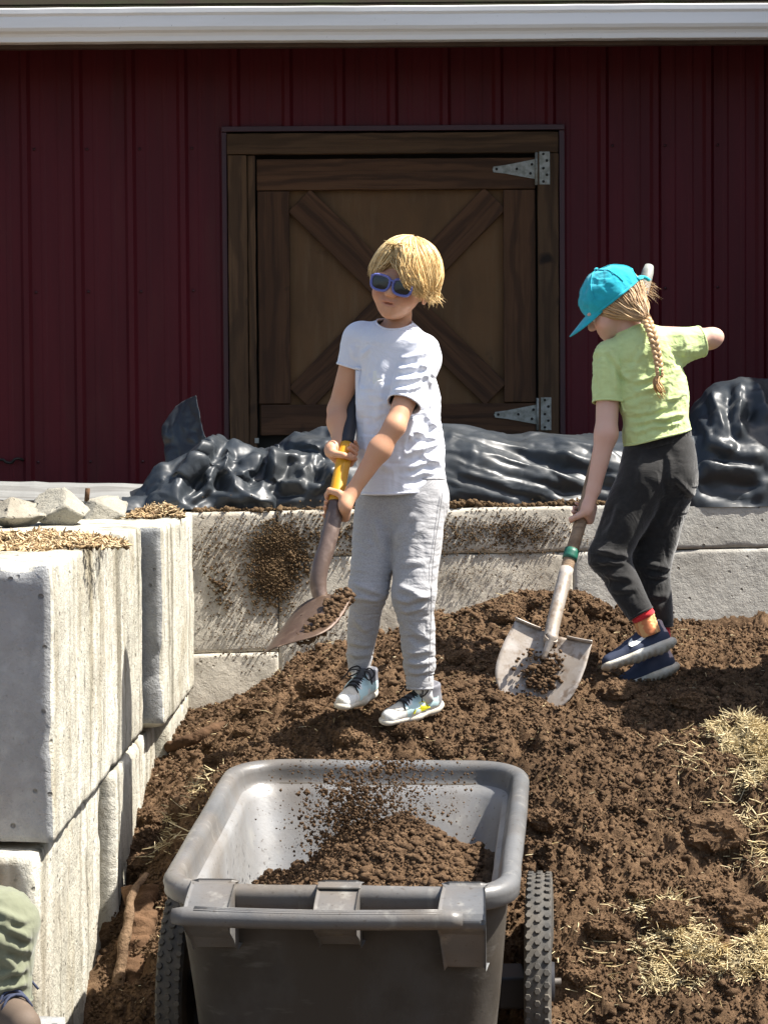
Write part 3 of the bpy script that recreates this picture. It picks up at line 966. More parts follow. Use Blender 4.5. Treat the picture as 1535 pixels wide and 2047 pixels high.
# base flashing, screws
bf = P(0, 972, YW)
V, Fc = box((-2.6, YW - 0.012, z_lo - 0.09), (3.2, YW + 0.06, z_lo + 0.004)); mk('base_flashing', V, Fc, m_simple('grey_flashing', (0.40, 0.41, 0.41), 0.5, (0.26, 0.25, 0.23), 8), BARN, smooth=False)
sv, sf = tube([(0, 0, 0), (0, -0.004, 0)], 0.0065, 8)
for zz in (P(0, 925, YW)[2], P(0, 585, YW)[2], P(0, 300, YW)[2]):
    for k in range(-6, 16):
        x = rib0 + k * PITCHX + PITCHX * 0.18
        if dxl - 0.02 < x < dxr + 0.02 and zz < dz_top + 0.02: continue
        if abs(x) > 1.85: continue
        mk('screw', sv + np.array([x, YW - 0.003, zz + 0.003 * random.random()]), sf, M_TRIM, BARN)
# added unseen wall on the right, blocks the sky to darken the barn side
V, Fc = box((2.55, 7.9, 0.9), (2.62, YW - 0.03, 3.6)); mk('sky_block_wall', V, Fc, M_SIDING, BARN, smooth=False)

# door trim in painted metal, frame boards, door
def zz(py, Y=YW): return P(767, py, Y)[2]
def xx(px, Y=YW, py=600): return P(px, py, Y)[0]
for (a, b, c, d) in [((448, 256), (1127, 256), 0, 0)]:
    V, Fc = box((xx(447), YW - 0.026, zz(263)), (xx(1128), YW - 0.001, zz(252))); bevel_mesh(mk('trim', V, Fc, M_TRIM, BARN, smooth=False), 0.002)
for (a, b) in [(447, 457), (1117, 1128)]:
    V, Fc = box((xx(a), YW - 0.024, zz(980)), (xx(b), YW - 0.0005, zz(264))); bevel_mesh(mk('trim', V, Fc, M_TRIM, BARN, smooth=False), 0.002)
FR = -1.0
def hboard(x0, x1, y0, y1, yf, th, m, par, nm):
    Yc = yf + th / 2
    zc = (zz(y0) + zz(y1)) / 2
    return plank(nm, (xx(x0), Yc, zc), (xx(x1), Yc, zc), abs(zz(y0) - zz(y1)), th, np.array([0, -1.0, 0]), m, par, rough=0.0012)
def vboard(x0, x1, y0, y1, yf, th, m, par, nm):
    Yc = yf + th / 2; xc = (xx(x0) + xx(x1)) / 2
    return plank(nm, (xc, Yc, zz(y1)), (xc, Yc, zz(y0)), xx(x1) - xx(x0), th, np.array([0, -1.0, 0]), m, par, rough=0.0012)
hboard(458, 1115, 268, 309, YW - 0.045, 0.04, M_WOOD2, BARN, 'frame_head')
vboard(459, 497, 310.5, 990, YW - 0.042, 0.04, M_WOOD2, BARN, 'frame_jamb')
vboard(498, 513, 310.5, 990, YW - 0.030, 0.05, M_WOOD2, BARN, 'frame_stop')
vboard(1074, 1115, 310.5, 990, YW - 0.042, 0.04, M_WOOD2, BARN, 'frame_jamb')
V, Fc = box((xx(300), YW + 0.075, zz(1010)), (xx(1290), YW + 0.10, zz(180))); mk('dark_backing', V, Fc, M_SCREW, BARN, smooth=False)  # added dark sheet that stops sky light leaking round the door
V, Fc = box((xx(517), YW + 0.012, zz(868)), (xx(1069), YW + 0.024, zz(319))); DOOR = mk('door', V, Fc, M_PLY, BARN, smooth=False)
DOOR['label'] = 'low brown wooden hatch door with crossed braces'
DF = YW - 0.022
hboard(516, 1070, 318, 380, DF, 0.032, M_WOOD, DOOR, 'rail')
hboard(520, 1070, 808, 869, DF, 0.032, M_WOOD, DOOR, 'rail')
vboard(517, 580, 382, 806, DF, 0.032, M_WOOD, DOOR, 'stile')
vboard(1006, 1070, 382, 806, DF, 0.032, M_WOOD, DOOR, 'stile')
def brace(p, q, yo, w=62):
    a = np.array([xx(p[0]), DF + 0.018 + yo, zz(p[1])]); b = np.array([xx(q[0]), DF + 0.018 + yo, zz(q[1])])
    return plank('brace', a, b, w / 456.0, 0.022, np.array([0, -1.0, 0]), M_WOOD, DOOR, rough=0.001)
brace((600, 400), (990, 790), 0.0)
brace((990, 398), (818, 572), 0.0015)
brace((772, 618), (598, 796), 0.0015)
# plates of the hinges
def hinge(cx, cy, rot, worn):
    hx = xx(cx); hz = zz(cy); yf = DF - 0.003
    W = 1 / 456.0
    V = []; 
    outline = [(-86, -5), (-88, 0), (-86, 6), (-62, 9), (-4, 20), (-4, -19), (-62, -8)]
    pts = [(hx + a * W, hz - b * W) for a, b in outline]
    n = len(pts)
    V = [(x, yf - 0.003, z) for x, z in pts] + [(x, yf + 0.001, z) for x, z in pts]
    Fc = [tuple(range(n))] + [(i, n + i, n + (i + 1) % n, (i + 1) % n) for i in range(n)]
    h = mk('hinge_strap', V, Fc, M_GALV, DOOR, smooth=False)
    V, Fc = box((hx + 4 * W, YW - 0.047, hz - 32 * W), (hx + 25 * W, YW - 0.041, hz + 33 * W)); bevel_mesh(mk('hinge_plate', V, Fc, M_GALV, DOOR, smooth=False), 0.001)
    V, Fc = tube([(hx - 1 * W, YW - 0.034, hz - 32 * W), (hx - 1 * W, YW - 0.034, hz + 32 * W)], 0.0075, 10); mk('hinge_barrel', V, Fc, M_GALV, DOOR)
    for (a, b) in [(-80, 0), (-40, 0), (-10, -9), (-13, 9)]:
        mk('screw', sv * 0.9 + np.array([hx + a * W, yf - 0.002, hz - b * W]), sf, M_SCREW, DOOR)
    for (a, b) in [(12, -28), (19, -15), (12, 0), (19, 13), (12, 26)]:
        mk('screw', sv * 0.9 + np.array([hx + a * W, YW - 0.046, hz - b * W]), sf, M_SCREW, DOOR)
hinge(1073, 341, 0, 0)
hinge(1074, 830, 0, 1)
V, Fc = box((xx(508), YW - 0.036, zz(884)), (xx(516), YW - 0.02, zz(874))); mk('latch', V, Fc, M_GALV, BARN, smooth=False)

# eave: fascia, gutter, roof
YG = 9.03
def prof(name, pts, x0, x1, m, closed=True, sag=0.0):
    n = len(pts); nx = 40; V = []; Fc = []
    for i in range(nx + 1):
        x = x0 + (x1 - x0) * i / nx
        dz = sag * math.sin(i * 0.55) + 0.0008 * math.sin(i * 2.7)
        for (y, z) in pts: V.append((x, y + dz * 0.7, z + dz))
    for i in range(nx):
        for k in range(n if closed else n - 1):
            k2 = (k + 1) % n
            Fc.append((i * n + k, (i + 1) * n + k, (i + 1) * n + k2, i * n + k2))
    if closed:
        Fc.append(tuple(range(n))); Fc.append(tuple(nx * n + k for k in range(n))[::-1])
    return mk(name, V, Fc, m, BARN, smooth=False)
gz0 = P(767, 77, YG)[2]; gz1 = P(767, 11, YG)[2]; H = gz1 - gz0
gp = [(YG + 0.11, gz0 + 0.004), (YG + 0.045, gz0), (YG + 0.038, gz0 + 0.002), (YG + 0.034, gz0 + 0.020), (YG + 0.030, gz0 + 0.030), (YG + 0.012, gz0 + 0.042), (YG + 0.004, gz0 + 0.055), (YG + 0.004, gz0 + H - 0.034),
      (YG - 0.004, gz0 + H - 0.024), (YG - 0.004, gz0 + H - 0.004), (YG + 0.001, gz0 + H), (YG + 0.010, gz0 + H), (YG + 0.010, gz0 + H - 0.008), (YG + 0.008, gz0 + 0.06), (YG + 0.04, gz0 + 0.012), (YG + 0.11, gz0 + 0.012)]
bevel_mesh(prof('gutter', gp, -2.8, 3.2, M_GUTTER, sag=0.0008), 0.0015, 2)
prof('fascia', [(YG + 0.112, gz0 - 0.012), (YG + 0.112, gz0 + H + 0.02), (YG + 0.15, gz0 + H + 0.02), (YG + 0.15, gz0 - 0.012)], -2.8, 3.2, M_FASCIA)
prof('soffit', [(YG + 0.151, gz0 + 0.045), (YG + 0.151, gz0 + 0.06), (YW + 0.05, gz0 + 0.26), (YW + 0.05, gz0 + 0.245)], -2.8, 3.2, M_FASCIA)
rz = gz0 + H - 0.035
for k in range(14):
    y0 = YG + 0.05 + k * 0.14; z0 = rz + (y0 - YG) * 0.42
    prof('shingle_course', [(y0, z0 - 0.004), (y0, z0 + 0.006), (y0 + 0.2, z0 + 0.006 + 0.2 * 0.42 - 0.012), (y0 + 0.2, z0 - 0.004 + 0.2 * 0.42 - 0.012)], -2.9, 3.3, M_ROOF)
# hook on the wall
hp = [P(-14, 920, YW - 0.02), P(6, 919, YW - 0.03), P(13, 924, YW - 0.03), P(24, 925, YW - 0.03), P(31, 918, YW - 0.035), P(40, 917, YW - 0.025), P(47, 920, YW - 0.01)]
V, Fc = tube(spline(hp, 26), 0.006, 8); mk('cleat', V, Fc, M_SCREW, BARN)
# ================================================================ black sheet on the terrace
def g2(x, y, cx, cy, sx, sy, h): return h * np.exp(-((x - cx) / sx) ** 2 - ((y - cy) / sy) ** 2)
def press(X, N, folds, seed=71, wobble=4.0, face=True):
    """folds where the photograph shows them: (pixel start, pixel end, half width px, height m), raised on the real surface"""
    q = pix(X); fc = np.clip(0.45 - N[:, 1], 0, 1) if face else 1.0
    dsp = np.zeros(len(X)); wob = wobble * fbm(X * 18, 3, seed=seed)
    for (x0, y0, x1, y1, w, h) in folds:
        a = np.array([x0, y0], float); b = np.array([x1, y1], float); L = np.linalg.norm(b - a); u = (b - a) / L; n = np.array([-u[1], u[0]])
        t = ((q - a) @ u) / L; d = (q - a) @ n + wob + 0.12 * L * ((t - 0.5) ** 2 - 0.08)
        tp = np.clip(t / 0.22, 0, 1) * np.clip((1 - t) / 0.22, 0, 1); tp = tp * tp * (3 - 2 * tp)
        ridge = np.maximum(0, 1 - np.abs(d) / (1.7 * w))                 # sharp crest, straight flanks
        dsp += h * tp * (ridge - 0.6 * np.exp(-((d - 2.1 * w) / (0.9 * w)) ** 2))
    return X + N * (dsp * fc)[:, None]
# silhouette of the sheet against the barn, read off the photograph
SIL = np.array([(255, 992), (300, 962), (335, 918), (375, 905), (405, 884), (428, 868), (450, 889), (520, 893), (560, 884), (620, 868), (700, 850), (880, 848), (960, 854), (1010, 868), (1100, 876), (1200, 868), (1300, 858), (1375, 846), (1398, 796), (1430, 769), (1480, 752), (1535, 757), (1620, 790), (1720, 880)], float)
nu, nv = 560, 130
pxs = np.linspace(258, 1715, nu); sil = np.interp(pxs, SIL[:, 0], SIL[:, 1])
V = np.empty((nu, nv, 3))
for i in range(nu):
    x = P(pxs[i], 900, 8.1)[0]
    for _ in range(3): by = back_y(x); x = P(pxs[i], 900, by + 0.35)[0]
    zt = max(P(pxs[i], sil[i], by + 0.38)[2], 1.37)
    hang = 0.05 * min(1, max(0, (x - 0.75) / 0.3))
    y0, z0 = by + 0.045 - hang, 1.352 - 0.35 * hang
    for j in range(nv):
        t = j / (nv - 1)
        if t < 0.62:
            s_ = t / 0.62; a_ = s_ * math.pi / 2
            V[i, j] = (x, y0 + (0.38 - 0.045 + hang) * (1 - math.cos(a_)) ** 0.9, z0 + (zt - z0) * math.sin(a_) ** 0.85)
        else:
            s_ = (t - 0.62) / 0.38
            V[i, j] = (x, by + 0.38 + (9.45 - by - 0.38) * s_, zt + (1.40 - zt) * s_ ** 1.3)
ii = np.arange(nu * nv).reshape(nu, nv)
Q = np.stack([ii[:-1, :-1], ii[1:, :-1], ii[1:, 1:], ii[:-1, 1:]], -1).reshape(-1, 4)
V = V.reshape(-1, 3)
def sheet_n(V, sm=3):
    N = vnormals(V, Q)
    N = np.where((N[:, 2] - 0.3 * N[:, 1] < 0)[:, None], -N, N)
    for _ in range(sm): N = lap(N, Q, 0.8, E=QE)
    return N / (np.linalg.norm(N, axis=1, keepdims=True) + 1e-9)
QE = edges_of(Q)
N = sheet_n(V, 12)
qx = pix(V)[:, 0]
leftw = np.clip((760 - qx) / 200, 0, 1); rightw = 1 - leftw
# soft long rolls on the right, crumpled on the left
p2 = np.stack([V[:, 0], V[:, 1] + V[:, 2] * 1.3], 1)
wp = p2 + 0.05 * np.stack([vnoise(p2 * 5, 301), vnoise(p2 * 5, 302)], 1)
roll = fbm(wp * np.array([1.5, 4.6]) + np.stack([0 * wp[:, 0], wp[:, 0] * 1.2], 1), 2, seed=303, ridged=True)
V = V + N * (roll * (0.016 * rightw + 0.006 * leftw))[:, None]
def facet(p, cell, seed, ax=1.0):
    """pyramidal creases: continuous flat faces with sharp edges"""
    r = np.random.default_rng(seed); g = p / cell; b = np.floor(g).astype(int)
    best = np.full(len(p), 9.0)
    for dx in range(-2, 3):
        for dy in range(-2, 3):
            c = b + np.array([dx, dy]); h1 = _hash(c[:, 0], c[:, 1] + seed * 77); h2 = _hash(c[:, 0] + 991, c[:, 1] + seed * 77); h3 = _hash(c[:, 0] - 517, c[:, 1] + seed * 77)
            d = g - (c + 0.5 + 0.5 * np.stack([h1, h2], 1)); th = h3 * 1.6
            pp = d[:, 0] * np.cos(th) + d[:, 1] * np.sin(th); qq = -d[:, 0] * np.sin(th) + d[:, 1] * np.cos(th)
            best = np.minimum(best, np.maximum(np.abs(pp) / ax, np.abs(qq) * ax) * 0.75 + 0.25 * (np.abs(pp) + np.abs(qq)))
    return best * cell
V = V + N * ((0.26 * leftw + 0.10) * (0.07 - facet(wp, 0.21, 5, 1.2)) * 1.0)[:, None]
N = sheet_n(V, 8)
SHF = [(872, 912, 1130, 992, 9, .030), (905, 902, 1200, 970, 9, .030), (1010, 862, 1260, 925, 13, .035), (880, 978, 1090, 1002, 9, .018), (885, 870, 960, 905, 10, .016), (880, 945, 1040, 985, 8, .016), (1100, 905, 1250, 965, 8, .018),
       (1385, 932, 1530, 940, 12, .040), (1385, 895, 1540, 912, 8, .022), (1400, 862, 1470, 905, 8, .020), (1400, 965, 1540, 985, 8, .016), (1420, 770, 1450, 880, 9, .026), (1480, 756, 1478, 880, 8, .024), (1450, 830, 1505, 800, 7, .020), (1500, 760, 1540, 850, 9, .028), (1395, 830, 1425, 870, 7, .02),
       (338, 990, 432, 872, 10, .045), (405, 965, 462, 893, 8, .030), (450, 900, 475, 990, 8, .024), (470, 965, 530, 905, 9, .024), (515, 985, 562, 892, 9, .030), (556, 892, 556, 985, 8, .024), (552, 972, 615, 968, 6, .024), (565, 893, 700, 886, 9, .024), (600, 960, 632, 892, 8, .024), (632, 892, 668, 965, 9, .024), (430, 990, 560, 1000, 8, .014), (620, 985, 690, 930, 8, .02), (370, 1000, 430, 955, 7, .018), (650, 870, 720, 860, 8, .016)]
V = press(V, N, [(a_, b_, c_, d_, w_ * 1.45, h_ * 1.15) for (a_, b_, c_, d_, w_, h_) in SHF], 72, 4.0)
N = sheet_n(V, 2)
V = V + N * ((0.10 * leftw + 0.05) * (0.022 - facet(wp + 3, 0.065, 9, 1.3)) + (0.03 * leftw + 0.02) * (0.009 - facet(wp + 7, 0.026, 11, 1.1)))[:, None]
zmin = np.where(V[:, 1] > np.array([YB0]) + (V[:, 0] + 0.66) * math.tan(YAWB) + 0.004, 1.352, 0.0)
V[:, 2] = np.maximum(V[:, 2], zmin)
shA = mk('plastic_sheet', V, Q, M_TARP)
tag(shA, 'long crumpled black plastic sheet lying along the top of the retaining wall', 'plastic sheet')
# upright flap at the left end of the sheet
fl = [[(350, 812, 8.30), (364, 803, 8.26), (378, 796, 8.20), (392, 790, 8.12)],
      [(324, 852, 8.28), (345, 836, 8.24), (372, 826, 8.16), (398, 824, 8.06)],
      [(326, 890, 8.22), (352, 874, 8.16), (382, 866, 8.08), (408, 862, 8.00)],
      [(334, 935, 8.12), (364, 920, 8.06), (396, 908, 7.98), (424, 898, 7.94)],
      [(336, 985, 8.00), (372, 972, 7.98), (410, 958, 7.94), (446, 945, 7.92)]]
fl = np.array([[P(*q) for q in r] for r in fl])
fl = np.stack([spline(fl[:, k], 40) for k in range(4)], 1)
fl = np.stack([spline(fl[i], 26) for i in range(40)], 0)
fl[..., 1] += 0.03 * fbm(fl[..., [0, 2]] * 12, 3, seed=91, ridged=True); fl[..., 0] += 0.006 * fbm(fl[..., [0, 2]] * 20, 3, seed=92)
ii = np.arange(40 * 26).reshape(40, 26)
fo = mk('sheet_flap', fl.reshape(-1, 3), np.stack([ii[:-1, :-1], ii[1:, :-1], ii[1:, 1:], ii[:-1, 1:]], -1).reshape(-1, 4), M_TARP, shA, solid=0.001)

# ================================================================ crumbs, straw, sticks
t_ = (1 + 5 ** 0.5) / 2
ICO = np.array([(-1, t_, 0), (1, t_, 0), (-1, -t_, 0), (1, -t_, 0), (0, -1, t_), (0, 1, t_), (0, -1, -t_), (0, 1, -t_), (t_, 0, -1), (t_, 0, 1), (-t_, 0, -1), (-t_, 0, 1)]) / 1.9
ICOF = np.array([(0, 11, 5), (0, 5, 1), (0, 1, 7), (0, 7, 10), (0, 10, 11), (1, 5, 9), (5, 11, 4), (11, 10, 2), (10, 7, 6), (7, 1, 8), (3, 9, 4), (3, 4, 2), (3, 2, 6), (3, 6, 8), (3, 8, 9), (4, 9, 5), (2, 4, 11), (6, 2, 10), (8, 6, 7), (9, 8, 1)])
def crumbs(pts, sizes, squash=0.75, jag=0.32):
    n = len(pts)
    B = ICO[None] * (1 + rng.uniform(-jag, jag, (n, 12, 1)))
    sc = sizes[:, None, None] * np.stack([rng.uniform(0.7, 1.3, n), rng.uniform(0.7, 1.3, n), np.full(n, squash)], 1)[:, None, :]
    B = B * sc
    a = rng.uniform(0, 6.28, n); b = rng.uniform(-0.6, 0.6, n)
    ca, sa, cb, sb = np.cos(a), np.sin(a), np.cos(b), np.sin(b)
    x = B[..., 0] * ca[:, None] - B[..., 1] * sa[:, None]; y = B[..., 0] * sa[:, None] + B[..., 1] * ca[:, None]; z = B[..., 2]
    y2 = y * cb[:, None] - z * sb[:, None]; z2 = y * sb[:, None] + z * cb[:, None]
    V = np.stack([x, y2, z2], -1) + pts[:, None, :]
    Fc = (ICOF[None] + (np.arange(n) * 12)[:, None, None]).reshape(-1, 3)
    return V.reshape(-1, 3), Fc

OCT = np.array([(1, 0, 0), (-1, 0, 0), (0, 1, 0), (0, -1, 0), (0, 0, 1), (0, 0, -1)], float)
OCTF = np.array([(0, 2, 4), (2, 1, 4), (1, 3, 4), (3, 0, 4), (2, 0, 5), (1, 2, 5), (3, 1, 5), (0, 3, 5)])
def grit(pts, sizes):
    """eight-faced jagged grains, cheap enough for whole surfaces"""
    n = len(pts)
    B = OCT[None] * rng.uniform(0.55, 1.35, (n, 6, 1)) * sizes[:, None, None]
    q = rng.normal(size=(n, 4)); q /= np.linalg.norm(q, axis=1, keepdims=True)
    w, v = q[:, None, :1], q[:, None, 1:]
    t = 2 * np.cross(np.broadcast_to(v, B.shape), B)
    B = B + w * t + np.cross(np.broadcast_to(v, B.shape), t)
    return (B + pts[:, None]).reshape(-1, 3), (OCTF[None] + (np.arange(n) * 6)[:, None, None]).reshape(-1, 3)
n = 125000
x = rng.uniform(-0.72, 1.45, n); y = np.where(rng.random(n) < 0.62, rng.uniform(4.95, 6.15, n), rng.uniform(6.15, 7.65, n))
s = 0.0020 + 0.0052 * rng.random(n) ** 2.2
V, Fc = grit(np.stack([x, y, heap_z(x, y) + s * rng.uniform(-0.2, 0.9, n)], 1), s)
tag(mk('soil_grit', V, Fc, M_CRUMB, smooth=False), 'fine crumbly grit covering the compost heap', 'soil', kind='stuff')
n = 15000
x = rng.uniform(-0.72, 1.45, n); y = 4.95 + 2.7 * rng.random(n) ** 1.1
k = (vnoise(np.stack([x, y], -1) * 6, 77) > rng.uniform(-0.9, 0.5, n))
x, y = x[k], y[k]
s = 0.004 + 0.012 * rng.random(len(x)) ** 3.0
pt = np.stack([x, y, heap_z(x, y) + s * 0.25], 1)
V, Fc = crumbs(pt, s)
tag(mk('soil_crumbs', V, Fc, M_CRUMB, smooth=False), 'loose crumbs and clods of compost scattered over the heap', 'soil', kind='stuff')
# larger clods, rough lumps
def lump_mesh(r, seed, sub=2):
    bm = bmesh.new(); bmesh.ops.create_icosphere(bm, subdivisions=sub, radius=1.0)
    V = np.array([v.co[:] for v in bm.verts]); Fc = [tuple(v.index for v in f.verts) for f in bm.faces]; bm.free()
    V = V * (1 + 0.34 * fbm(V * 1.6 + seed, 3, seed=seed) + 0.2 * fbm(V * 5 + seed, 3, seed=seed + 1, gain=0.7))[:, None] * np.asarray(r)
    return V, Fc
ms = []; gr = []
cl = [(1150, 1300, 7.0, .05), (1010, 1260, 6.9, .045), (920, 1340, 6.5, .05), (960, 1440, 6.05, .05), (1240, 1410, 6.3, .045), (1180, 1420, 6.15, .04), (820, 1470, 5.85, .035), (560, 1420, 6.6, .05), (620, 1440, 6.3, .045),
      (520, 1440, 6.6, .05), (450, 1560, 6.0, .05), (380, 1640, 5.8, .05), (1420, 1700, 5.6, .07), (1330, 1900, 5.35, .05), (1280, 1850, 5.4, .035), (1200, 1900, 5.3, .04), (1480, 1860, 5.4, .06), (1400, 1800, 5.45, .05), (1180, 1700, 5.5, .02),
      (1340, 1750, 5.5, .03), (1500, 1480, 6.0, .05), (1380, 1460, 6.1, .04), (290, 1720, 5.85, .035), (300, 1560, 6.2, .04), (700, 1480, 5.85, .035), (890, 1500, 5.8, .03), (1160, 1960, 5.2, .03), (640, 1395, 6.5, .05), (1090, 1225, 7.0, .05), (1190, 1250, 6.95, .045)]
rc = np.random.default_rng(5)
for _ in range(46):
    Y_ = rc.uniform(5.1, 7.2); cl.append((rc.uniform(420, 1535), 860 + (1.62 - 0.5) / Y_ * F, Y_, 0.014 + 0.03 * rc.random() ** 2))
for i, (px, py, Y, r) in enumerate(cl):
    p = P(px, py, Y); p[2] = float(heap_z(p[0], p[1])) + r * 0.15
    v, f = lump_mesh((r * 1.2, r, r * 0.75), 100 + i, 4 if r > .035 else 3); ms.append((v + p, f)); ng = int(700 * min(1, (r / .05) ** 1.5)); cp_ = (v + p)[rng.integers(0, len(v), ng)]; gs = 0.0018 + 0.0045 * rng.random(ng) ** 2; gr.append(grit(cp_, gs))
V, Fc = join(*ms, *gr)
tag(mk('soil_clods', V, Fc, M_SOIL, smooth=False), 'rounded fist-sized clods of compost lying on the heap', 'soil', kind='stuff')

def blades(pts, dirs, L, w, bend=0.3):
    """thin three-sided straws with a kink"""
    n = len(pts)
    d = dirs / np.linalg.norm(dirs, axis=1, keepdims=True)
    sde = np.cross(d, rng.normal(size=(n, 3))); sde /= np.linalg.norm(sde, axis=1, keepdims=True) + 1e-9
    up = np.cross(sde, d)
    st = np.array([-0.5, 0.0, 0.5])
    V = np.empty((n, 9, 3))
    for k in range(3):
        c = pts + d * (L * st[k])[:, None] + up * (L * bend * rng.normal(size=n) * (0.25 if k != 1 else 0))[:, None]
        ww = w * (0.6 if k != 1 else 1.0)
        V[:, k * 3 + 0] = c + sde * ww[:, None]; V[:, k * 3 + 1] = c - sde * ww[:, None]; V[:, k * 3 + 2] = c + up * (ww * 0.9)[:, None]
    f = []
    for k in range(2):
        for j in range(3):
            f.append((k * 3 + j, k * 3 + (j + 1) % 3, k * 3 + 3 + (j + 1) % 3, k * 3 + 3 + j))
    Fc = (np.array(f)[None] + (np.arange(n) * 9)[:, None, None]).reshape(-1, 4)
    return V.reshape(-1, 3), Fc
def straw_patch(name, label, px, py, Y, rx, ry, n, hump, seed, Lr=(0.02, 0.075), mat=None, gz=None, cat='straw', w=0.0011, layers=True):
    c = P(px, py, Y)
    a = rng.uniform(0, 6.28, n); q = rng.random(n) ** 0.55
    edge = 1 + 0.22 * np.sin(3 * a + seed) + 0.14 * np.sin(7 * a + 2 * seed)
    x = c[0] + rx * q * np.cos(a) * edge; y = c[1] + ry * q * np.sin(a) * edge
    g = heap_z(x, y) if gz is None else np.full(n, gz)
    top = hump * np.clip(1 - q ** 2.2, 0, 1) * (0.75 + 0.5 * vnoise(np.stack([x, y], -1) * 22, seed))
    z = g + top * (rng.random(n) ** 0.4) + 0.003
    d = rng.normal(size=(n, 3)); d[:, 2] *= 0.42
    L = rng.uniform(*Lr, n) * (0.4 + rng.random(n))
    if gz is None:
        kp = vnoise(np.stack([x, y], -1) * 26, seed + 5) > rng.uniform(-0.9, 0.35, n)
        x, y, z, g, top, d, L = x[kp], y[kp], z[kp], g[kp], top[kp], d[kp], L[kp]; n = len(x)
    V, Fc = blades(np.stack([x, y, z], 1), d, L, w * rng.uniform(0.6, 2.0, n), bend=0.5)
    o = thing(name, (c[0], c[1], float(g.mean())), label, cat, 'tufts of pale straw on the heap' if gz is None else None)
    mk('blades', V, Fc, mat or M_STRAW, o, smooth=False)['kind'] = 'stuff'
    if layers and hump > 0.02:      # soil caught in the tuft
        m_ = n // 2; k = rng.integers(0, n, m_)
        V, Fc = grit(np.stack([x[k], y[k], g[k] + top[k] * rng.random(m_) * 0.75], 1), 0.003 + 0.006 * rng.random(m_)); mk('caught_soil', V, Fc, M_DRYSOIL, o, smooth=False)['kind'] = 'stuff'
    return o
straw_patch('straw_tuft', 'domed tuft of pale straw at the right edge just below the shaded soil', 1505, 1530, 5.87, .11, .10, 4600, .06, 1)
straw_patch('straw_tuft', 'wide tuft of bleached straw near the lower right of the heap', 1350, 1950, 5.30, .115, .09, 4200, .04, 2)
straw_patch('straw_tuft', 'straw tuft cut off by the lower right corner of the photo', 1530, 1945, 5.30, .07, .08, 2000, .035, 3)
straw_patch('straw_tuft', 'thin scatter of straw on the lumpy soil at the right edge', 1520, 1690, 5.6, .08, .12, 260, .02, 4, layers=False)
straw_patch('straw_tuft', 'straw scattered between the left block wall and the cart rim', 385, 1600, 5.9, .10, .25, 420, .012, 5, Lr=(.03, .10), layers=False)
straw_patch('straw_tuft', 'few pale stalks on the soil beside the cart wheel', 1200, 1930, 5.25, .09, .12, 60, .01, 6, Lr=(.03, .09), layers=False)
straw_patch('straw_tuft', 'stalks strewn on the soil around the piece of bark', 1400, 1560, 5.8, .12, .15, 120, .01, 7, Lr=(.03, .09), layers=False)
# dry litter on top of the left block
straw_patch('leaf_litter', 'brown dry leaf and straw litter on top of the left concrete block', 60, 1045, 5.35, .20, .40, 2600, .03, 8, Lr=(.01, .04), mat=M_LITTER, gz=1.345, cat='litter', w=0.0022)
straw_patch('leaf_litter', 'small dry brown clump on the far end of the left block wall', 310, 1020, 7.1, .09, .13, 700, .05, 9, Lr=(.01, .03), mat=M_LITTER, gz=1.345, cat='litter', w=0.002)
# stray straws and chips all over the heap
n = 1500
x = rng.uniform(-0.66, 1.4, n); y = rng.uniform(5.0, 7.5, n)
pt = np.stack([x, y, heap_z(x, y) + 0.004], 1); d = rng.normal(size=(n, 3)); d[:, 2] *= 0.3
V, Fc = blades(pt, d, rng.uniform(0.006, 0.055, n) * rng.random(n) + 0.006, rng.uniform(0.0005, 0.0016, n))
tag(mk('stray_straw', V, Fc, M_STRAW, smooth=False), 'single straws and chips strewn over the whole heap', 'straw', kind='stuff')

# soil clinging to the retaining wall and lying along its top edge
def wallpt(px, py, d=0.0):
    Y = 7.5
    for _ in range(3):
        p = P(px, py, Y); Y = back_y(p[0]) - d
    return P(px, py, Y)
pts = []; sz = []
for (cx, cy, rx, ry, n, s0) in [(555, 1085, 60, 45, 2200, .0038), (545, 1150, 50, 60, 2600, .0044), (590, 1120, 50, 40, 200, .007), (440, 1180, 28, 34, 90, .006), (420, 1120, 40, 60, 60, .005), (700, 1060, 90, 40, 150, .006),
                                (620, 1075, 120, 60, 700, .004), (900, 1070, 180, 45, 1300, .0035), (1040, 1065, 100, 40, 900, .0035), (480, 1240, 90, 110, 500, .003), (640, 1270, 110, 70, 500, .003), (940, 1150, 150, 60, 500, .0025), (450, 1100, 60, 80, 400, .003)]:
    for _ in range(n):
        a = random.gauss(0, 0.5); b = random.gauss(0, 0.5)
        p = wallpt(cx + a * rx, cy + b * ry, 0.004 + 0.012 * random.random() * math.exp(-(a * a + b * b) * 2))
        pts.append(p); sz.append(s0 * (0.4 + 0.9 * random.random()))
V, Fc = grit(np.array(pts), np.array(sz))
tag(mk('splashed_soil', V, Fc, M_DRYSOIL, smooth=False), 'brown soil splashed against the concrete retaining wall', 'soil', kind='stuff')
pts = []; sz = []
for _ in range(2600):
    x = random.uniform(-0.66, 1.45); m = vnoise(np.array([[x * 5.0, 0.3]]), 88)[0]
    if random.random() > 0.45 + 0.6 * m: continue
    y = back_y(x) + abs(random.gauss(0, 0.05)) + 0.004
    s0 = 0.003 + 0.012 * random.random() ** 3
    pts.append((x, y, TOPZ + 0.002 + max(0, m) * 0.022 * random.random())); sz.append(s0)
V, Fc = crumbs(np.array(pts), np.array(sz), 0.8)
tag(mk('ledge_soil', V, Fc, M_DRYSOIL, smooth=False), 'dry crumbs of soil along the top edge of the retaining wall', 'soil', kind='stuff')

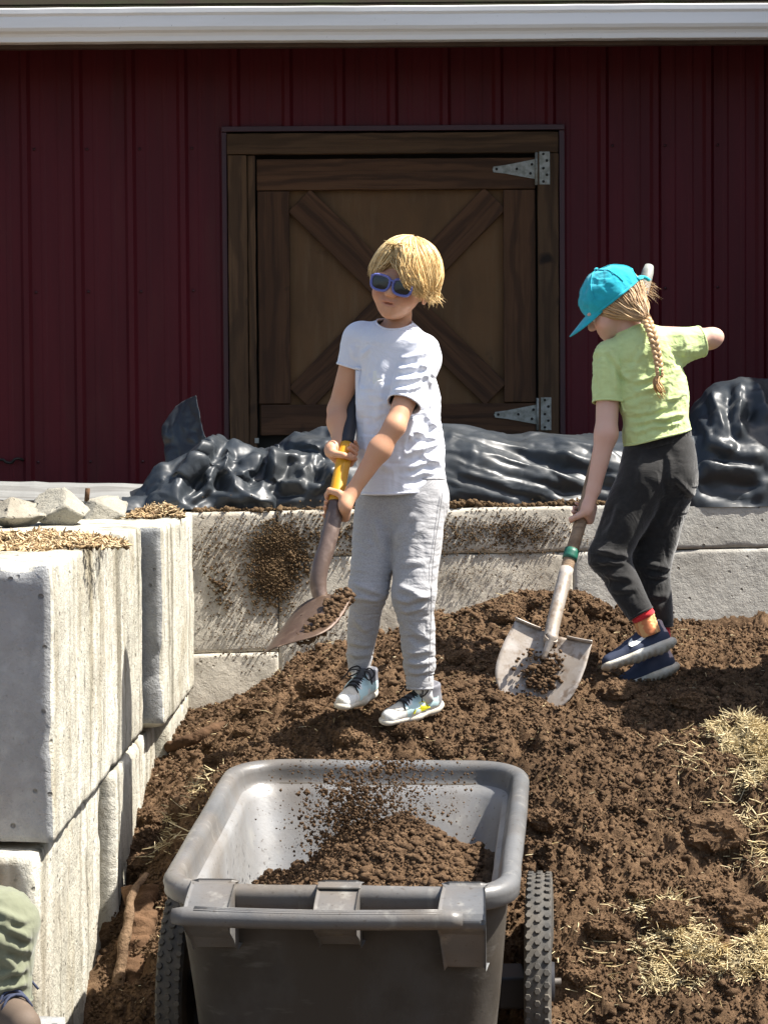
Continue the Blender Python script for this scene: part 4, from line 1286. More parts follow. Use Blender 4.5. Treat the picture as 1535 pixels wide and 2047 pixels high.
# rubble and stakes on the left
def rubble(name, label, px, py, Y, r, seed):
    v, f = lump_mesh(np.array(r), seed, 4); p = P(px, py, Y)
    # flatten into facets
    q = v / np.array(r); 
    for kk in range(9):
        nn = unit(np.random.default_rng(seed * 31 + kk).normal(size=3)); dd = 0.62
        h = q @ nn; q = q - nn * np.maximum(h - dd, 0)[:, None]
    o = mk(name, q * np.array(r) + p, f, M_RUBBLE); return tag(o, label, 'concrete lump', 'broken concrete on the left wall')
rubble('concrete_lump', 'broken pale concrete lump with rusty bar on the left wall', 200, 1020, 7.1, (.10, .15, .062), 3)
rubble('concrete_lump', 'low grey concrete lump behind the dry litter on the left wall', 130, 1022, 6.6, (.10, .15, .06), 5)
rubble('concrete_lump', 'concrete lump half buried in litter at the left photo edge', 20, 1030, 6.4, (.10, .14, .055), 7)
V, Fc = tube([P(174, 1002, 7.05), P(176, 976, 7.05)], 0.008, 8); tag(mk('rusty_bar', V, Fc, M_BARKDARK), 'short rusty steel bar sticking up from the concrete lump', 'steel bar')
pl = thing('grey_board', P(150, 990, 8.6), 'weathered grey board lying at the foot of the barn wall', 'board')
M_GREYBOARD = m_wood('greyed_board', (0.26, 0.26, 0.25), (0.20, 0.20, 0.19), (0.14, 0.135, 0.125), 1.0)
plank('board', P(-60, 985, 8.8), P(295, 992, 8.6), 0.16, 0.03, np.array([0, -0.5, 1.0]), M_GREYBOARD, pl, rough=0.002)

def root(name, label, pts, r0, r1, m, seed, n=40, knob=0.15):
    c = spline(pts, n); c = c + 0.006 * np.stack([fbm(c * 12 + k * 9, 2, seed=seed + k) for k in range(3)], 1)
    V, Fc = tube(c, np.linspace(r0, r1, n), 14)
    ax = np.repeat(c, 14, axis=0); d = V[:len(ax)] - ax
    V[:len(ax)] = ax + d * (1 + knob * fbm(V[:len(ax)] * 22, 3, seed=seed) + 0.22 * fbm(V[:len(ax)] * np.array([90, 90, 22]), 3, seed=seed + 3, ridged=True))[:, None]
    return tag(mk(name, V, Fc, m), label, 'root')
root('bare_root', 'smooth bare orange-brown root standing against the left block wall', [P(228, 2010, 5.36), P(246, 1900, 5.42), P(262, 1800, 5.5), P(294, 1750, 5.6)], .016, .007, M_BARK, 1, n=70, knob=0.35)
root('bark_stump', 'dark ragged stump beside the bare root at the left wall', [P(268, 1995, 5.40), P(278, 1880, 5.48), P(288, 1785, 5.6)], .030, .038, M_BARKDARK, 5, n=70, knob=0.9)
root('buried_branch', 'brown branch half buried in soil at the foot of the left wall', [P(330, 1497, 6.75), P(390, 1478, 6.7), P(440, 1455, 6.75), P(500, 1415, 6.85)], .016, .022, M_BARKDARK, 8, n=60, knob=0.5)
root('bark_piece', 'short dark piece of bark lying on the heap right of the cart', [P(1298, 1575, 5.78), P(1318, 1560, 5.8), P(1345, 1528, 5.84)], .016, .012, M_BARKDARK, 11, knob=0.5)
root('pale_stick', 'long pale stick lying at the lower right corner', [P(1400, 2042, 5.16), P(1460, 2030, 5.18), P(1530, 2012, 5.2), P(1600, 2005, 5.22)], .006, .008, M_BARK, 14)
for o_ in ('bare_root', 'bark_stump', 'buried_branch'): pass
# ================================================================ garden cart
CYAW = math.radians(-5.2); CTILT = math.radians(7.0)
CO = np.array([-0.060, 4.86, 0.741])
_cz = np.array(Matrix.Rotation(CYAW, 3, 'Z') @ Matrix.Rotation(CTILT, 3, 'X'))
def C2W(v): return np.asarray(v, float) @ _cz.T + CO
CART = thing('garden_cart', (CO[0], CO[1], 0.0), 'grey plastic two-wheeled garden cart with moulded handle, loaded with compost', 'garden cart')
def rrect(w, l, r, n=10, cy=0.0):
    """rounded rectangle loop, w half width, l half length"""
    out = []
    for (sx, sy, a0) in [(1, 1, 0), (-1, 1, 90), (-1, -1, 180), (1, -1, 270)]:
        for k in range(n + 1):
            a = math.radians(a0 + 90 * k / n)
            out.append((sx * (w - r) + r * math.cos(a), cy + sy * (l - r) + r * math.sin(a)))
    return out
def dens(loop, m):
    p = np.array(loop + [loop[0]]); d = np.r_[0, np.cumsum(np.linalg.norm(np.diff(p, axis=0), axis=1))]
    t = np.linspace(0, d[-1], m, endpoint=False)
    return np.stack([np.interp(t, d, p[:, 0]), np.interp(t, d, p[:, 1])], 1)
MS = 160
def ring(w, l, r, z, cy=0.0):
    q = dens(rrect(w, l, r, cy=cy), MS)
    return np.column_stack([q, np.full(MS, z)])
def loft(rings, close=False):
    V = np.concatenate(rings); Fc = []; k = len(rings)
    for i in range(k - 1 if not close else k):
        j = (i + 1) % k
        for s in range(MS):
            s2 = (s + 1) % MS
            Fc.append((i * MS + s, i * MS + s2, j * MS + s2, j * MS + s))
    return V, Fc
W0, L0 = 0.370, 0.490
rings = []
# outer wall from bottom up, over the rolled rim and down the inside
depth = 0.43
def wall_ring(t, ins):
    z = -depth * t
    w = W0 - 0.024 - 0.040 * t - ins; l = L0 - 0.030 - 0.175 * t - ins
    return ring(w, l, 0.10, z, cy=-0.120 * t)
rings.append(wall_ring(1.0, 0.0))
for t in (0.93, 0.8, 0.6, 0.45, 0.3, 0.15, 0.075): rings.append(wall_ring(t, 0.0))
rings.append(ring(W0 - 0.026, L0 - 0.026, 0.10, -0.030)); rings.append(ring(W0 - 0.008, L0 - 0.008, 0.115, -0.031)); rings.append(ring(W0 - 0.002, L0 - 0.002, 0.12, -0.026))
for a in np.linspace(-0.5, math.pi, 9):
    e = 0.0215
    rings.append(ring(W0 - e + e * math.cos(a), L0 - e + e * math.cos(a), 0.12 - e * (1 - math.cos(a)) * 0.6, e * math.sin(a) - 0.004))
rings.append(ring(W0 - 0.046, L0 - 0.046, 0.095, -0.022)); rings.append(ring(W0 - 0.052, L0 - 0.052, 0.092, -0.034)); rings.append(ring(W0 - 0.062, L0 - 0.062, 0.090, -0.040))
for u in (0.03, 0.08, 0.16, 0.3, 0.45, 0.6, 0.75, 0.9, 1.0):
    rings.append(ring(W0 - 0.066 - 0.030 * u, L0 - 0.066 - 0.158 * u, 0.090, -0.046 - 0.372 * u, cy=-0.116 * u))
V, Fc = loft(rings)
nr = len(rings)
Fc.append(tuple(range(MS))[::-1]); Fc.append(tuple((nr - 1) * MS + s for s in range(MS)))
V = V + 0.0022 * np.stack([fbm(V * 7 + k * 5, 2, seed=120 + k) for k in range(3)], 1)
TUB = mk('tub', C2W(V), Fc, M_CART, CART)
TUB.data.materials.append(M_MUD_SHADE)
mi = np.zeros(len(TUB.data.polygons), np.int32); mi[:MS * 8] = 1; mi[MS * 21:] = 2; TUB.data.materials.append(M_CART_PALE)
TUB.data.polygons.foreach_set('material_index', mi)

# moulded handle at the near end: bar, three brackets with gussets
def hx(px, y=4.26): return (px - 767.5) * y / F - CO[0]
yn = -L0
bar = []
hb_y = yn - 0.082; hb_z = -0.014
xl, xr = -0.316, 0.262
for k in range(25):
    t = k / 24; x = xl + (xr - xl) * t
    bar.append((x, hb_y - 0.004 * math.sin(t * math.pi), hb_z - 0.003 * math.sin(t * math.pi)))
V, Fc = tube(bar, [0.015] + [0.0195] * 23 + [0.015], 20)
mk('handle_bar', C2W(V), Fc, M_CART, CART)
# ribbed grip strips
for k in range(5):
    a = math.radians(58 + k * 16)
    q = [(xl + 0.045 + (xr - xl - 0.085) * t, hb_y - 0.004 * math.sin(t * math.pi) - 0.0185 * math.cos(a), hb_z - 0.003 * math.sin(t * math.pi) + 0.0185 * math.sin(a)) for t in np.linspace(0, 1, 12)]
    V, Fc = tube(q, 0.0019, 6); mk('grip_rib', C2W(V), Fc, M_CART, CART)
def bracket(x0, x1, deep, flare=0.0):
    """hollow arm from the rim out to the bar with a gusset running down the tub wall"""
    n = 9; V = []; Fc = []
    sec = [(yn + 0.035, 0.019), (yn + 0.008, 0.0205), (yn - 0.03, 0.014), (yn - 0.06, 0.007), (yn - 0.082, -0.001), (yn - 0.095, -0.014), (yn - 0.090, -0.030), (yn - 0.06, -0.052), (yn - 0.02, -deep * 0.70), (yn + 0.015, -deep), (yn + 0.04, -deep)]
    for (y, z) in sec:
        f = flare * np.clip((yn + 0.02 - y) / 0.12, 0, 1)
        for t in np.linspace(0, 1, n):
            x = x0 + (x1 - x0) * t + f * (t - 0.5) * 2
            V.append((x, y, z))
    m = len(sec)
    for i in range(m - 1):
        for j in range(n - 1): Fc.append((i * n + j, (i + 1) * n + j, (i + 1) * n + j + 1, i * n + j + 1))
    Fc.append(tuple(i * n for i in range(m))); Fc.append(tuple(i * n + n - 1 for i in range(m))[::-1])
    Fc.append(tuple((m - 1) * n + j for j in range(n)) + tuple(range(n))[::-1])
    o = mk('handle_bracket', C2W(V), Fc, M_CART, CART, smooth=False)
    return bevel_mesh(o, 0.006, 3)
def bxp(px): return (px - 767.5) / 1003.0 - CO[0] + 0.042
bracket(bxp(372), bxp(462), 0.115, 0.0)
bracket(bxp(632), bxp(716), 0.105, 0.0)
bracket(bxp(884), bxp(968), 0.15, 0.006)
# plate on the middle bracket
V, Fc = box((bxp(630), yn - 0.012, 0.0205), (bxp(719), yn + 0.022, 0.026)); bevel_mesh(mk('handle_cap', C2W(V), Fc, M_CART, CART, smooth=False), 0.003)
# axle, wheels
ZW = P(1080, 1750, 5.08)[2] - 0.255
AX = np.array([0.0, 5.10, ZW]); WR = 0.255; WW = 0.031
xR = P(1079, 1900, 5.08)[0]; xL = P(374, 1900, 5.06)[0]
V, Fc = tube([(xL - 0.05, 5.07, ZW), (xR + 0.05, 5.10, ZW)], 0.0085, 10); mk('axle', V, Fc, M_STEEL, CART)
V, Fc = box((xR - 0.10, 5.02, ZW - 0.045), (xR - 0.036, 5.16, ZW + 0.03)); bevel_mesh(mk('axle_bracket', V, Fc, M_GRIPBLACK, CART, smooth=False), 0.006)
V, Fc = box((xL + 0.036, 5.0, ZW - 0.045), (xL + 0.11, 5.14, ZW + 0.03)); bevel_mesh(mk('axle_bracket', V, Fc, M_GRIPBLACK, CART, smooth=False), 0.006)
def wheel(cx, cy):
    c = np.array([cx, cy, ZW]); n = 72
    pr = [(-0.027, 0.165), (-0.030, 0.19), (-WW, 0.22), (-WW + 0.001, 0.240), (-0.024, 0.250), (0.0, 0.2525), (0.024, 0.250), (WW - 0.001, 0.240), (WW, 0.22), (0.030, 0.19), (0.027, 0.165)]
    V = []; Fc = []; k = len(pr)
    for i in range(n):
        a = 2 * math.pi * i / n
        for (x, r) in pr: V.append((x, r * math.cos(a), r * math.sin(a)))
    for i in range(n):
        i2 = (i + 1) % n
        for j in range(k): Fc.append((i * k + j, i2 * k + j, i2 * k + (j + 1) % k, i * k + (j + 1) % k))
    ms = [(np.array(V), Fc)]
    # hexagonal studs in three staggered rows
    rows = [(-0.021, 0.2515), (0.0, 0.2525), (0.021, 0.2515)]
    cnt = 58
    for ri, (x0, r0) in enumerate(rows):
        for q in range(cnt):
            a = 2 * math.pi * (q + (0.5 if ri == 1 else 0)) / cnt
            er = np.array([0, math.cos(a), math.sin(a)]); et = np.array([0, -math.sin(a), math.cos(a)]); ex = np.array([1.0, 0, 0])
            lo_ = []; hi_ = []
            for h in range(6):
                b = math.pi / 3 * h
                lo_.append(er * (r0 - 0.003) + ex * (x0 + 0.0085 * math.cos(b)) + et * 0.0092 * math.sin(b)); hi_.append(er * (r0 + 0.0045) + ex * (x0 + 0.0066 * math.cos(b)) + et * 0.0072 * math.sin(b))
            ms.append((np.array(lo_ + hi_), [tuple(range(6, 12))] + [(h, (h + 1) % 6, 6 + (h + 1) % 6, 6 + h) for h in range(6)]))
    V, Fc = join(*ms)
    RW_ = np.array(Matrix.Rotation(CYAW, 3, 'Z'))
    w = mk('wheel', V @ RW_.T + c, Fc, M_RUBBER, CART, smooth=False)
    # dished plastic rim and hub
    pr = [(-0.026, 0.168), (-0.02, 0.155), (-0.008, 0.10), (-0.012, 0.05), (-0.035, 0.045), (-0.036, 0.012), (0.036, 0.012), (0.035, 0.045), (0.012, 0.05), (0.008, 0.10), (0.02, 0.155), (0.026, 0.168)]
    V = []; Fc = []; k = len(pr)
    for i in range(48):
        a = 2 * math.pi * i / 48
        for (x, r) in pr: V.append((x, r * math.cos(a), r * math.sin(a)))
    for i in range(48):
        i2 = (i + 1) % 48
        for j in range(k): Fc.append((i * k + j, i2 * k + j, i2 * k + (j + 1) % k, i * k + (j + 1) % k))
    mk('hub', np.array(V) @ RW_.T + c, Fc, M_GRIPBLACK, w)
    return w
wheel(xR, 5.10); wheel(xL, 5.07)
# support leg under the near end
for sx in (-0.2, 0.2):
    V, Fc = tube([C2W((sx, -0.36, -0.40)), np.array([CO[0] + sx, 4.50, 0.0])], 0.016, 10); mk('leg', V, Fc, M_STEEL, CART)

# --- load of compost in the tub
nx2, ny2 = 150, 190
lx = np.linspace(-W0 + 0.055, W0 - 0.055, nx2); ly = np.linspace(-L0 + 0.06, L0 - 0.11, ny2)
LX, LY = np.meshgrid(lx, ly, indexing='ij')
LZ = -0.178 + g2(LX, LY, 0.13, 0.08, 0.20, 0.26, 0.115) + g2(LX, LY, -0.02, 0.02, 0.14, 0.22, 0.06) - 0.02 * np.clip((-LX - 0.1) / 0.2, 0, 1) - g2(LX, LY, 0.0, 0.42, 0.5, 0.14, 0.07)
pq = np.stack([LX, LY], -1)
LZ = LZ + fbm(pq * 12, 3, seed=140) * 0.022 + fbm(pq * 26, 3, seed=143, ridged=True) * 0.012 + fbm(pq * 70, 3, seed=146, gain=0.7) * 0.010
# keep inside the sloping walls
kx = np.clip((W0 - 0.060 + 0.08 * LZ) / (W0 - 0.055), 0.5, 1)
far_ = L0 - 0.040 + 0.737 * LZ; near_ = -L0 + 0.066 - 0.114 * LZ
tt = (LY - ly[0]) / (ly[-1] - ly[0])
LYw = near_ + (far_ - near_) * tt; ky = 1.0
ii = np.arange(LX.size).reshape(LX.shape)
V = C2W(np.stack([LX * kx, LYw, LZ], -1).reshape(-1, 3))
load = mk('cart_load', V, np.stack([ii[:-1, :-1], ii[1:, :-1], ii[1:, 1:], ii[:-1, 1:]], -1).reshape(-1, 4), M_SOIL)
tag(load, 'mound of dark compost lying inside the grey cart', 'compost')
def load_pt(n):
    i = rng.integers(8, nx2 - 8, n); j = rng.integers(8, ny2 - 8, n); return np.stack([(LX * kx)[i, j], LYw[i, j], LZ[i, j]], 1)
def load_z(x, y):
    i = np.clip(np.searchsorted(lx, x), 0, nx2 - 1); j = np.clip(np.searchsorted(ly, y), 0, ny2 - 1); return LZ[i, j]
n = 16000
s = 0.0020 + 0.005 * rng.random(n) ** 2.2; v1, f1 = grit(C2W(load_pt(n) + np.array([0, 0, 0.001])), s)
n = 2600
s = 0.004 + 0.010 * rng.random(n) ** 3; v2, f2 = crumbs(C2W(load_pt(n) + np.array([0, 0, 0.002])), s)
V = np.concatenate([v1, v2]); Fc = np.concatenate([f1, f2 + len(v1)])
tag(mk('load_crumbs', V, Fc, M_CRUMB, smooth=False), 'crumbs of compost on the load in the cart', 'soil', kind='stuff')
# straw tuft in the near left of the load
n = 500
c = np.array([-0.22, -0.18])
a = rng.uniform(0, 6.28, n); q = np.sqrt(rng.random(n)) * 0.075
pt = C2W(np.stack([c[0] + q * np.cos(a), c[1] + q * 1.2 * np.sin(a), -0.165 + 0.06 * (1 - (q / 0.075) ** 2) * rng.uniform(0.5, 1.1, n)], 1))
d = rng.normal(size=(n, 3)); d[:, 2] *= 0.6
st = thing('straw_tuft', pt.mean(0), 'small straw tuft on the compost inside the cart', 'straw', 'tufts of pale straw on the heap')
V, Fc = blades(pt, d, rng.uniform(0.02, 0.07, n), rng.uniform(0.0008, 0.002, n)); mk('blades', V, Fc, M_STRAW, st, smooth=False)['kind'] = 'stuff'
# soil falling into the cart
pts = []; sz = []
for _ in range(9000):
    t = random.random()
    px = 700 + (760 - 700) * (1 - t) + random.gauss(0, 34 + 45 * (1 - t) ** 0.7); py = 1515 + 215 * t ** 0.8 + random.gauss(0, 12)
    dY = 5.02 + random.gauss(0, 0.07) - 0.02 * t
    pts.append(P(px, py, dY)); sz.append(0.0009 + 0.0050 * random.random() ** 4.2 * (0.6 + 0.7 * t))
for _ in range(1100):
    px = random.gauss(705, 40); py = random.gauss(1630, 48); pts.append(P(px, py, 5.02 + random.gauss(0, 0.05))); sz.append(0.0018 + 0.007 * random.random() ** 3)
for _ in range(420):
    px = random.uniform(600, 960); py = 1530 + 150 * random.random(); pts.append(P(px, py, 5.08 + random.gauss(0, 0.06))); sz.append(0.0010 + 0.003 * random.random() ** 3)
for _ in range(140):
    px = random.gauss(790, 22); py = 1530 + random.gauss(0, 9) - (px - 790) * 0.15; pts.append(P(px, py, 5.02 + random.gauss(0, 0.03))); sz.append(0.002 + 0.005 * random.random() ** 2)
V, Fc = grit(np.array(pts), np.array(sz))
tag(mk('falling_soil', V, Fc, M_CRUMB, smooth=False), 'spray of loose soil falling through the air into the cart', 'soil', kind='stuff')
# ================================================================ people
def rot(ax, deg): return np.array(Matrix.Rotation(math.radians(deg), 3, ax))

def bounds(V, Q):
    """open boundary loops of a quad mesh, as ordered vertex lists"""
    k = Q.shape[1]
    E = np.concatenate([Q[:, [i, (i + 1) % k]] for i in range(k)])
    key = np.sort(E, 1)
    u, inv, cnt = np.unique(key, axis=0, return_inverse=True, return_counts=True)
    B = E[cnt[inv.reshape(-1)] == 1]
    nxt = {}
    for a, b in B: nxt.setdefault(int(a), []).append(int(b))
    loops = []
    while nxt:
        s = next(iter(nxt)); L = [s]
        while True:
            c = L[-1]
            if c not in nxt: break
            b = nxt[c].pop()
            if not nxt[c]: del nxt[c]
            if b == s: break
            L.append(b)
        if len(L) > 12: loops.append(L)
    return loops
def hem_tube(V, loop, r, out=0.0):
    p = V[loop]
    for _ in range(6): p = (np.roll(p, 1, 0) + 2 * p + np.roll(p, -1, 0)) / 4
    m = max(20, len(p) // 2); idx = np.linspace(0, len(p), m, endpoint=False)
    q = np.stack([np.interp(idx, np.arange(len(p) + 1), np.r_[p[:, k], p[:1, k]]) for k in range(3)], 1)
    n = len(q); seg = 7
    T = np.roll(q, -1, 0) - np.roll(q, 1, 0); T /= np.linalg.norm(T, axis=1, keepdims=True) + 1e-9
    c = q.mean(0); N = q - c; N -= T * (N * T).sum(1)[:, None]; N /= np.linalg.norm(N, axis=1, keepdims=True) + 1e-9
    Bn = np.cross(T, N)
    A = np.arange(seg) / seg * 2 * math.pi
    Vv = (q[:, None] + out * N[:, None] + r * (np.cos(A)[None, :, None] * N[:, None] + 1.8 * np.sin(A)[None, :, None] * Bn[:, None])).reshape(-1, 3)
    Fc = []
    for i in range(n):
        for s in range(seg):
            Fc.append((i * seg + s, i * seg + (s + 1) % seg, ((i + 1) % n) * seg + (s + 1) % seg, ((i + 1) % n) * seg + s))
    return Vv, Fc

def project(field, px, py, y0, y1, lift=0.0015):
    """first point of the sculpted surface seen along the ray through a photograph pixel"""
    Ys = np.linspace(y0, y1, 160)
    pts = np.array([P(px, py, y) for y in Ys])
    d = field.sample(pts)
    i = int(np.argmax(d < 0)) if (d < 0).any() else int(np.argmin(d))
    return P(px, py, Ys[i] - lift)

def on_mesh(X, px, py, lift=0.003, rad=7):
    """point of a draped mesh seen at a photograph pixel"""
    q = pix(X); d = np.hypot(q[:, 0] - px, q[:, 1] - py)
    k = np.where(d < rad)[0]
    if len(k) == 0: k = np.argsort(d)[:4]
    return P(px, py, X[k, 1].min() - lift)
def field_for(pts, pad, h):
    p = np.array(pts); return Field(p.min(0) - pad, p.max(0) + pad, h)

def hand(fd, C, A, wrist, r, sgn, e1, fr=0.0078, k=0.004):
    """fist closed on a round shaft: C centre on the shaft, A axis towards the thumb, e1 from the shaft to the palm, sgn wrap direction"""
    C = np.asarray(C, float); A = unit(A); e1 = unit(np.asarray(e1) - A * (np.asarray(e1) @ A)); e2 = np.cross(A, e1) * sgn
    def at(ang, off, rad):
        a = math.radians(ang); return C + A * off + (math.cos(a) * e1 + math.sin(a) * e2) * rad
    R = r + fr * 0.9
    heel = at(-15, -0.002, r + 0.018)
    fd.cone(wrist, heel, 0.0185, 0.019, k=0.012)
    for o in (-0.022, -0.007, 0.008, 0.022):
        fd.cone(heel + A * o * 0.6, at(58, o, R + 0.004), 0.0125, 0.0105, k=0.012)
    for o, L, f in ((-0.0255, 0.82, 0.88), (-0.0085, 0.95, 1.0), (0.0085, 1.0, 1.03), (0.0245, 0.95, 1.0)):
        a = [58, 58 + 62 * L, 58 + 122 * L, 58 + 178 * L]
        p = [at(q, o + 0.002 * math.sin(q), R + (0.003 if q == 58 else 0)) for q in a]
        for i in range(3): fd.cone(p[i], p[i + 1], fr * f * (1 - 0.07 * i), fr * f * (0.95 - 0.08 * i), k=k)
    t = [heel + A * 0.012, at(-48, 0.026, R + 0.004), at(-100, 0.036, R + 0.001), at(-150, 0.034, R)]
    for i in range(3): fd.cone(t[i], t[i + 1], (0.0125, 0.0098, 0.0085)[i], (0.0098, 0.0088, 0.0072)[i], k=0.006 if i == 0 else 0.003)

def head(fd, c, R, s=1.0, mouth_open=0.0):
    """child's head: face looks along local -y"""
    def L(x, y, z): return c + R @ (np.array([x, y, z]) * s)
    def E(x, y, z, r, k=0.012, sub=False, RR=None): fd.ell(L(x, y, z), np.array(r) * s, R if RR is None else R @ RR, k, sub)
    E(0, 0.010, 0.020, (0.0715, 0.088, 0.083))
    E(0, -0.018, -0.030, (0.058, 0.062, 0.064), 0.02)
    E(0, -0.040, -0.066, (0.040, 0.040, 0.036), 0.02)
    E(0, -0.066, -0.087, (0.018, 0.014, 0.014), 0.016)
    for q in (-1, 1):
        E(q * 0.036, -0.046, -0.038, (0.026, 0.028, 0.026), 0.018)
        E(q * 0.030, -0.071, 0.010, (0.024, 0.012, 0.008), 0.010)
        E(q * 0.029, -0.086, -0.010, (0.015, 0.012, 0.009), 0.010, True)
        E(q * 0.071, 0.012, -0.016, (0.008, 0.019, 0.029), 0.006)
        E(q * 0.080, 0.008, -0.014, (0.005, 0.010, 0.017), 0.004, True)
        E(q * 0.0095, -0.087, -0.036, (0.0075, 0.0085, 0.0065), 0.005)
        E(q * 0.006, -0.094, -0.041, (0.003, 0.004, 0.003), 0.002, True)
    fd.cone(L(0, -0.076, 0.004), L(0, -0.094, -0.031), 0.008 * s, 0.0098 * s, k=0.012)
    E(0, -0.0735, -0.0570, (0.0235, 0.0095, 0.0045), 0.012)
    E(0, -0.0720, -0.0670, (0.0200, 0.0095, 0.0058), 0.012)
    E(0, -0.0860, -0.0618, (0.0205, 0.0120, 0.0012 + mouth_open), 0.003, True)
    return L

def paint(V, c, R, s, base):
    """lips, cheeks: natural colour of the skin"""
    q = (V - c) @ R / s
    col = np.ones((len(V), 3))
    lip = np.exp(-((q[:, 0] / 0.020) ** 4) - (((q[:, 2] + 0.061) / 0.0085) ** 4)) * (q[:, 1] < -0.066)
    col *= 1 - lip[:, None] * np.array([0.06, 0.24, 0.22])
    for sx in (-1, 1):
        ck = np.exp(-((q[:, 0] - sx * 0.04) / 0.022) ** 2 - ((q[:, 2] + 0.034) / 0.02) ** 2) * (q[:, 1] < -0.02)
        col *= 1 - ck[:, None] * np.array([0.0, 0.14, 0.14])
    return col

def locks(n, c, R, s, gen, r=(0.0016, 0.0032), npt=9, seed=1, colA=(0.60, 0.40, 0.17), colB=(0.30, 0.17, 0.06), seg=4):
    """gen(i, rng) -> list of local points for one lock"""
    rr = np.random.default_rng(seed)
    Vs = []; Fs = []; Cs = []; o = 0
    prof = np.array([0.55, 0.9, 1, 1, 1, 0.95, 0.8, 0.5, 0.12])[:npt]
    for i in range(n):
        pts = gen(i, rr)
        if pts is None: continue
        p = spline(pts, npt)
        p = c + (p * s) @ R.T
        v, f = tube(p, prof * rr.uniform(*r), seg, caps=False)
        t = rr.random() ** 1.3; cc = np.array(colA) * (1 - t) + np.array(colB) * t
        Vs.append(v); Fs.append(np.array(f) + o); o += len(v); Cs.append(np.tile(cc * rr.uniform(0.85, 1.15), (len(v), 1)))
    return np.concatenate(Vs), np.concatenate(Fs), np.concatenate(Cs)

def shoe(parent, heel, toe, up, s, sole_m, upper_m, style, opens=None):
    """running shoe: heel and toe are points on the ground line; style paints the upper"""
    heel = np.asarray(heel, float); toe = np.asarray(toe, float)
    y = unit(toe - heel); z = unit(np.asarray(up, float) - y * (np.asarray(up, float) @ y)); x = np.cross(y, z)
    Ln = np.linalg.norm(toe - heel)
    R = np.stack([x, y, z], 1)
    def L(a, b, c): return heel + R @ (np.array([a * s, b * Ln, c * s]))
    fu = field_for([heel, toe, L(0, 0, 0.1)], 0.07, 0.0034)
    fu.cone(L(0, 0.17, 0.040), L(0, 0.52, 0.038), 0.032 * s, 0.034 * s, k=0.015)
    fu.cone(L(0, 0.52, 0.036), L(0.003, 0.84, 0.026), 0.034 * s, 0.026 * s, k=0.015)
    fu.cone(L(0, 0.20, 0.045), L(0, 0.17, 0.088), 0.033 * s, 0.031 * s, k=0.02)
    fu.cone(L(0, 0.40, 0.055), L(0, 0.27, 0.088), 0.026 * s, 0.020 * s, k=0.02)
    fu.ell(L(0, 0.18, 0.108), np.array([0.027, 0.032, 0.02]) * s, R, 0.01, True)
    n_ = -z; fu.halfspace(L(0, 0, 0.016), n_)
    V, Q = fu.mesh(1)
    q = (V - heel) @ R; q[:, 0] /= s; q[:, 1] /= Ln; q[:, 2] /= s
    up_ = mk('shoe', V, Q, upper_m, parent, col=style(q))
    fs = field_for([heel, toe], 0.07, 0.0034)
    fs.cone(L(0, 0.17, 0.016), L(0, 0.50, 0.014), 0.036 * s, 0.036 * s, k=0.015, flat=(z, 0.52))
    fs.cone(L(0, 0.50, 0.014), L(0.004, 0.86, 0.016), 0.037 * s, 0.029 * s, k=0.015, flat=(z, 0.5))
    fs.cone(L(0, 0.08, 0.020), L(0, 0.2, 0.016), 0.026 * s, 0.034 * s, k=0.015, flat=(z, 0.6))
    V, Q = fs.mesh(1)
    V = V + z * (0.0016 * np.sin(((V - heel) @ y) * 330))[:, None] * (((V - heel) @ z) < 0.004)[:, None]
    mk('sole', V, Q, sole_m, up_)
    return up_, fu, L

def laces(parent, L, m, s):
    for i, b in enumerate((0.36, 0.45, 0.54, 0.62)):
        zt = 0.094 - 0.055 * ((b - 0.30) / 0.36)
        zt = {0: 0.083, 1: 0.077, 2: 0.072, 3: 0.066}[i]
        for sg in (-1, 1):
            p = [L(sg * 0.024, b, zt - 0.014), L(sg * 0.012, b + 0.02, zt + 0.002), L(-sg * 0.012, b + 0.05, zt), L(-sg * 0.024, b + 0.06, zt - 0.018)]
            v, f = tube(spline(p, 9), 0.0026 * s, 5); mk('lace', v, f, m, parent)
    for sg in (-1, 1):
        p = [L(0, 0.34, 0.092), L(sg * 0.020, 0.32, 0.106), L(sg * 0.042, 0.38, 0.094), L(sg * 0.034, 0.46, 0.078), L(sg * 0.006, 0.36, 0.092)]
        v, f = tube(spline(p, 16), 0.0024 * s, 5); mk('lace', v, f, m, parent)
        p = [L(0, 0.34, 0.092), L(sg * 0.03, 0.42, 0.098), L(sg * 0.05, 0.50, 0.070)]
        v, f = tube(spline(p, 10), 0.0022 * s, 5); mk('lace', v, f, m, parent)

def seg_dist(V, a, b):
    ba = b - a; t = np.clip(((V - a) @ ba) / (ba @ ba), 0, 1)
    return np.linalg.norm(V - a - t[:, None] * ba, axis=1)
def in_ellipse(V, a, b, rx, ry):
    t = (V[:, 2] - a[2]) / (b[2] - a[2])
    c = a + t[:, None] * (b - a)
    return np.sqrt(((V[:, 0] - c[:, 0]) / rx) ** 2 + ((V[:, 1] - c[:, 1]) / ry) ** 2)

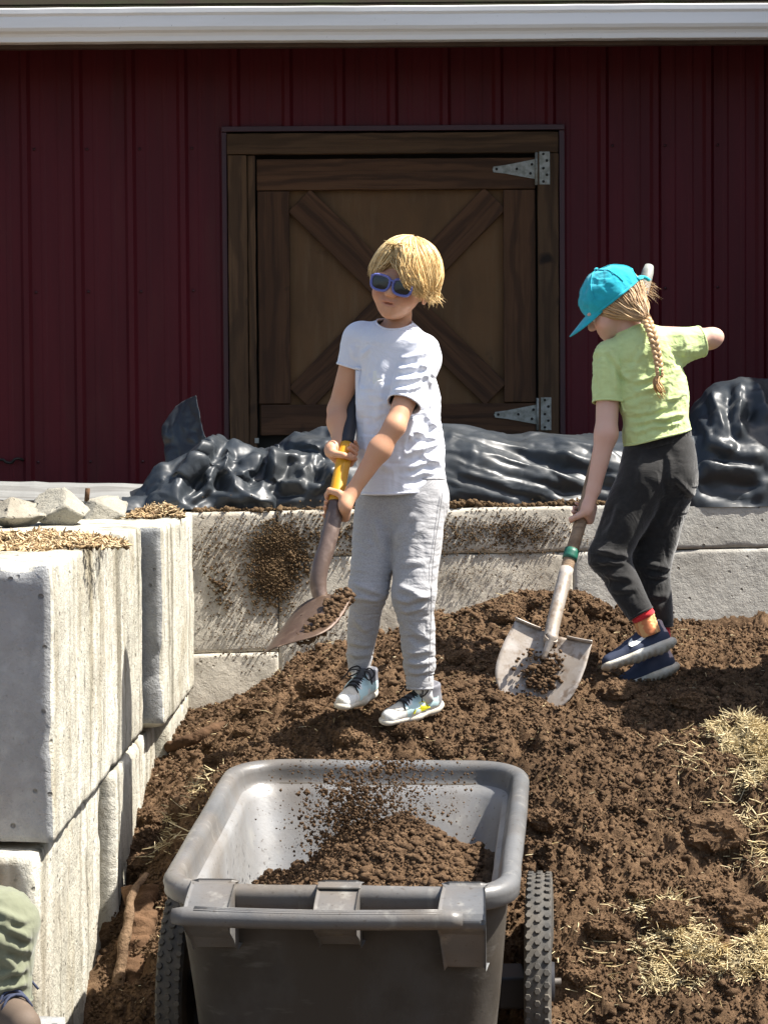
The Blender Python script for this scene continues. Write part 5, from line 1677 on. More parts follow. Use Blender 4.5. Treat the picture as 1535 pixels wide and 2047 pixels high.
def press_folds(X, Q, folds):
    """creases where the photograph shows them: each (pixel start, pixel end, half width px, height m) raised on the side facing the viewer"""
    N = vnormals(X, Q)
    if (N[:, 1] * (X[:, 1] - X[:, 1].mean())).sum() < 0: N = -N
    q = pix(X); face = np.clip(0.35 - N[:, 1], 0, 1)
    dsp = np.zeros(len(X))
    wob = 5 * fbm(X * 25, 2, seed=71)
    for (x0, y0, x1, y1, w, h) in folds:
        a = np.array([x0, y0], float); b = np.array([x1, y1], float); L = np.linalg.norm(b - a); u = (b - a) / L; n = np.array([-u[1], u[0]])
        t = ((q - a) @ u) / L; d = (q - a) @ n + wob + 10 * (t - 0.5) ** 2
        tp = np.clip(t / 0.25, 0, 1) * np.clip((1 - t) / 0.25, 0, 1); tp = tp * tp * (3 - 2 * tp)
        dsp += h * tp * (np.exp(-(d / w) ** 2) - 0.75 * np.exp(-((d - 1.7 * w) / w) ** 2))
    return X + N * (dsp * face)[:, None]

def garment(name, fd, cuts, m, parent, scale, seed, smooth=2, fixed=None, hem=0.0022, solid=0.0018, folds=(), **kw):
    V, Q = fd.mesh(smooth)
    for c in cuts: V, Q = cut_cyl(V, Q, *c[1:]) if isinstance(c[0], str) else cut(V, Q, *c)
    for l in bounds(V, Q):
        p_ = V[l]
        for _ in range(10): p_ = (np.roll(p_, 1, 0) + 2 * p_ + np.roll(p_, -1, 0)) / 4
        V[l] = p_
    fx = np.zeros(len(V), bool)
    if fixed: fx = fixed(V)
    kw.setdefault('keep_off', -0.003); kw.setdefault('far', 0.022)
    X = pbd(V, Q, scale, fd, fixed=fx, seed=seed, **kw)
    if len(folds): X = press_folds(X, Q, folds)
    o = mk(name, X, Q, m, parent, solid=solid)
    sd = o.modifiers.new('subdiv', 'SUBSURF'); sd.levels = 1; sd.render_levels = 1
    if hem:
        for l in bounds(X, Q):
            v, f = hem_tube(X, l, hem); mk('hem', v, f, m, o)
    return o, X, Q

# ---------------------------------------------------------------- the boy
YB = 5.95
def B(px, py, d=0.0): return P(px, py, YB + d)
BOY = thing('person', B(775, 1440, 0), 'child in white t-shirt, grey joggers and lavender sunglasses tipping a shovel', 'person')
fd = field_for([B(650, 480, -0.24), B(880, 1040, 0.12)], 0.035, 0.0029)
hc = B(803, 566, -0.03); hR = rot('Y', 15) @ rot('Z', -15) @ rot('X', 4)
HL = head(fd, hc, hR, 0.98, 0.0010)
fd.cone(B(790, 682, 0.01), B(797, 628, 0.0), 0.040, 0.036, k=0.015)
fd.cone(B(788, 690, 0), B(792, 760, 0), 0.055, 0.045, k=0.02, flat=((0, 1, 0), 0.8))
fd.cone(B(735, 674, .03), B(838, 702, -.05), 0.036, 0.036, k=0.03)
# boy's arms
sR, eR, wR = B(718, 678, .03), B(676, 820, .035), B(679, 888, -.045)
sL, eL, wL = B(843, 716, -.06), B(789, 852, -.165), B(704, 984, -.18)
fd.cone(sR, eR, 0.036, 0.028, k=0.02); fd.cone(eR, eR + (wR - eR) * 0.35, 0.0275, 0.029, k=0.016); fd.cone(eR + (wR - eR) * 0.35, wR, 0.029, 0.019, k=0.02)
fd.cone(sL, eL, 0.037, 0.027, k=0.02); fd.cone(eL, eL + (wL - eL) * 0.35, 0.0265, 0.0285, k=0.016); fd.cone(eL + (wL - eL) * 0.35, wL, 0.0285, 0.0175, k=0.02); fd.ell(eL + np.array([0.012, 0.012, -0.010]), (0.013, 0.013, 0.013), k=0.012)
# boy's shovel shaft, from the end behind the hip down to the socket
SH = [B(722, 752, .075), B(706, 815, .025), B(690, 905, -.075), B(676, 975, -.140), B(668, 1030, -.180), B(654, 1090, -.215), B(640, 1135, -.232), B(636, 1172, -.240), B(646, 1212, -.252)]
gA = unit(SH[1] - SH[2]); gB = unit(SH[3] - SH[4])
hand(fd, B(691, 903, -.073), -gA, wR, 0.0205, 1, np.array([-0.9, 0.3, 0.1]))
hand(fd, B(671, 1014, -.170), gB, wL, 0.0215, 1, np.array([0.75, -0.35, 0.3]))
rk, lk = B(736, 1180, -.025), B(828, 1185, -.075)
bodyV, bodyQ = fd.mesh(1)
# hair: cap plus locks that sweep from a parting across the forehead
fh = field_for([hc - 0.14, hc + 0.14], 0.0, 0.0042)
fh.ell(hc + hR @ np.array([0.002, 0.018, 0.030]), (0.0815, 0.095, 0.090), hR)
fh.ell(hc + hR @ np.array([-0.008, -0.085, -0.035]), (0.058, 0.06, 0.062), hR, 0.01, True)
fh.ell(hc + hR @ np.array([0.0, 0.03, -0.095]), (0.10, 0.11, 0.060), hR, 0.01, True)
V, Q = fh.mesh(2)
HAIR = mk('hair', V, Q, M_HAIR, BOY, col=np.tile(np.array([0.36, 0.22, 0.085]), (len(V), 1)))
def boy_lock(i, r):
    c0 = np.array([0.002, 0.018, 0.030]); rad = np.array([0.081, 0.095, 0.090])
    az = r.uniform(-math.pi, math.pi)
    x = math.cos(az); front = max(0.0, -math.sin(az))
    th0 = r.uniform(0.05, 1.05)
    part = az < -1.95 and az > -2.9                      # left of the parting: falls to that side
    if part: th1, sweep = 1.80 + r.uniform(-0.2, 0.15), -0.25
    elif front > 0.2 and az > -1.95: th1, sweep = 1.70 + 0.46 * min(1, max(0, x + 0.40)) + r.uniform(-0.22, 0.10), 0.62 + 0.3 * r.random()
    else: th1, sweep = 2.02 + r.uniform(-0.30, 0.14), 0.25 * r.normal()
    lift0 = 0.99 + 0.15 * r.random() ** 1.6
    wob = r.normal() * 0.16; flip = r.random() ** 2 * 0.16
    pts = []
    for t in np.linspace(0, 1, 6):
        th = th0 + (max(th1, th0 + 0.4) - th0) * t
        a = az + sweep * (t ** 1.3) + wob * math.sin(t * 3.1)
        d = np.array([math.cos(a) * math.sin(th), math.sin(a) * math.sin(th), math.cos(th)])
        lf = lift0 + 0.055 * math.sin(t * 2.6) + flip * max(0, t - 0.7) / 0.3
        pts.append(c0 + rad * d * lf)
    return pts
V, Fc, Cc = locks(3000, hc, hR, 1.0, boy_lock, (0.0007, 0.0022), seed=4, colA=(0.88, 0.66, 0.33), colB=(0.45, 0.27, 0.095))
mk('locks', V, Fc, M_HAIR, HAIR, col=Cc)
def fringe(i, r):
    j = lambda s: r.normal() * s
    u = r.random()
    return [np.array([-0.030 + j(.012), -0.020 + j(.020), 0.094 + j(.004)]), np.array([-0.006 + 0.035 * u + j(.006), -0.080 + j(.006), 0.092 + j(.005)]),
            np.array([0.012 + 0.040 * u + j(.005), -0.104 + 0.012 * u + j(.004), 0.048 + j(.006)]), np.array([0.032 + 0.040 * u + j(.005), -0.108 + 0.024 * u + j(.004), 0.010 + j(.007)]),
            np.array([0.046 + 0.042 * u + j(.006), -0.104 + 0.045 * u + j(.004), -0.004 - 0.020 * u + j(.008)])]
V, Fc, Cc = locks(420, hc, hR, 1.0, fringe, (0.0007, 0.0020), seed=14, colA=(0.86, 0.63, 0.30), colB=(0.46, 0.28, 0.10)); mk('fringe', V, Fc, M_HAIR, HAIR, col=Cc)
def tail(i, r):
    j = lambda s: r.normal() * s
    a = r.uniform(-0.3, 1.5); c = np.array([math.cos(a) * 0.084, 0.018 + math.sin(a) * 0.097, 0.0])
    o = np.array([math.cos(a), math.sin(a), 0])
    return [c + np.array([j(.004), j(.004), 0.045 + j(.01)]), c + o * 0.006 + np.array([0, 0, 0.012 + j(.008)]), c + o * (0.004 + abs(j(.006))) + np.array([j(.004), j(.004), -0.014 + j(.008)]), c + o * (0.006 + abs(j(.012))) + np.array([j(.006), j(.006), -0.026 + j(.010)])]
V, Fc, Cc = locks(120, hc, hR, 1.0, tail, (0.0006, 0.0018), seed=15, colA=(0.84, 0.62, 0.30), colB=(0.46, 0.28, 0.10)); mk('fringe', V, Fc, M_HAIR, HAIR, col=Cc)
# sunglasses
def G(x, y, z): return hc + hR @ (np.array([x, y, z]) * 0.98)
GL = thing('sunglasses', G(0, -0.1, -0.01), 'lavender framed sunglasses with dark lenses on the child in white', 'sunglasses')
for sx in (-1, 1):
    cx = sx * 0.0315
    lp = []
    for k in range(36):
        a = 2 * math.pi * k / 36
        ca, sa = math.cos(a), math.sin(a)
        xx_ = 0.0275 * np.sign(ca) * abs(ca) ** 0.62; zz_ = 0.0215 * np.sign(sa) * abs(sa) ** 0.62
        xx_ *= 1 + 0.10 * sa
        lp.append((cx + xx_, -0.098 + 0.11 * abs(cx + xx_) ** 1.5, -0.012 + zz_))
    lp = np.array(lp)
    w = np.array([G(*q) for q in lp])
    n = len(w)
    fw = unit(hR @ np.array([0, -1.0, 0]))
    v, f = hem_tube(w, list(range(n)), 0.0036); mk('frame', v, f, M_LAVENDER, GL)
    wc = w.mean(0) + fw * 0.002
    V = np.concatenate([w, [wc]]); mk('lens', V, [(i, (i + 1) % n, n) for i in range(n)], M_LENS, GL)
    tp = [G(sx * 0.058, -0.082, 0.0), G(sx * 0.0705, -0.06, 0.002), G(sx * 0.0765, -0.02, 0.002), G(sx * 0.0775, 0.012, -0.004)]
    v, f = tube(spline(tp, 12), 0.0032, 6); mk('temple', v, f, M_LAVENDER, GL)
v, f = tube(spline([G(-0.009, -0.0965, -0.004), G(0, -0.1005, 0.0), G(0.009, -0.0965, -0.004)], 8), 0.0032, 6); mk('bridge', v, f, M_LAVENDER, GL)

# t-shirt
fs = field_for([B(640, 640, -0.2), B(910, 1030, 0.2)], 0.04, 0.0055)
YF = ((0, 1, 0), 0.80)
fs.cone(B(786, 702, -.005), B(795, 800, 0), 0.094, 0.110, k=0.03, flat=YF)
fs.cone(B(795, 800, 0), B(800, 890, 0), 0.110, 0.112, k=0.03, flat=YF)
fs.cone(B(800, 890, 0), B(808, 1010, 0), 0.113, 0.122, k=0.03, flat=YF)
fs.cone(B(730, 676, .03), B(843, 700, -.055), 0.040, 0.047, k=0.03)
fs.cone(B(787, 702, 0), B(790, 676, 0.0), 0.066, 0.054, k=0.02)
aR = unit(eR - sR); aL = unit(eL - sL)
cR_ = sR + aR * (((B(694, 729, .03) - sR) @ aR)); cL_ = sL + aL * ((B(806, 803, -.125) - sL) @ aL)
fs.cone(sR, cR_, 0.0475, 0.043, k=0.022)
fs.cone(sL, cL_, 0.056, 0.0455, k=0.014)
tb = lambda V: in_ellipse(V, B(786, 702, 0), B(807, 1010, 0), 0.112, 0.090) > 1.05
cutsS = [(B(806, 979, 0), (0.04, 0, -1)), (cR_, aR, lambda V: (seg_dist(V, cR_, eR) < 0.065) & (V[:, 0] < cR_[0] + 0.055)), (cL_, aL, lambda V: (seg_dist(V, cL_, eL) < 0.075) & tb(V) & (V[:, 1] < YB - 0.075)),
         ('cyl', B(788, 668, -.012), (0.02, -0.30, 1), 0.0500, lambda V: V[:, 2] > B(788, 720)[2])]
def sc_shirt(d, mid):
    z = mid[:, 2]; lowz = np.clip((B(0, 800)[2] - z) / 0.2, 0, 1)
    n = np.clip(0.85 + 1.7 * fbm(mid * 5, 2, seed=7), 0, 2.4)
    return 1.015 + (0.045 + 0.02 * lowz) * np.abs(d[:, 2]) * n + 0.05 * np.abs(d[:, 0]) * n
F_S = [(795, 722, 862, 700, 5, .006), (786, 742, 866, 728, 5, .007), (782, 762, 868, 752, 5, .006), (780, 782, 850, 772, 4, .005), (830, 712, 872, 760, 5, .005), (845, 740, 872, 790, 5, .005),
       (800, 888, 872, 842, 6, .008), (798, 912, 884, 884, 6, .010), (808, 938, 888, 916, 6, .008), (822, 862, 880, 880, 5, .007), (850, 830, 884, 868, 5, .007), (835, 900, 890, 940, 6, .007), (800, 955, 880, 945, 5, .006),
       (745, 700, 740, 800, 7, .004), (765, 705, 752, 850, 8, .004), (730, 820, 738, 940, 7, .004), (720, 890, 790, 950, 7, .004), (742, 690, 716, 715, 5, .004), (700, 690, 712, 722, 5, .003), (760, 780, 800, 760, 5, .004), (770, 860, 760, 960, 7, .004)]
SHIRT, Xs, Qs = garment('t_shirt', fs, cutsS, M_WHITE, BOY, sc_shirt, 3, folds=F_S, bend=0.22, jitter=0.006, freq=13, fixed=lambda V: V[:, 2] > B(767, 690)[2])
tagpts = [(746, 742), (752, 741), (753, 755), (766, 757), (766, 761), (752, 762), (748, 768), (745, 766)]
tp = [on_mesh(Xs, x, y, 0.005, 9) for x, y in tagpts]
mk('chest_mark', np.array(tp), [tuple(range(len(tp)))[::-1]], M_WHITEMARK, SHIRT, smooth=False)

# joggers
fp = field_for([B(680, 940, -0.22), B(905, 1400, 0.2)], 0.03, 0.0052)
fp.cone(B(772, 990, .01), B(840, 990, -.01), 0.076, 0.077, k=0.03)
fp.cone(B(772, 945, .01), B(838, 945, -.01), 0.062, 0.062, k=0.03)
fp.cone(B(762, 1010, .02), rk, 0.071, 0.051, k=0.02); fp.cone(rk, B(719, 1308, .02), 0.050, 0.036, k=0.02); fp.cone(B(719, 1308, .02), B(717, 1360, .025), 0.033, 0.029, k=0.01)
fp.cone(B(838, 1010, -.02), lk, 0.072, 0.057, k=0.02); fp.cone(lk, B(838, 1325, -.055), 0.055, 0.041, k=0.02); fp.cone(B(838, 1325, -.055), B(840, 1400, -.05), 0.039, 0.037, k=0.01)
cutsP = [(B(805, 955, 0), (0, 0, 1)), (B(718, 1340, .02), (0, 0, -1), lambda V: V[:, 0] < B(775, 1340)[0]), (B(840, 1374, -.05), (0, 0, -1))]
def sc_pants(d, mid):
    z = mid[:, 2]; n = np.clip(0.6 + 1.8 * fbm(mid * 6, 2, seed=17), 0, 2.4)
    near = np.exp(-((z - B(0, 1190)[2]) / 0.07) ** 2) * 0.06 + np.exp(-((z - B(0, 1320)[2]) / 0.05) ** 2) * 0.09
    return 1.015 + (0.04 + near) * np.abs(d[:, 2]) * n + 0.02 * n * np.abs(d[:, 0])
PANTS, Xp, Qp = garment('joggers', fp, cutsP, M_GREYCLOTH, BOY, sc_pants, 5, bend=0.2, jitter=0.006, freq=14, folds=[(700, 1165, 768, 1190, 6, .006), (698, 1195, 765, 1205, 6, .005), (790, 1170, 862, 1200, 7, .007), (788, 1205, 864, 1190, 6, .007), (795, 1225, 850, 1215, 5, .005), (792, 1130, 850, 1120, 6, .004),
       (770, 1020, 800, 1100, 8, .005), (830, 1020, 790, 1080, 7, .005), (845, 1040, 800, 1130, 8, .005), (745, 1030, 770, 1110, 8, .004), (812, 1310, 868, 1300, 5, .007), (810, 1330, 866, 1326, 5, .008), (812, 1350, 866, 1342, 4, .006), (694, 1285, 748, 1292, 5, .006), (693, 1305, 745, 1312, 5, .007), (820, 1260, 862, 1285, 6, .005), (700, 1240, 745, 1262, 6, .004)], fixed=lambda V: (V[:, 2] > B(0, 960)[2]) | (V[:, 2] < B(0, 1352)[2]) & (V[:, 0] > B(780, 1300)[0]) | (V[:, 2] < B(0, 1318)[2]) & (V[:, 0] < B(780, 1300)[0]))
sm = [on_mesh(Xp, x, y, 0.002) for (x, y) in [(884, 985), (878, 1030), (869, 1090), (863, 1150), (862, 1210), (860, 1270), (858, 1325), (858, 1362)]]
v, f = tube(spline(sm, 40), 0.0010, 5); mk('seam', v, f, m_simple('grey_seam', (0.16, 0.16, 0.17), 0.9), PANTS)
mk('body', bodyV, bodyQ, M_SKIN_TAN, BOY, col=paint(bodyV, hc, hR, 0.98, None))
# socks and shoes
for (a, b) in [((717, 1325, .02), (722, 1372, .005)), ((841, 1360, -.05), (851, 1402, -.035))]:
    v, f = tube([B(*a), (B(*a) + B(*b)) / 2, B(*b)], [0.025, 0.023, 0.022], 18); mk('sock', v, f, M_SOCKWHITE, BOY)
def style_boy(q):
    c = np.tile(np.array([0.56, 0.76, 0.77]), (len(q), 1))
    toe_ = q[:, 1] > 0.66; c[toe_] = (0.66, 0.62, 0.53)
    pan = (fbm(q * np.array([26, 7, 30]) + 3, 2, seed=8) > 0.1) & (q[:, 1] > 0.3); c[pan] = (0.78, 0.79, 0.76)
    c[q[:, 1] < 0.17] = (0.20, 0.20, 0.21); c[(q[:, 1] < 0.36) & (q[:, 2] > 0.062)] = (0.17, 0.17, 0.19)
    side = (q[:, 2] < 0.035) & (q[:, 1] < 0.6); c[side] = (0.72, 0.70, 0.62)
    ton = (np.abs(q[:, 0]) < 0.014) & (q[:, 1] > 0.3) & (q[:, 1] < 0.66) & (q[:, 2] > 0.05); c[ton] = (0.07, 0.075, 0.08)
    mott = (fbm(q * np.array([60, 10, 60]), 2, seed=5) > 0.25) & (q[:, 1] > 0.3); c[mott] *= 0.85
    return c
for i, (h_, t_2) in enumerate([((742, 1388, .055), (678, 1425, -.145)), ((880, 1416, .03), (760, 1456, -.11))]):
    u_, fu_, L_ = shoe(BOY, B(*h_), B(*t_2), (0.05, -0.25, 1.0), 0.88, M_SOLE, M_SHOE, style_boy)
    laces(u_, L_, M_LACE, 0.88)
    if i == 1:
        pts = [(837, 1404), (846, 1401), (861, 1414), (848, 1421), (826, 1428), (829, 1420), (842, 1413)]
        mp = np.array([project(fu_, x, y, YB - 0.25, YB + 0.1, 0.003) for x, y in pts]); mk('side_mark', mp, [tuple(range(len(mp)))[::-1]], M_YELLOWMARK, u_, smooth=False)

# ---------------------------------------------------------------- shovels
def blade(parent, base, axis, wid, W, Ln, m, dish=0.035, crank=0.0, steps=(30, 24)):
    """round-point blade: base = middle of the top edge, axis towards the tip, wid across; dished about the axis"""
    axis = unit(axis); wid = unit(np.asarray(wid) - axis * (np.asarray(wid) @ axis)); nrm = np.cross(wid, axis)
    nu, nv = steps; V = []
    for i in range(nu + 1):
        t = i / nu
        hw = W / 2 * (1.0 if t < 0.42 else math.sqrt(max(0, 1 - ((t - 0.42) / 0.58) ** 2.6))) * (0.94 + 0.06 * min(1, t / 0.3))
        for j in range(nv + 1):
            s = j / nv * 2 - 1
            z = -dish * (1 - abs(s) ** 2 * (hw / (W / 2)) ** 2) + 0.05 * dish * math.sin(t * 3)
            V.append(base + axis * (t * Ln) + wid * (s * hw) + nrm * (z + crank * t * t))
    Fc = [(i * (nv + 1) + j, (i + 1) * (nv + 1) + j, (i + 1) * (nv + 1) + j + 1, i * (nv + 1) + j + 1) for i in range(nu) for j in range(nv)]
    o = mk('blade', V, Fc, m, parent, solid=0.0025)
    V = np.array(V)
    # turned steps on both shoulders
    for sg in (-1, 1):
        js = [j for j in range(nv + 1) if 0.28 < sg * (j / nv * 2 - 1)]
        top = V[js]; n = len(js); up_ = top - axis * 0.004 + nrm * 0.017; 
        W2 = np.concatenate([top, up_]); mk('step', W2, [(k, k + 1, n + k + 1, n + k) for k in range(n - 1)], m, o, solid=0.003)
    return o, nrm
SV = thing('shovel', B(640, 1300, -.3), 'shovel with brown shaft and yellow collar held by the child in white', 'shovel')
cp = spline(SH, 80)
i_y0 = np.argmin(np.linalg.norm(cp - B(690, 885, -.06), axis=1)); i_y1 = np.argmin(np.linalg.norm(cp - B(669, 1005, -.167), axis=1))
V, Fc = tube(cp[:i_y0 + 1], 0.0185, 16); mk('grip', V, Fc, M_GRIPBLACK, SV)
V, Fc = tube(cp[i_y0:i_y1 + 1], np.linspace(0.0195, 0.021, i_y1 + 1 - i_y0), 16); mk('collar', V, Fc, M_YELLOW, SV)
V, Fc = tube(cp[i_y1:], np.linspace(0.0225, 0.0235, len(cp) - i_y1) * np.r_[np.ones(len(cp) - i_y1 - 12), np.linspace(1, 0.72, 12)], 18); mk('shaft', V, Fc, M_SHAFT_STEEL, SV)
bA = np.array([-.10, -.225, -.125]); bW = np.array([.17, -.10, .07])
b0 = B(642, 1216, -.245)
bl, bn = blade(SV, b0, bA, bW, 0.225, 0.240, M_BLADE_RUST)
ax_ = unit(bA)
so = spline([SH[-2], SH[-1], b0 + ax_ * 0.02 - bn * 0.012, b0 + ax_ * 0.09 - bn * 0.030], 24)
V, Fc = tube(so, np.r_[np.linspace(0.0185, 0.019, 12), np.linspace(0.019, 0.005, 12)], 14); mk('socket', V, Fc, M_BLADE_RUST, SV)
# soil still sticking to the blade
pts = []; sz = []
wv = unit(bW - ax_ * (bW @ ax_))
for _ in range(620):
    t = random.random(); s_ = min(1.03, 0.93 - abs(random.gauss(0, 0.13)))
    pts.append(b0 + ax_ * (-0.01 + 0.21 * t) + wv * (0.112 * s_ * (1 if t < .45 else math.sqrt(max(0, 1 - ((t - .45) / .58) ** 2)))) + bn * (-0.036 * (1 - s_ * s_) + random.uniform(-0.016, 0.012))); sz.append(0.002 + 0.0085 * random.random() ** 2)
V, Fc = crumbs(np.array(pts), np.array(sz), 0.85)
tag(mk('clinging_soil', V, Fc, M_CRUMB, smooth=False), 'damp soil stuck along the edge of the tipped shovel blade', 'soil', kind='stuff')

# ---------------------------------------------------------------- the girl
YG_ = 6.5
def Gp(px, py, d=0.0): return P(px, py, YG_ + d)
GIRL = thing('person', Gp(1290, 1360, 0), 'child in lime t-shirt, black joggers and turquoise cap with long braid', 'person')
fg = field_for([Gp(1110, 520, -0.15), Gp(1440, 1360, 0.35)], 0.05, 0.0038)
fdir = unit([-0.80, 0.12, -0.50]); gy_ = -fdir; gz_ = unit(np.array([0.05, -0.12, 1.0]) - gy_ * (np.array([0.05, -0.12, 1.0]) @ gy_)); gxv = np.cross(gy_, gz_)
gR = np.stack([gxv, gy_, gz_], 1); gc = Gp(1222, 606, 0.05)
head(fg, gc, gR, 0.97)
fg.cone(Gp(1272, 672, .03), Gp(1244, 632, .045), 0.042, 0.036, k=0.015)
fg.cone(Gp(1285, 700, 0.01), Gp(1295, 770, 0), 0.050, 0.040, k=0.02, flat=((0, 1, 0), 0.78))
fg.cone(Gp(1232, 708, .02), Gp(1350, 694, .0), 0.034, 0.034, k=0.02)
gsL, geL, gwL = Gp(1218, 712, .01), Gp(1211, 868, -.03), Gp(1186, 978, -.03)
gsR, geR, gwR = Gp(1358, 690, .0), Gp(1424, 675, .03), Gp(1300, 664, .20)
fg.cone(gsL, geL, 0.037, 0.032, k=0.02); fg.cone(geL, gwL, 0.032, 0.0215, k=0.02)
fg.cone(gsR, geR, 0.036, 0.0255, k=0.02); fg.cone(geR, gwR, 0.0265, 0.020, k=0.02); fg.cone(geR, geR + np.array([0.014, 0.0, 0.004]), 0.022, 0.014, k=0.016); fg.cone(geR + np.array([-0.01, 0.02, -0.008]), gwR + np.array([0.05, -0.03, -0.02]), 0.026, 0.022, k=0.02)
# girl's shovel shaft
GS = [Gp(1297, 532, .32), Gp(1262, 668, .21), Gp(1225, 808, .12), Gp(1190, 925, .05), Gp(1164, 1030, -.005), Gp(1140, 1110, -.06), Gp(1122, 1175, -.11), Gp(1108, 1235, -.17), Gp(1100, 1275, -.205)]
gax = unit(GS[3] - GS[4])
hand(fg, Gp(1163, 1022, -.005), -gax, gwL, 0.0195, -1, np.array([0.55, -0.75, 0.25]))
hand(fg, GS[1], unit(GS[0] - GS[1]), gwR, 0.0185, 1, np.array([0.9, 0.2, 0.0]))
k1, a1 = Gp(1215, 1108, -.03), Gp(1284, 1228, -.06)
k2, a2 = Gp(1300, 1120, .05), Gp(1318, 1245, .03)
bodyV, bodyQ = fg.mesh(1)
def GH(x, y, z): return gc + gR @ (np.array([x, y, z]) * 0.97)
for sx in (-1, 1):
    v, f = lump_mesh((0.0105, 0.0105, 0.0105), 5, 3); v = v / np.linalg.norm(v, axis=1, keepdims=True) * 0.0105
    e_ = mk('eye', v + GH(sx * 0.029, -0.069, -0.010), f, M_EYE, GIRL)
    v2 = v * 0.5 + GH(sx * 0.029, -0.0755, -0.013); mk('iris', v2, f, M_IRIS, e_)
# girl's hair under the cap
fh = field_for([gc - 0.15, gc + 0.15], 0.0, 0.0045)
fh.ell(GH(0, 0.018, 0.012), (0.077, 0.092, 0.085), gR)
fh.ell(GH(0, -0.085, -0.035), (0.075, 0.075, 0.07), gR, 0.01, True)
fh.ell(GH(0, 0.02, -0.115), (0.10, 0.11, 0.050), gR, 0.01, True)
V, Q = fh.mesh(2)
GHAIR = mk('hair', V, Q, M_HAIR, GIRL, col=np.tile(np.array([0.30, 0.17, 0.075]), (len(V), 1)))
br0 = Gp(1292, 640, -.055)
b0l = (br0 - gc) @ gR / 0.97
def girl_lock(i, r):
    c0 = np.array([0, 0.018, 0.012]); rad = np.array([0.078, 0.094, 0.086])
    az = r.uniform(-0.9, math.pi + 0.9); th = r.uniform(1.52, 1.88)
    p = []
    for t in np.linspace(0, 1, 5):
        a = az; h = th + 0.25 * t
        d = np.array([math.cos(a) * math.sin(h), math.sin(a) * math.sin(h), math.cos(h)])
        q = c0 + rad * d * (1.0 + 0.06 * r.random())
        p.append(q * (1 - t ** 1.6) + (b0l + r.normal(size=3) * 0.006) * t ** 1.6)
        # stay outside the skull
        w_ = (p[-1] - c0) / rad; l_ = np.linalg.norm(w_)
        if l_ < 1.0: p[-1] = c0 + rad * w_ / l_ * 1.02
    return p
V, Fc, Cc = locks(520, gc, gR, 0.97, girl_lock, (0.0012, 0.0028), seed=6, colA=(0.60, 0.40, 0.21), colB=(0.28, 0.165, 0.075)); mk('locks', V, Fc, M_HAIR, GHAIR, col=Cc)
def fly(i, r):
    a = r.uniform(0.4, 2.2); h = r.uniform(1.55, 2.0); c0 = np.array([0, 0.018, 0.012]); rad = np.array([0.078, 0.094, 0.086])
    d = np.array([math.cos(a) * math.sin(h), math.sin(a) * math.sin(h), math.cos(h)]); s0 = c0 + rad * d
    o_ = d * r.uniform(0.008, 0.026) + r.normal(size=3) * 0.012
    return [s0, s0 + o_ * 0.5 + r.normal(size=3) * 0.004, s0 + o_ + np.array([0, 0, -0.012]), s0 + o_ * 1.2 + np.array([0, 0.004, -0.03])]
V, Fc, Cc = locks(60, gc, gR, 0.97, fly, (0.0003, 0.0005), seed=9, colA=(0.6, 0.38, 0.18), colB=(0.35, 0.2, 0.09), seg=3); mk('flyaway_hair', V, Fc, M_HAIR, GHAIR, col=Cc)
# braid: three strands woven down the back, tie and tail
bp = spline([br0, Gp(1303, 668, -.090), Gp(1312, 705, -.100), Gp(1317, 740, -.108), Gp(1318, 752, -.108)], 60)
T_ = np.gradient(bp, axis=0); T_ /= np.linalg.norm(T_, axis=1, keepdims=True)
sd_ = np.array([1.0, 0, 0.0]); 
for k in range(3):
    ph = 2 * math.pi * k / 3; q = []
    for i in range(60):
        a = i / 60 * 2 * math.pi * 4.5 + ph
        wv_ = np.linspace(1.0, 0.62, 60)[i]
        S_ = unit(np.cross(T_[i], [0, 1, 0])); N_ = np.cross(S_, T_[i])
        q.append(bp[i] + S_ * 0.0095 * wv_ * math.sin(a) + N_ * 0.0055 * wv_ * math.sin(2 * a))
    v, f = tube(q, np.linspace(0.0086, 0.0060, 60), 8)
    cc = np.tile(np.array([0.54, 0.345, 0.175]) * (0.85 + 0.12 * k), (len(v), 1)) * (1 + 0.25 * fbm(v * 250, 2, seed=k)[:, None])
    mk('braid_strand', v, f, M_HAIR, GHAIR, col=cc)
v, f = tube([Gp(1318, 736, -.107), Gp(1318, 751, -.108)], 0.0098, 12); mk('hair_tie', v, f, M_HAIRTIE, GHAIR)
for k in range(26):
    j = rng.normal(size=3) * 0.004
    p = [Gp(1318, 750, -.108) + j * 0.4, Gp(1311, 764, -.112) + j, Gp(1316, 777, -.112) + j * 1.6, Gp(1324 + 4 * rng.normal(), 788 + 5 * rng.normal(), -.105) + j * 1.5]
    v, f = tube(spline(p, 9), [0.002, 0.0026, 0.0028, 0.0027, 0.0025, 0.002, 0.0016, 0.001, 0.0004], 5); mk('braid_tail', v, f, M_HAIR, GHAIR, col=np.tile(np.array([0.52, 0.30, 0.13]) * rng.uniform(0.7, 1.2), (len(v), 1)))
# cap
CAP = thing('cap', GH(0, 0, 0.1), 'turquoise cotton baseball cap worn by the child with the braid', 'cap')
fc = field_for([gc - 0.17, gc + 0.17], 0.0, 0.0042)
fc.ell(GH(0, 0.014, 0.022), (0.085, 0.100, 0.087), gR)
nC = gR @ np.array([0, 0.10, -1.0])
V, Q = fc.mesh(2)
V, Q = cut(V, Q, GH(0, 0, 0.012), nC)
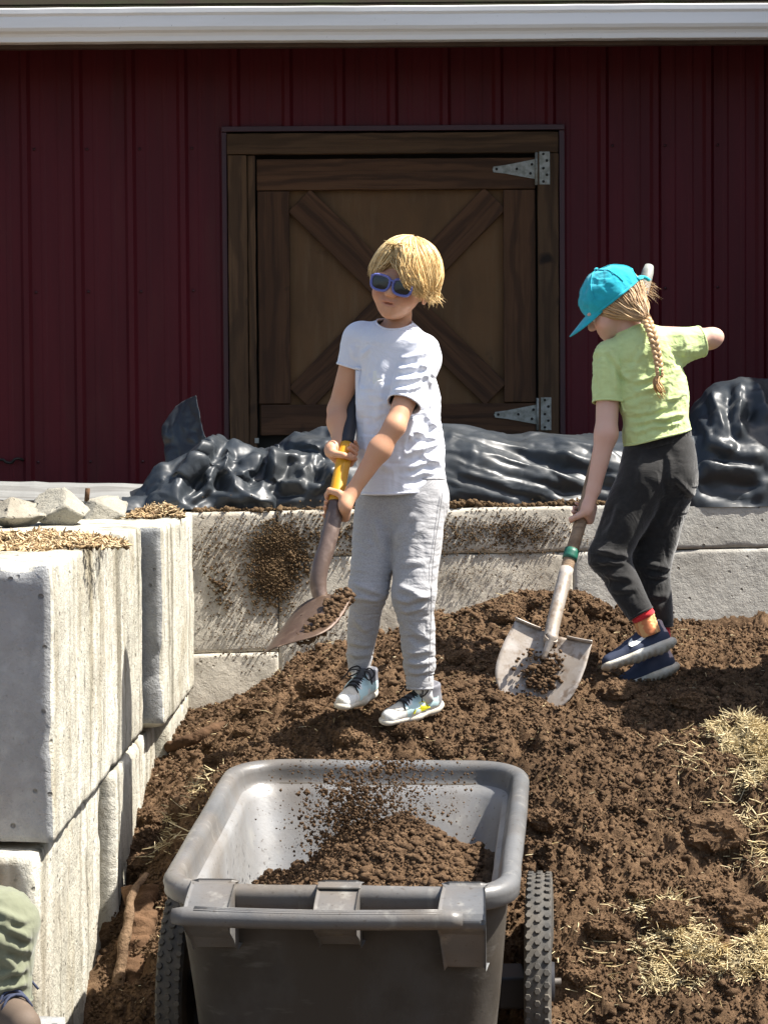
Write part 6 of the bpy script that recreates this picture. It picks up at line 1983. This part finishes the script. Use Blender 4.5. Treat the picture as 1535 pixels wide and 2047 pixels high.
# arched opening above the strap at the back
kf = np.ones(len(Q), bool); cen = (V[Q].mean(1) - gc) @ gR / 0.97
kf &= ~(((cen[:, 0] / 0.034) ** 2 + ((cen[:, 2] - 0.028) / 0.030) ** 2 < 1) & (cen[:, 1] > 0.03) & (cen[:, 2] > 0.026))
V, Q, _ = drop(V, Q, kf)
V = pbd(V, Q, lambda d, m_: 1.025 + 0.02 * np.abs(d[:, 2]), fc, keep_off=-0.005, far=0.007, steps=30, jitter=0.007, freq=24, bend=0.15)
cr = mk('crown', V, Q, M_CAP, CAP, solid=0.002)
for l in bounds(V, Q):
    v, f = hem_tube(V, l, 0.0022); mk('hem', v, f, M_CAP, cr)
for k in range(6):
    a = math.pi / 6 + k * math.pi / 3
    pp = []
    for t in np.linspace(0.05, 1.42, 16):
        q_ = GH(0, 0.014, 0.022) + gR @ (np.array([math.cos(a) * math.sin(t) * 0.085, math.sin(a) * math.sin(t) * 0.100, math.cos(t) * 0.087]) * 1.012)
        i_ = np.argmin(np.linalg.norm(V - q_, axis=1)); pp.append(V[i_] + unit(q_ - GH(0, 0.014, 0.022)) * 0.0012)
    v, f = tube(spline(pp[::2], 20), 0.0013, 5); mk('seam', v, f, M_CAP, cr)
v, f = lump_mesh((0.0075, 0.0075, 0.004), 61, 3); mk('button', v @ gR.T + GH(0, 0.014, 0.022) + gR @ np.array([0, 0, 0.089]), f, M_CAP, cr)
# brim
bv = []; nb, mb = 25, 9
for i in range(nb):
    a = math.radians(-150 + 120 * i / (nb - 1)); 
    for j in range(mb):
        t = j / (mb - 1)
        x = math.cos(a) * (0.083 - 0.006 * t); y = 0.014 + math.sin(a) * 0.099
        ext = t * 0.078 * math.sin(math.pi * i / (nb - 1)) ** 0.55
        z = 0.016 - 0.10 * (-y) * 0.0 - 0.35 * ext - 3.2 * x * x * (0.4 + 0.6 * t) - y * 0.10 * 0
        bv.append(GH(x, y - ext, z + 0.10 * (y)))
v = np.array(bv); f = [(i * mb + j, (i + 1) * mb + j, (i + 1) * mb + j + 1, i * mb + j + 1) for i in range(nb - 1) for j in range(mb - 1)]
mk('brim', v, f, M_CAP, CAP, solid=0.003)
# strap end and buckle
sp_ = [GH(0.03, 0.105, 0.016), GH(0.0, 0.122, 0.012), GH(-0.022, 0.118, 0.012)]
for q in (0.0,):
    v, f = tube(spline([GH(-0.038, 0.103, 0.022), GH(-0.016, 0.117, 0.018), GH(0.012, 0.117, 0.018), GH(0.036, 0.104, 0.022)], 14), 0.0065, 8); mk('strap', v, f, M_CAP, CAP)
v, f = tube(spline([GH(0.0, 0.117, 0.020), GH(-0.004, 0.128, 0.010), GH(0.0, 0.134, -0.004)], 8), 0.0055, 8); mk('strap_end', v, f, M_CAP, CAP)

# girl's t-shirt
fs = field_for([Gp(1160, 630, -0.15), Gp(1420, 930, 0.15)], 0.04, 0.0055)
fs.cone(Gp(1292, 712, 0), Gp(1305, 790, 0), 0.094, 0.098, k=0.03, flat=YF)
fs.cone(Gp(1305, 790, 0), Gp(1313, 870, 0), 0.098, 0.094, k=0.03, flat=YF)
fs.cone(Gp(1313, 870, 0), Gp(1318, 930, 0), 0.094, 0.092, k=0.03, flat=YF)
fs.cone(Gp(1226, 706, .02), Gp(1356, 690, .0), 0.046, 0.046, k=0.035)
fs.cone(Gp(1280, 688, .02), Gp(1262, 655, .035), 0.056, 0.044, k=0.025)
gcL = gsL + unit(geL - gsL) * ((Gp(1211, 799, -.015) - gsL) @ unit(geL - gsL)); gcR = gsR + unit(geR - gsR) * ((Gp(1397, 680, .02) - gsR) @ unit(geR - gsR))
fs.cone(gsL, gcL, 0.049, 0.046, k=0.014)
fs.cone(gsR, gcR, 0.049, 0.045, k=0.022)
tbg = lambda V: in_ellipse(V, Gp(1292, 712, 0), Gp(1318, 930, 0), 0.099, 0.079) > 1.05
cuts_ = [(Gp(1313, 868, 0), (0.24, 0, -1)), (gcL, unit(geL - gsL), lambda V: (seg_dist(V, gcL, geL) < 0.075) & tbg(V) & (V[:, 0] < gcL[0] + 0.05)), (gcR, unit(geR - gsR), lambda V: seg_dist(V, gcR, geR) < 0.08),
         ('cyl', Gp(1268, 665, .03), Gp(1244, 632, .045) - Gp(1272, 672, .03), 0.0525, lambda V: V[:, 2] > Gp(1268, 700)[2])]
def sc_g(d, mid):
    z = mid[:, 2]; lowz = np.clip((Gp(0, 830)[2] - z) / 0.06, 0, 1); n = np.clip(0.85 + 1.7 * fbm(mid * 5, 2, seed=27), 0, 2.4)
    return 1.02 + (0.05 + 0.10 * lowz) * np.abs(d[:, 2]) * n + 0.035 * np.abs(d[:, 0]) * n
garment('t_shirt', fs, cuts_, M_LIME, GIRL, sc_g, 13, bend=0.2, jitter=0.006, freq=14, folds=[(1212, 695, 1262, 770, 5, .009), (1258, 765, 1310, 752, 5, .007), (1262, 790, 1320, 770, 5, .006), (1250, 850, 1375, 826, 5, .008), (1252, 866, 1376, 842, 4, .007), (1255, 830, 1340, 812, 5, .005), (1300, 845, 1378, 828, 4, .006),
       (1335, 690, 1300, 760, 7, .005), (1362, 715, 1330, 790, 6, .006), (1372, 740, 1345, 820, 6, .005), (1380, 690, 1362, 715, 4, .005), (1200, 700, 1196, 790, 6, .004), (1225, 720, 1232, 790, 6, .005), (1290, 700, 1262, 740, 6, .004), (1330, 800, 1372, 785, 5, .005)], fixed=lambda V: V[:, 2] > Gp(1290, 672)[2])
# black joggers
fp = field_for([Gp(1160, 830, -0.2), Gp(1420, 1280, 0.2)], 0.03, 0.0052)
fp.cone(Gp(1285, 910, 0), Gp(1346, 900, 0), 0.064, 0.064, k=0.03); fp.cone(Gp(1290, 855, 0), Gp(1338, 850, 0), 0.052, 0.052, k=0.03)
fp.cone(Gp(1300, 950, 0), Gp(1342, 945, 0), 0.075, 0.080, k=0.03)
fp.cone(Gp(1287, 955, -.01), k1, 0.080, 0.056, k=0.02); fp.cone(k1, a1 + np.array([-.012, 0, 0.014]), 0.057, 0.040, k=0.02); fp.cone(a1 + np.array([-.012, 0, 0.014]), a1 + np.array([.01, 0, -.03]), 0.036, 0.033, k=0.01)
fp.cone(Gp(1338, 955, .02), k2, 0.078, 0.060, k=0.02); fp.cone(k2, a2 + np.array([0, 0, 0.015]), 0.056, 0.040, k=0.02); fp.cone(a2 + np.array([0, 0, 0.015]), a2 + np.array([.004, 0, -.05]), 0.036, 0.034, k=0.01)
cg = [(Gp(1316, 866, 0), (-0.26, 0, 1)), (a1 + np.array([-.004, 0, 0.010]), unit(a1 - k1), lambda V: seg_dist(V, a1, a1 + np.array([.02, 0, -.05])) < 0.06), (a2 + np.array([0, 0, -.002]), (0, 0, -1))]
def sc_gp(d, mid):
    n = np.clip(0.6 + 1.8 * fbm(mid * 6, 2, seed=37), 0, 2.4); z = mid[:, 2]
    near = np.exp(-((z - Gp(0, 1140)[2]) / 0.06) ** 2) * 0.07
    return 1.02 + (0.03 + near) * np.abs(d[:, 2]) * n + 0.03 * n * np.abs(d[:, 0])
GP, _, _ = garment('joggers', fp, cg, M_BLACKCLOTH, GIRL, sc_gp, 15, bend=0.2, jitter=0.007, freq=13, folds=[(1185, 1100, 1262, 1118, 6, .009), (1190, 1125, 1255, 1128, 5, .008), (1195, 1150, 1270, 1160, 6, .006), (1215, 1185, 1275, 1178, 5, .006), (1285, 1130, 1345, 1135, 6, .010), (1290, 1152, 1340, 1150, 5, .008), (1300, 1190, 1338, 1196, 5, .006),
       (1345, 950, 1392, 1000, 7, .008), (1335, 900, 1342, 990, 7, .007), (1250, 900, 1225, 990, 8, .006), (1290, 900, 1270, 980, 8, .004), (1350, 990, 1320, 1060, 7, .007), (1240, 1000, 1210, 1080, 8, .006)], fixed=lambda V: V[:, 2] > Gp(1315, 890)[2])
mk('body', bodyV, bodyQ, M_SKIN_FAIR, GIRL, col=paint(bodyV, gc, gR, 0.97, None))
# gathered waistband
wb_ = []
for i in range(120):
    a = 2 * math.pi * i / 120; r_ = 1 + 0.018 * math.sin(a * 34)
    wb_.append((a, r_))
Vw = []; 
for (t, rr_) in ((0, 0.97), (0.35, 1.03), (0.7, 1.03), (1, 0.98)):
    for (a, r_) in wb_:
        c_ = Gp(1315, 867 + 24 * t, 0); Vw.append(c_ + np.array([math.cos(a) * (0.089 + 0.006 * t) * r_ * rr_, math.sin(a) * (0.0585 + 0.006 * t) * r_ * rr_, 0.023 * math.cos(a)]))
fw_ = [(j * 120 + i, j * 120 + (i + 1) % 120, (j + 1) * 120 + (i + 1) % 120, (j + 1) * 120 + i) for j in range(3) for i in range(120)]
mk('waistband', np.array(Vw), fw_, M_BLACKCLOTH, GP, solid=0.002)
# socks
v, f = tube([a1 + np.array([-.008, 0, .012]), a1 + np.array([.004, 0, -.010])], [0.0345, 0.036], 20); mk('sock_cuff', v, f, M_SOCKRED, GIRL)
v, f = tube(spline([a1 + np.array([.002, 0, -.006]), a1 + np.array([.010, 0, -.030]), Gp(1298, 1268, -.06)], 10), [0.0325, 0.034, 0.032, 0.034, 0.032, 0.034, 0.033, 0.034, 0.033, 0.034], 20); mk('sock', v, f, M_SOCKTAN, GIRL)
v, f = tube([a2 + np.array([0, 0, 0.0]), Gp(1322, 1290, .03)], 0.029, 16); mk('sock', v, f, M_SOCKRED, GIRL)
def style_girl(q):
    c = np.tile(np.array([0.030, 0.040, 0.075]), (len(q), 1))
    c[(q[:, 1] < 0.12) & (q[:, 2] > 0.05)] = (0.4, 0.33, 0.36)
    return c
for i, (h_, t_2) in enumerate([((1354, 1292, -.045), (1201, 1346, -.11)), ((1356, 1342, .04), (1238, 1384, -.02))]):
    upv = (-0.30, 0.40, 1.0) if i == 0 else (-0.25, 0.2, 1.0)
    u_, fu_, L_ = shoe(GIRL, Gp(*h_), Gp(*t_2), upv, 0.94, M_SOLE, M_SHOE, style_girl)
    if i == 0:
        top = [(1305, 1256), (1296, 1268), (1282, 1280), (1268, 1286), (1260, 1287), (1258, 1283), (1263, 1276)]
        bot = [(1300, 1270), (1284, 1284), (1270, 1292), (1260, 1294), (1255, 1290), (1256, 1282), (1262, 1274)]
        pts = [(1306, 1257), (1290, 1275), (1272, 1289), (1262, 1293), (1256, 1290), (1256, 1283), (1262, 1275), (1264, 1281), (1270, 1281), (1284, 1272)]
        mp = np.array([project(fu_, x, y, YG_ - 0.2, YG_ + 0.1, 0.003) for x, y in pts])
        mk('side_mark', mp, [(0, 1, 9), (1, 2, 8, 9), (2, 3, 7, 8), (3, 4, 5, 7), (5, 6, 7)], M_WHITEMARK, u_, smooth=False)

# girl's shovel
SG = thing('shovel', Gp(1060, 1410, -.3), 'round-point shovel with wooden shaft and green collar held by the child in lime', 'shovel')
cp = spline(GS, 90)
ig0 = int(np.argmin(np.abs(cp[:, 2] - Gp(1140, 1098, -.06)[2]))); ig1 = int(np.argmin(np.abs(cp[:, 2] - Gp(1135, 1117, -.07)[2]))); ie = int(np.argmin(np.abs(cp[:, 2] - Gp(1297, 590, .32)[2])))
V, Fc = tube(cp[:ie + 1], np.r_[0.014, 0.0185, np.full(ie - 1, 0.019)], 16); mk('shaft_end', V, Fc, M_GREYGRIP, SG)
V, Fc = tube(cp[ie:], np.linspace(0.0175, 0.0195, len(cp) - ie), 16)
sh_ = mk('shaft', V, Fc, M_SHAFT_WOOD, SG)
V, Fc = tube(cp[ig0:ig1 + 1], 0.0222, 16); mk('collar', V, Fc, M_GREEN, SG)
gb0 = Gp(1106, 1262, -.195); gtip = Gp(1046, 1418, -.29)
gwv = Gp(1180, 1272, -.21) - Gp(1028, 1252, -.16)
bl, bn = blade(SG, gb0, gtip - gb0, -gwv, 0.250, np.linalg.norm(gtip - gb0), M_BLADE_WORN, dish=0.030)
if bn[1] > 0: print('blade faces away')
gax2 = unit(gtip - gb0)
so = spline([cp[ig1 + 3], GS[-2], GS[-1], gb0 + gax2 * 0.02 + np.array([0, -.012, 0]), gb0 + gax2 * 0.09 + np.array([0, -.002, 0])], 30)
V, Fc = tube(so, np.r_[np.linspace(0.0205, 0.0215, 18), np.linspace(0.021, 0.006, 12)], 14); mk('socket', V, Fc, M_BLADE_WORN, SG)
pts = []; sz = []
for _ in range(420):
    px, py = 1085 + random.gauss(0, 22), 1345 + random.gauss(0, 24)
    t = np.clip((py - 1262) / 156, 0, 1); p = Gp(px, py, -.195 - .095 * t + 0.018)
    pts.append(p - np.array([0, 0.004 + 0.014 * random.random(), 0])); sz.append(0.002 + 0.007 * random.random() ** 2)
V, Fc = crumbs(np.array(pts), np.array(sz), 0.85)
tag(mk('blade_soil', V, Fc, M_CRUMB, smooth=False), 'small patch of soil lying in the upright shovel blade', 'soil', kind='stuff')

# ---------------------------------------------------------------- adult at the left edge: only a knee and a shoe reach into the picture
YA = 4.28
def A_(px, py, d=0.0): return P(px, py, YA + d)
AD = thing('person', A_(-150, 2250, .1), 'adult in olive trousers and tan shoe, cut off by the left photo edge', 'person')
fa = field_for([A_(-520, 1150, -0.15), A_(90, 2230, 0.4)], 0.1, 0.009)
kn, an, hp_ = A_(2, 1850, 0), A_(-8, 2052, .02), A_(-330, 1800, .12)
fa.cone(hp_, kn, 0.07, 0.05, k=0.03); fa.cone(kn, kn + (an - kn) * 0.5, 0.045, 0.035, k=0.03)
fa.cone(A_(-360, 1780, .25), A_(-30, 1900, .30), 0.07, 0.05, k=0.03); fa.cone(A_(-30, 1900, .30), A_(-40, 2080, .30), 0.045, 0.035, k=0.03)
fa.cone(A_(-340, 1780, .18), A_(-300, 1400, .15), 0.12, 0.14, k=0.05); fa.cone(A_(-300, 1400, .15), A_(-280, 1300, .12), 0.05, 0.05, k=0.04); fa.ell(A_(-265, 1235, .12), (0.075, 0.095, 0.115))
fa.cone(A_(-300, 1420, .02), A_(-220, 1650, 0), 0.05, 0.042, k=0.03); fa.cone(A_(-220, 1650, 0), A_(-60, 1800, .05), 0.04, 0.03, k=0.03)
fa.cone(A_(-300, 1420, .28), A_(-220, 1650, .32), 0.05, 0.042, k=0.03); fa.cone(A_(-220, 1650, .32), A_(-70, 1830, .28), 0.04, 0.03, k=0.03)
V, Q = fa.mesh(1); mk('body', V, Q, M_SKIN_FAIR, AD, col=np.ones((len(V), 3)))
ft = field_for([A_(-480, 1600, -0.15), A_(100, 2120, 0.4)], 0.1, 0.007)
ft.cone(A_(-340, 1770, .18), A_(-335, 1700, .18), 0.15, 0.145, k=0.04)
ft.cone(hp_, kn + np.array([-.01, 0, 0]), 0.10, 0.072, k=0.03); ft.cone(kn, A_(0, 2060, .02), 0.072, 0.055, k=0.03)
ft.cone(A_(-360, 1780, .25), A_(-30, 1900, .30), 0.10, 0.072, k=0.03); ft.cone(A_(-30, 1900, .30), A_(-40, 2100, .30), 0.07, 0.055, k=0.03)
def sc_a(d, mid): return 1.04 + 0.15 * np.abs(d[:, 2]) * np.clip(0.8 + 1.8 * fbm(mid * 5, 2, seed=47), 0, 2.5) + 0.05 * np.abs(d[:, 0])
garment('trousers', ft, [(A_(0, 2012, 0), (0.30, 0, -1)), (A_(-340, 1690, .18), (0, 0, 1), lambda V: V[:, 0] < A_(-200, 1700)[0])], M_OLIVE, AD, sc_a, 21, far=0.035, jitter=0.012, freq=11, bend=0.16, folds=[(-20, 1818, 60, 1850, 8, .012), (-10, 1840, 72, 1880, 8, .012), (-20, 1880, 75, 1905, 9, .008), (-10, 1960, 60, 1930, 8, .010), (-20, 1985, 62, 1965, 7, .012), (-20, 2002, 55, 1995, 6, .010), (0, 1900, 50, 1960, 9, .008)])
fj = field_for([A_(-500, 1300, -0.15), A_(-150, 1800, 0.45)], 0.1, 0.009)
fj.cone(A_(-340, 1760, .18), A_(-300, 1420, .15), 0.145, 0.155, k=0.05); fj.cone(A_(-300, 1420, 0), A_(-300, 1420, .30), 0.07, 0.07, k=0.04)
fj.cone(A_(-300, 1420, .02), A_(-220, 1650, 0), 0.065, 0.055, k=0.03); fj.cone(A_(-300, 1420, .28), A_(-220, 1650, .32), 0.065, 0.055, k=0.03)
V, Q = fj.mesh(2); mk('jacket', V, Q, M_GREYCLOTH, AD)
fh = field_for([A_(-340, 1100, 0), A_(-190, 1400, .3)], 0.08, 0.008); fh.ell(A_(-275, 1215, .14), (0.085, 0.10, 0.10)); V, Q = fh.mesh(2); mk('hair', V, Q, M_HAIR, AD, col=np.tile(np.array([0.1, 0.06, 0.03]), (len(V), 1)))
def style_adult(q): return np.tile(np.array([0.11, 0.08, 0.058]), (len(q), 1))
for (h_, t_2) in (((-22, 2066, .09), (70, 2086, -.16)), ((-80, 2128, .42), (0, 2138, .16))):
    u_, fu_, L_ = shoe(AD, A_(*h_), A_(*t_2), (0, 0, 1), 1.25, M_OUTSOLE, M_SHOE, style_adult)
    v, f = tube(spline([L_(0.031, 0.10, 0.086), L_(0.034, 0.22, 0.078), L_(0.028, 0.36, 0.086), L_(0, 0.44, 0.092), L_(-0.028, 0.36, 0.086), L_(-0.034, 0.22, 0.078), L_(-0.031, 0.10, 0.086)], 24), 0.006, 7); mk('collar_trim', v, f, M_ORANGE, u_)
    laces(u_, L_, M_NAVY, 1.25)
V, Q = rough_block((-1.45, 3.95, 0.0), (-0.66, 4.50, A_(-10, 2082, 0)[2] - 0.004), seed=55, cell=0.05)
tag(mk('concrete_block', V, Q, M_CONC_FRONT), 'low concrete block under the shoe of the adult, below the photo edge', 'concrete block')
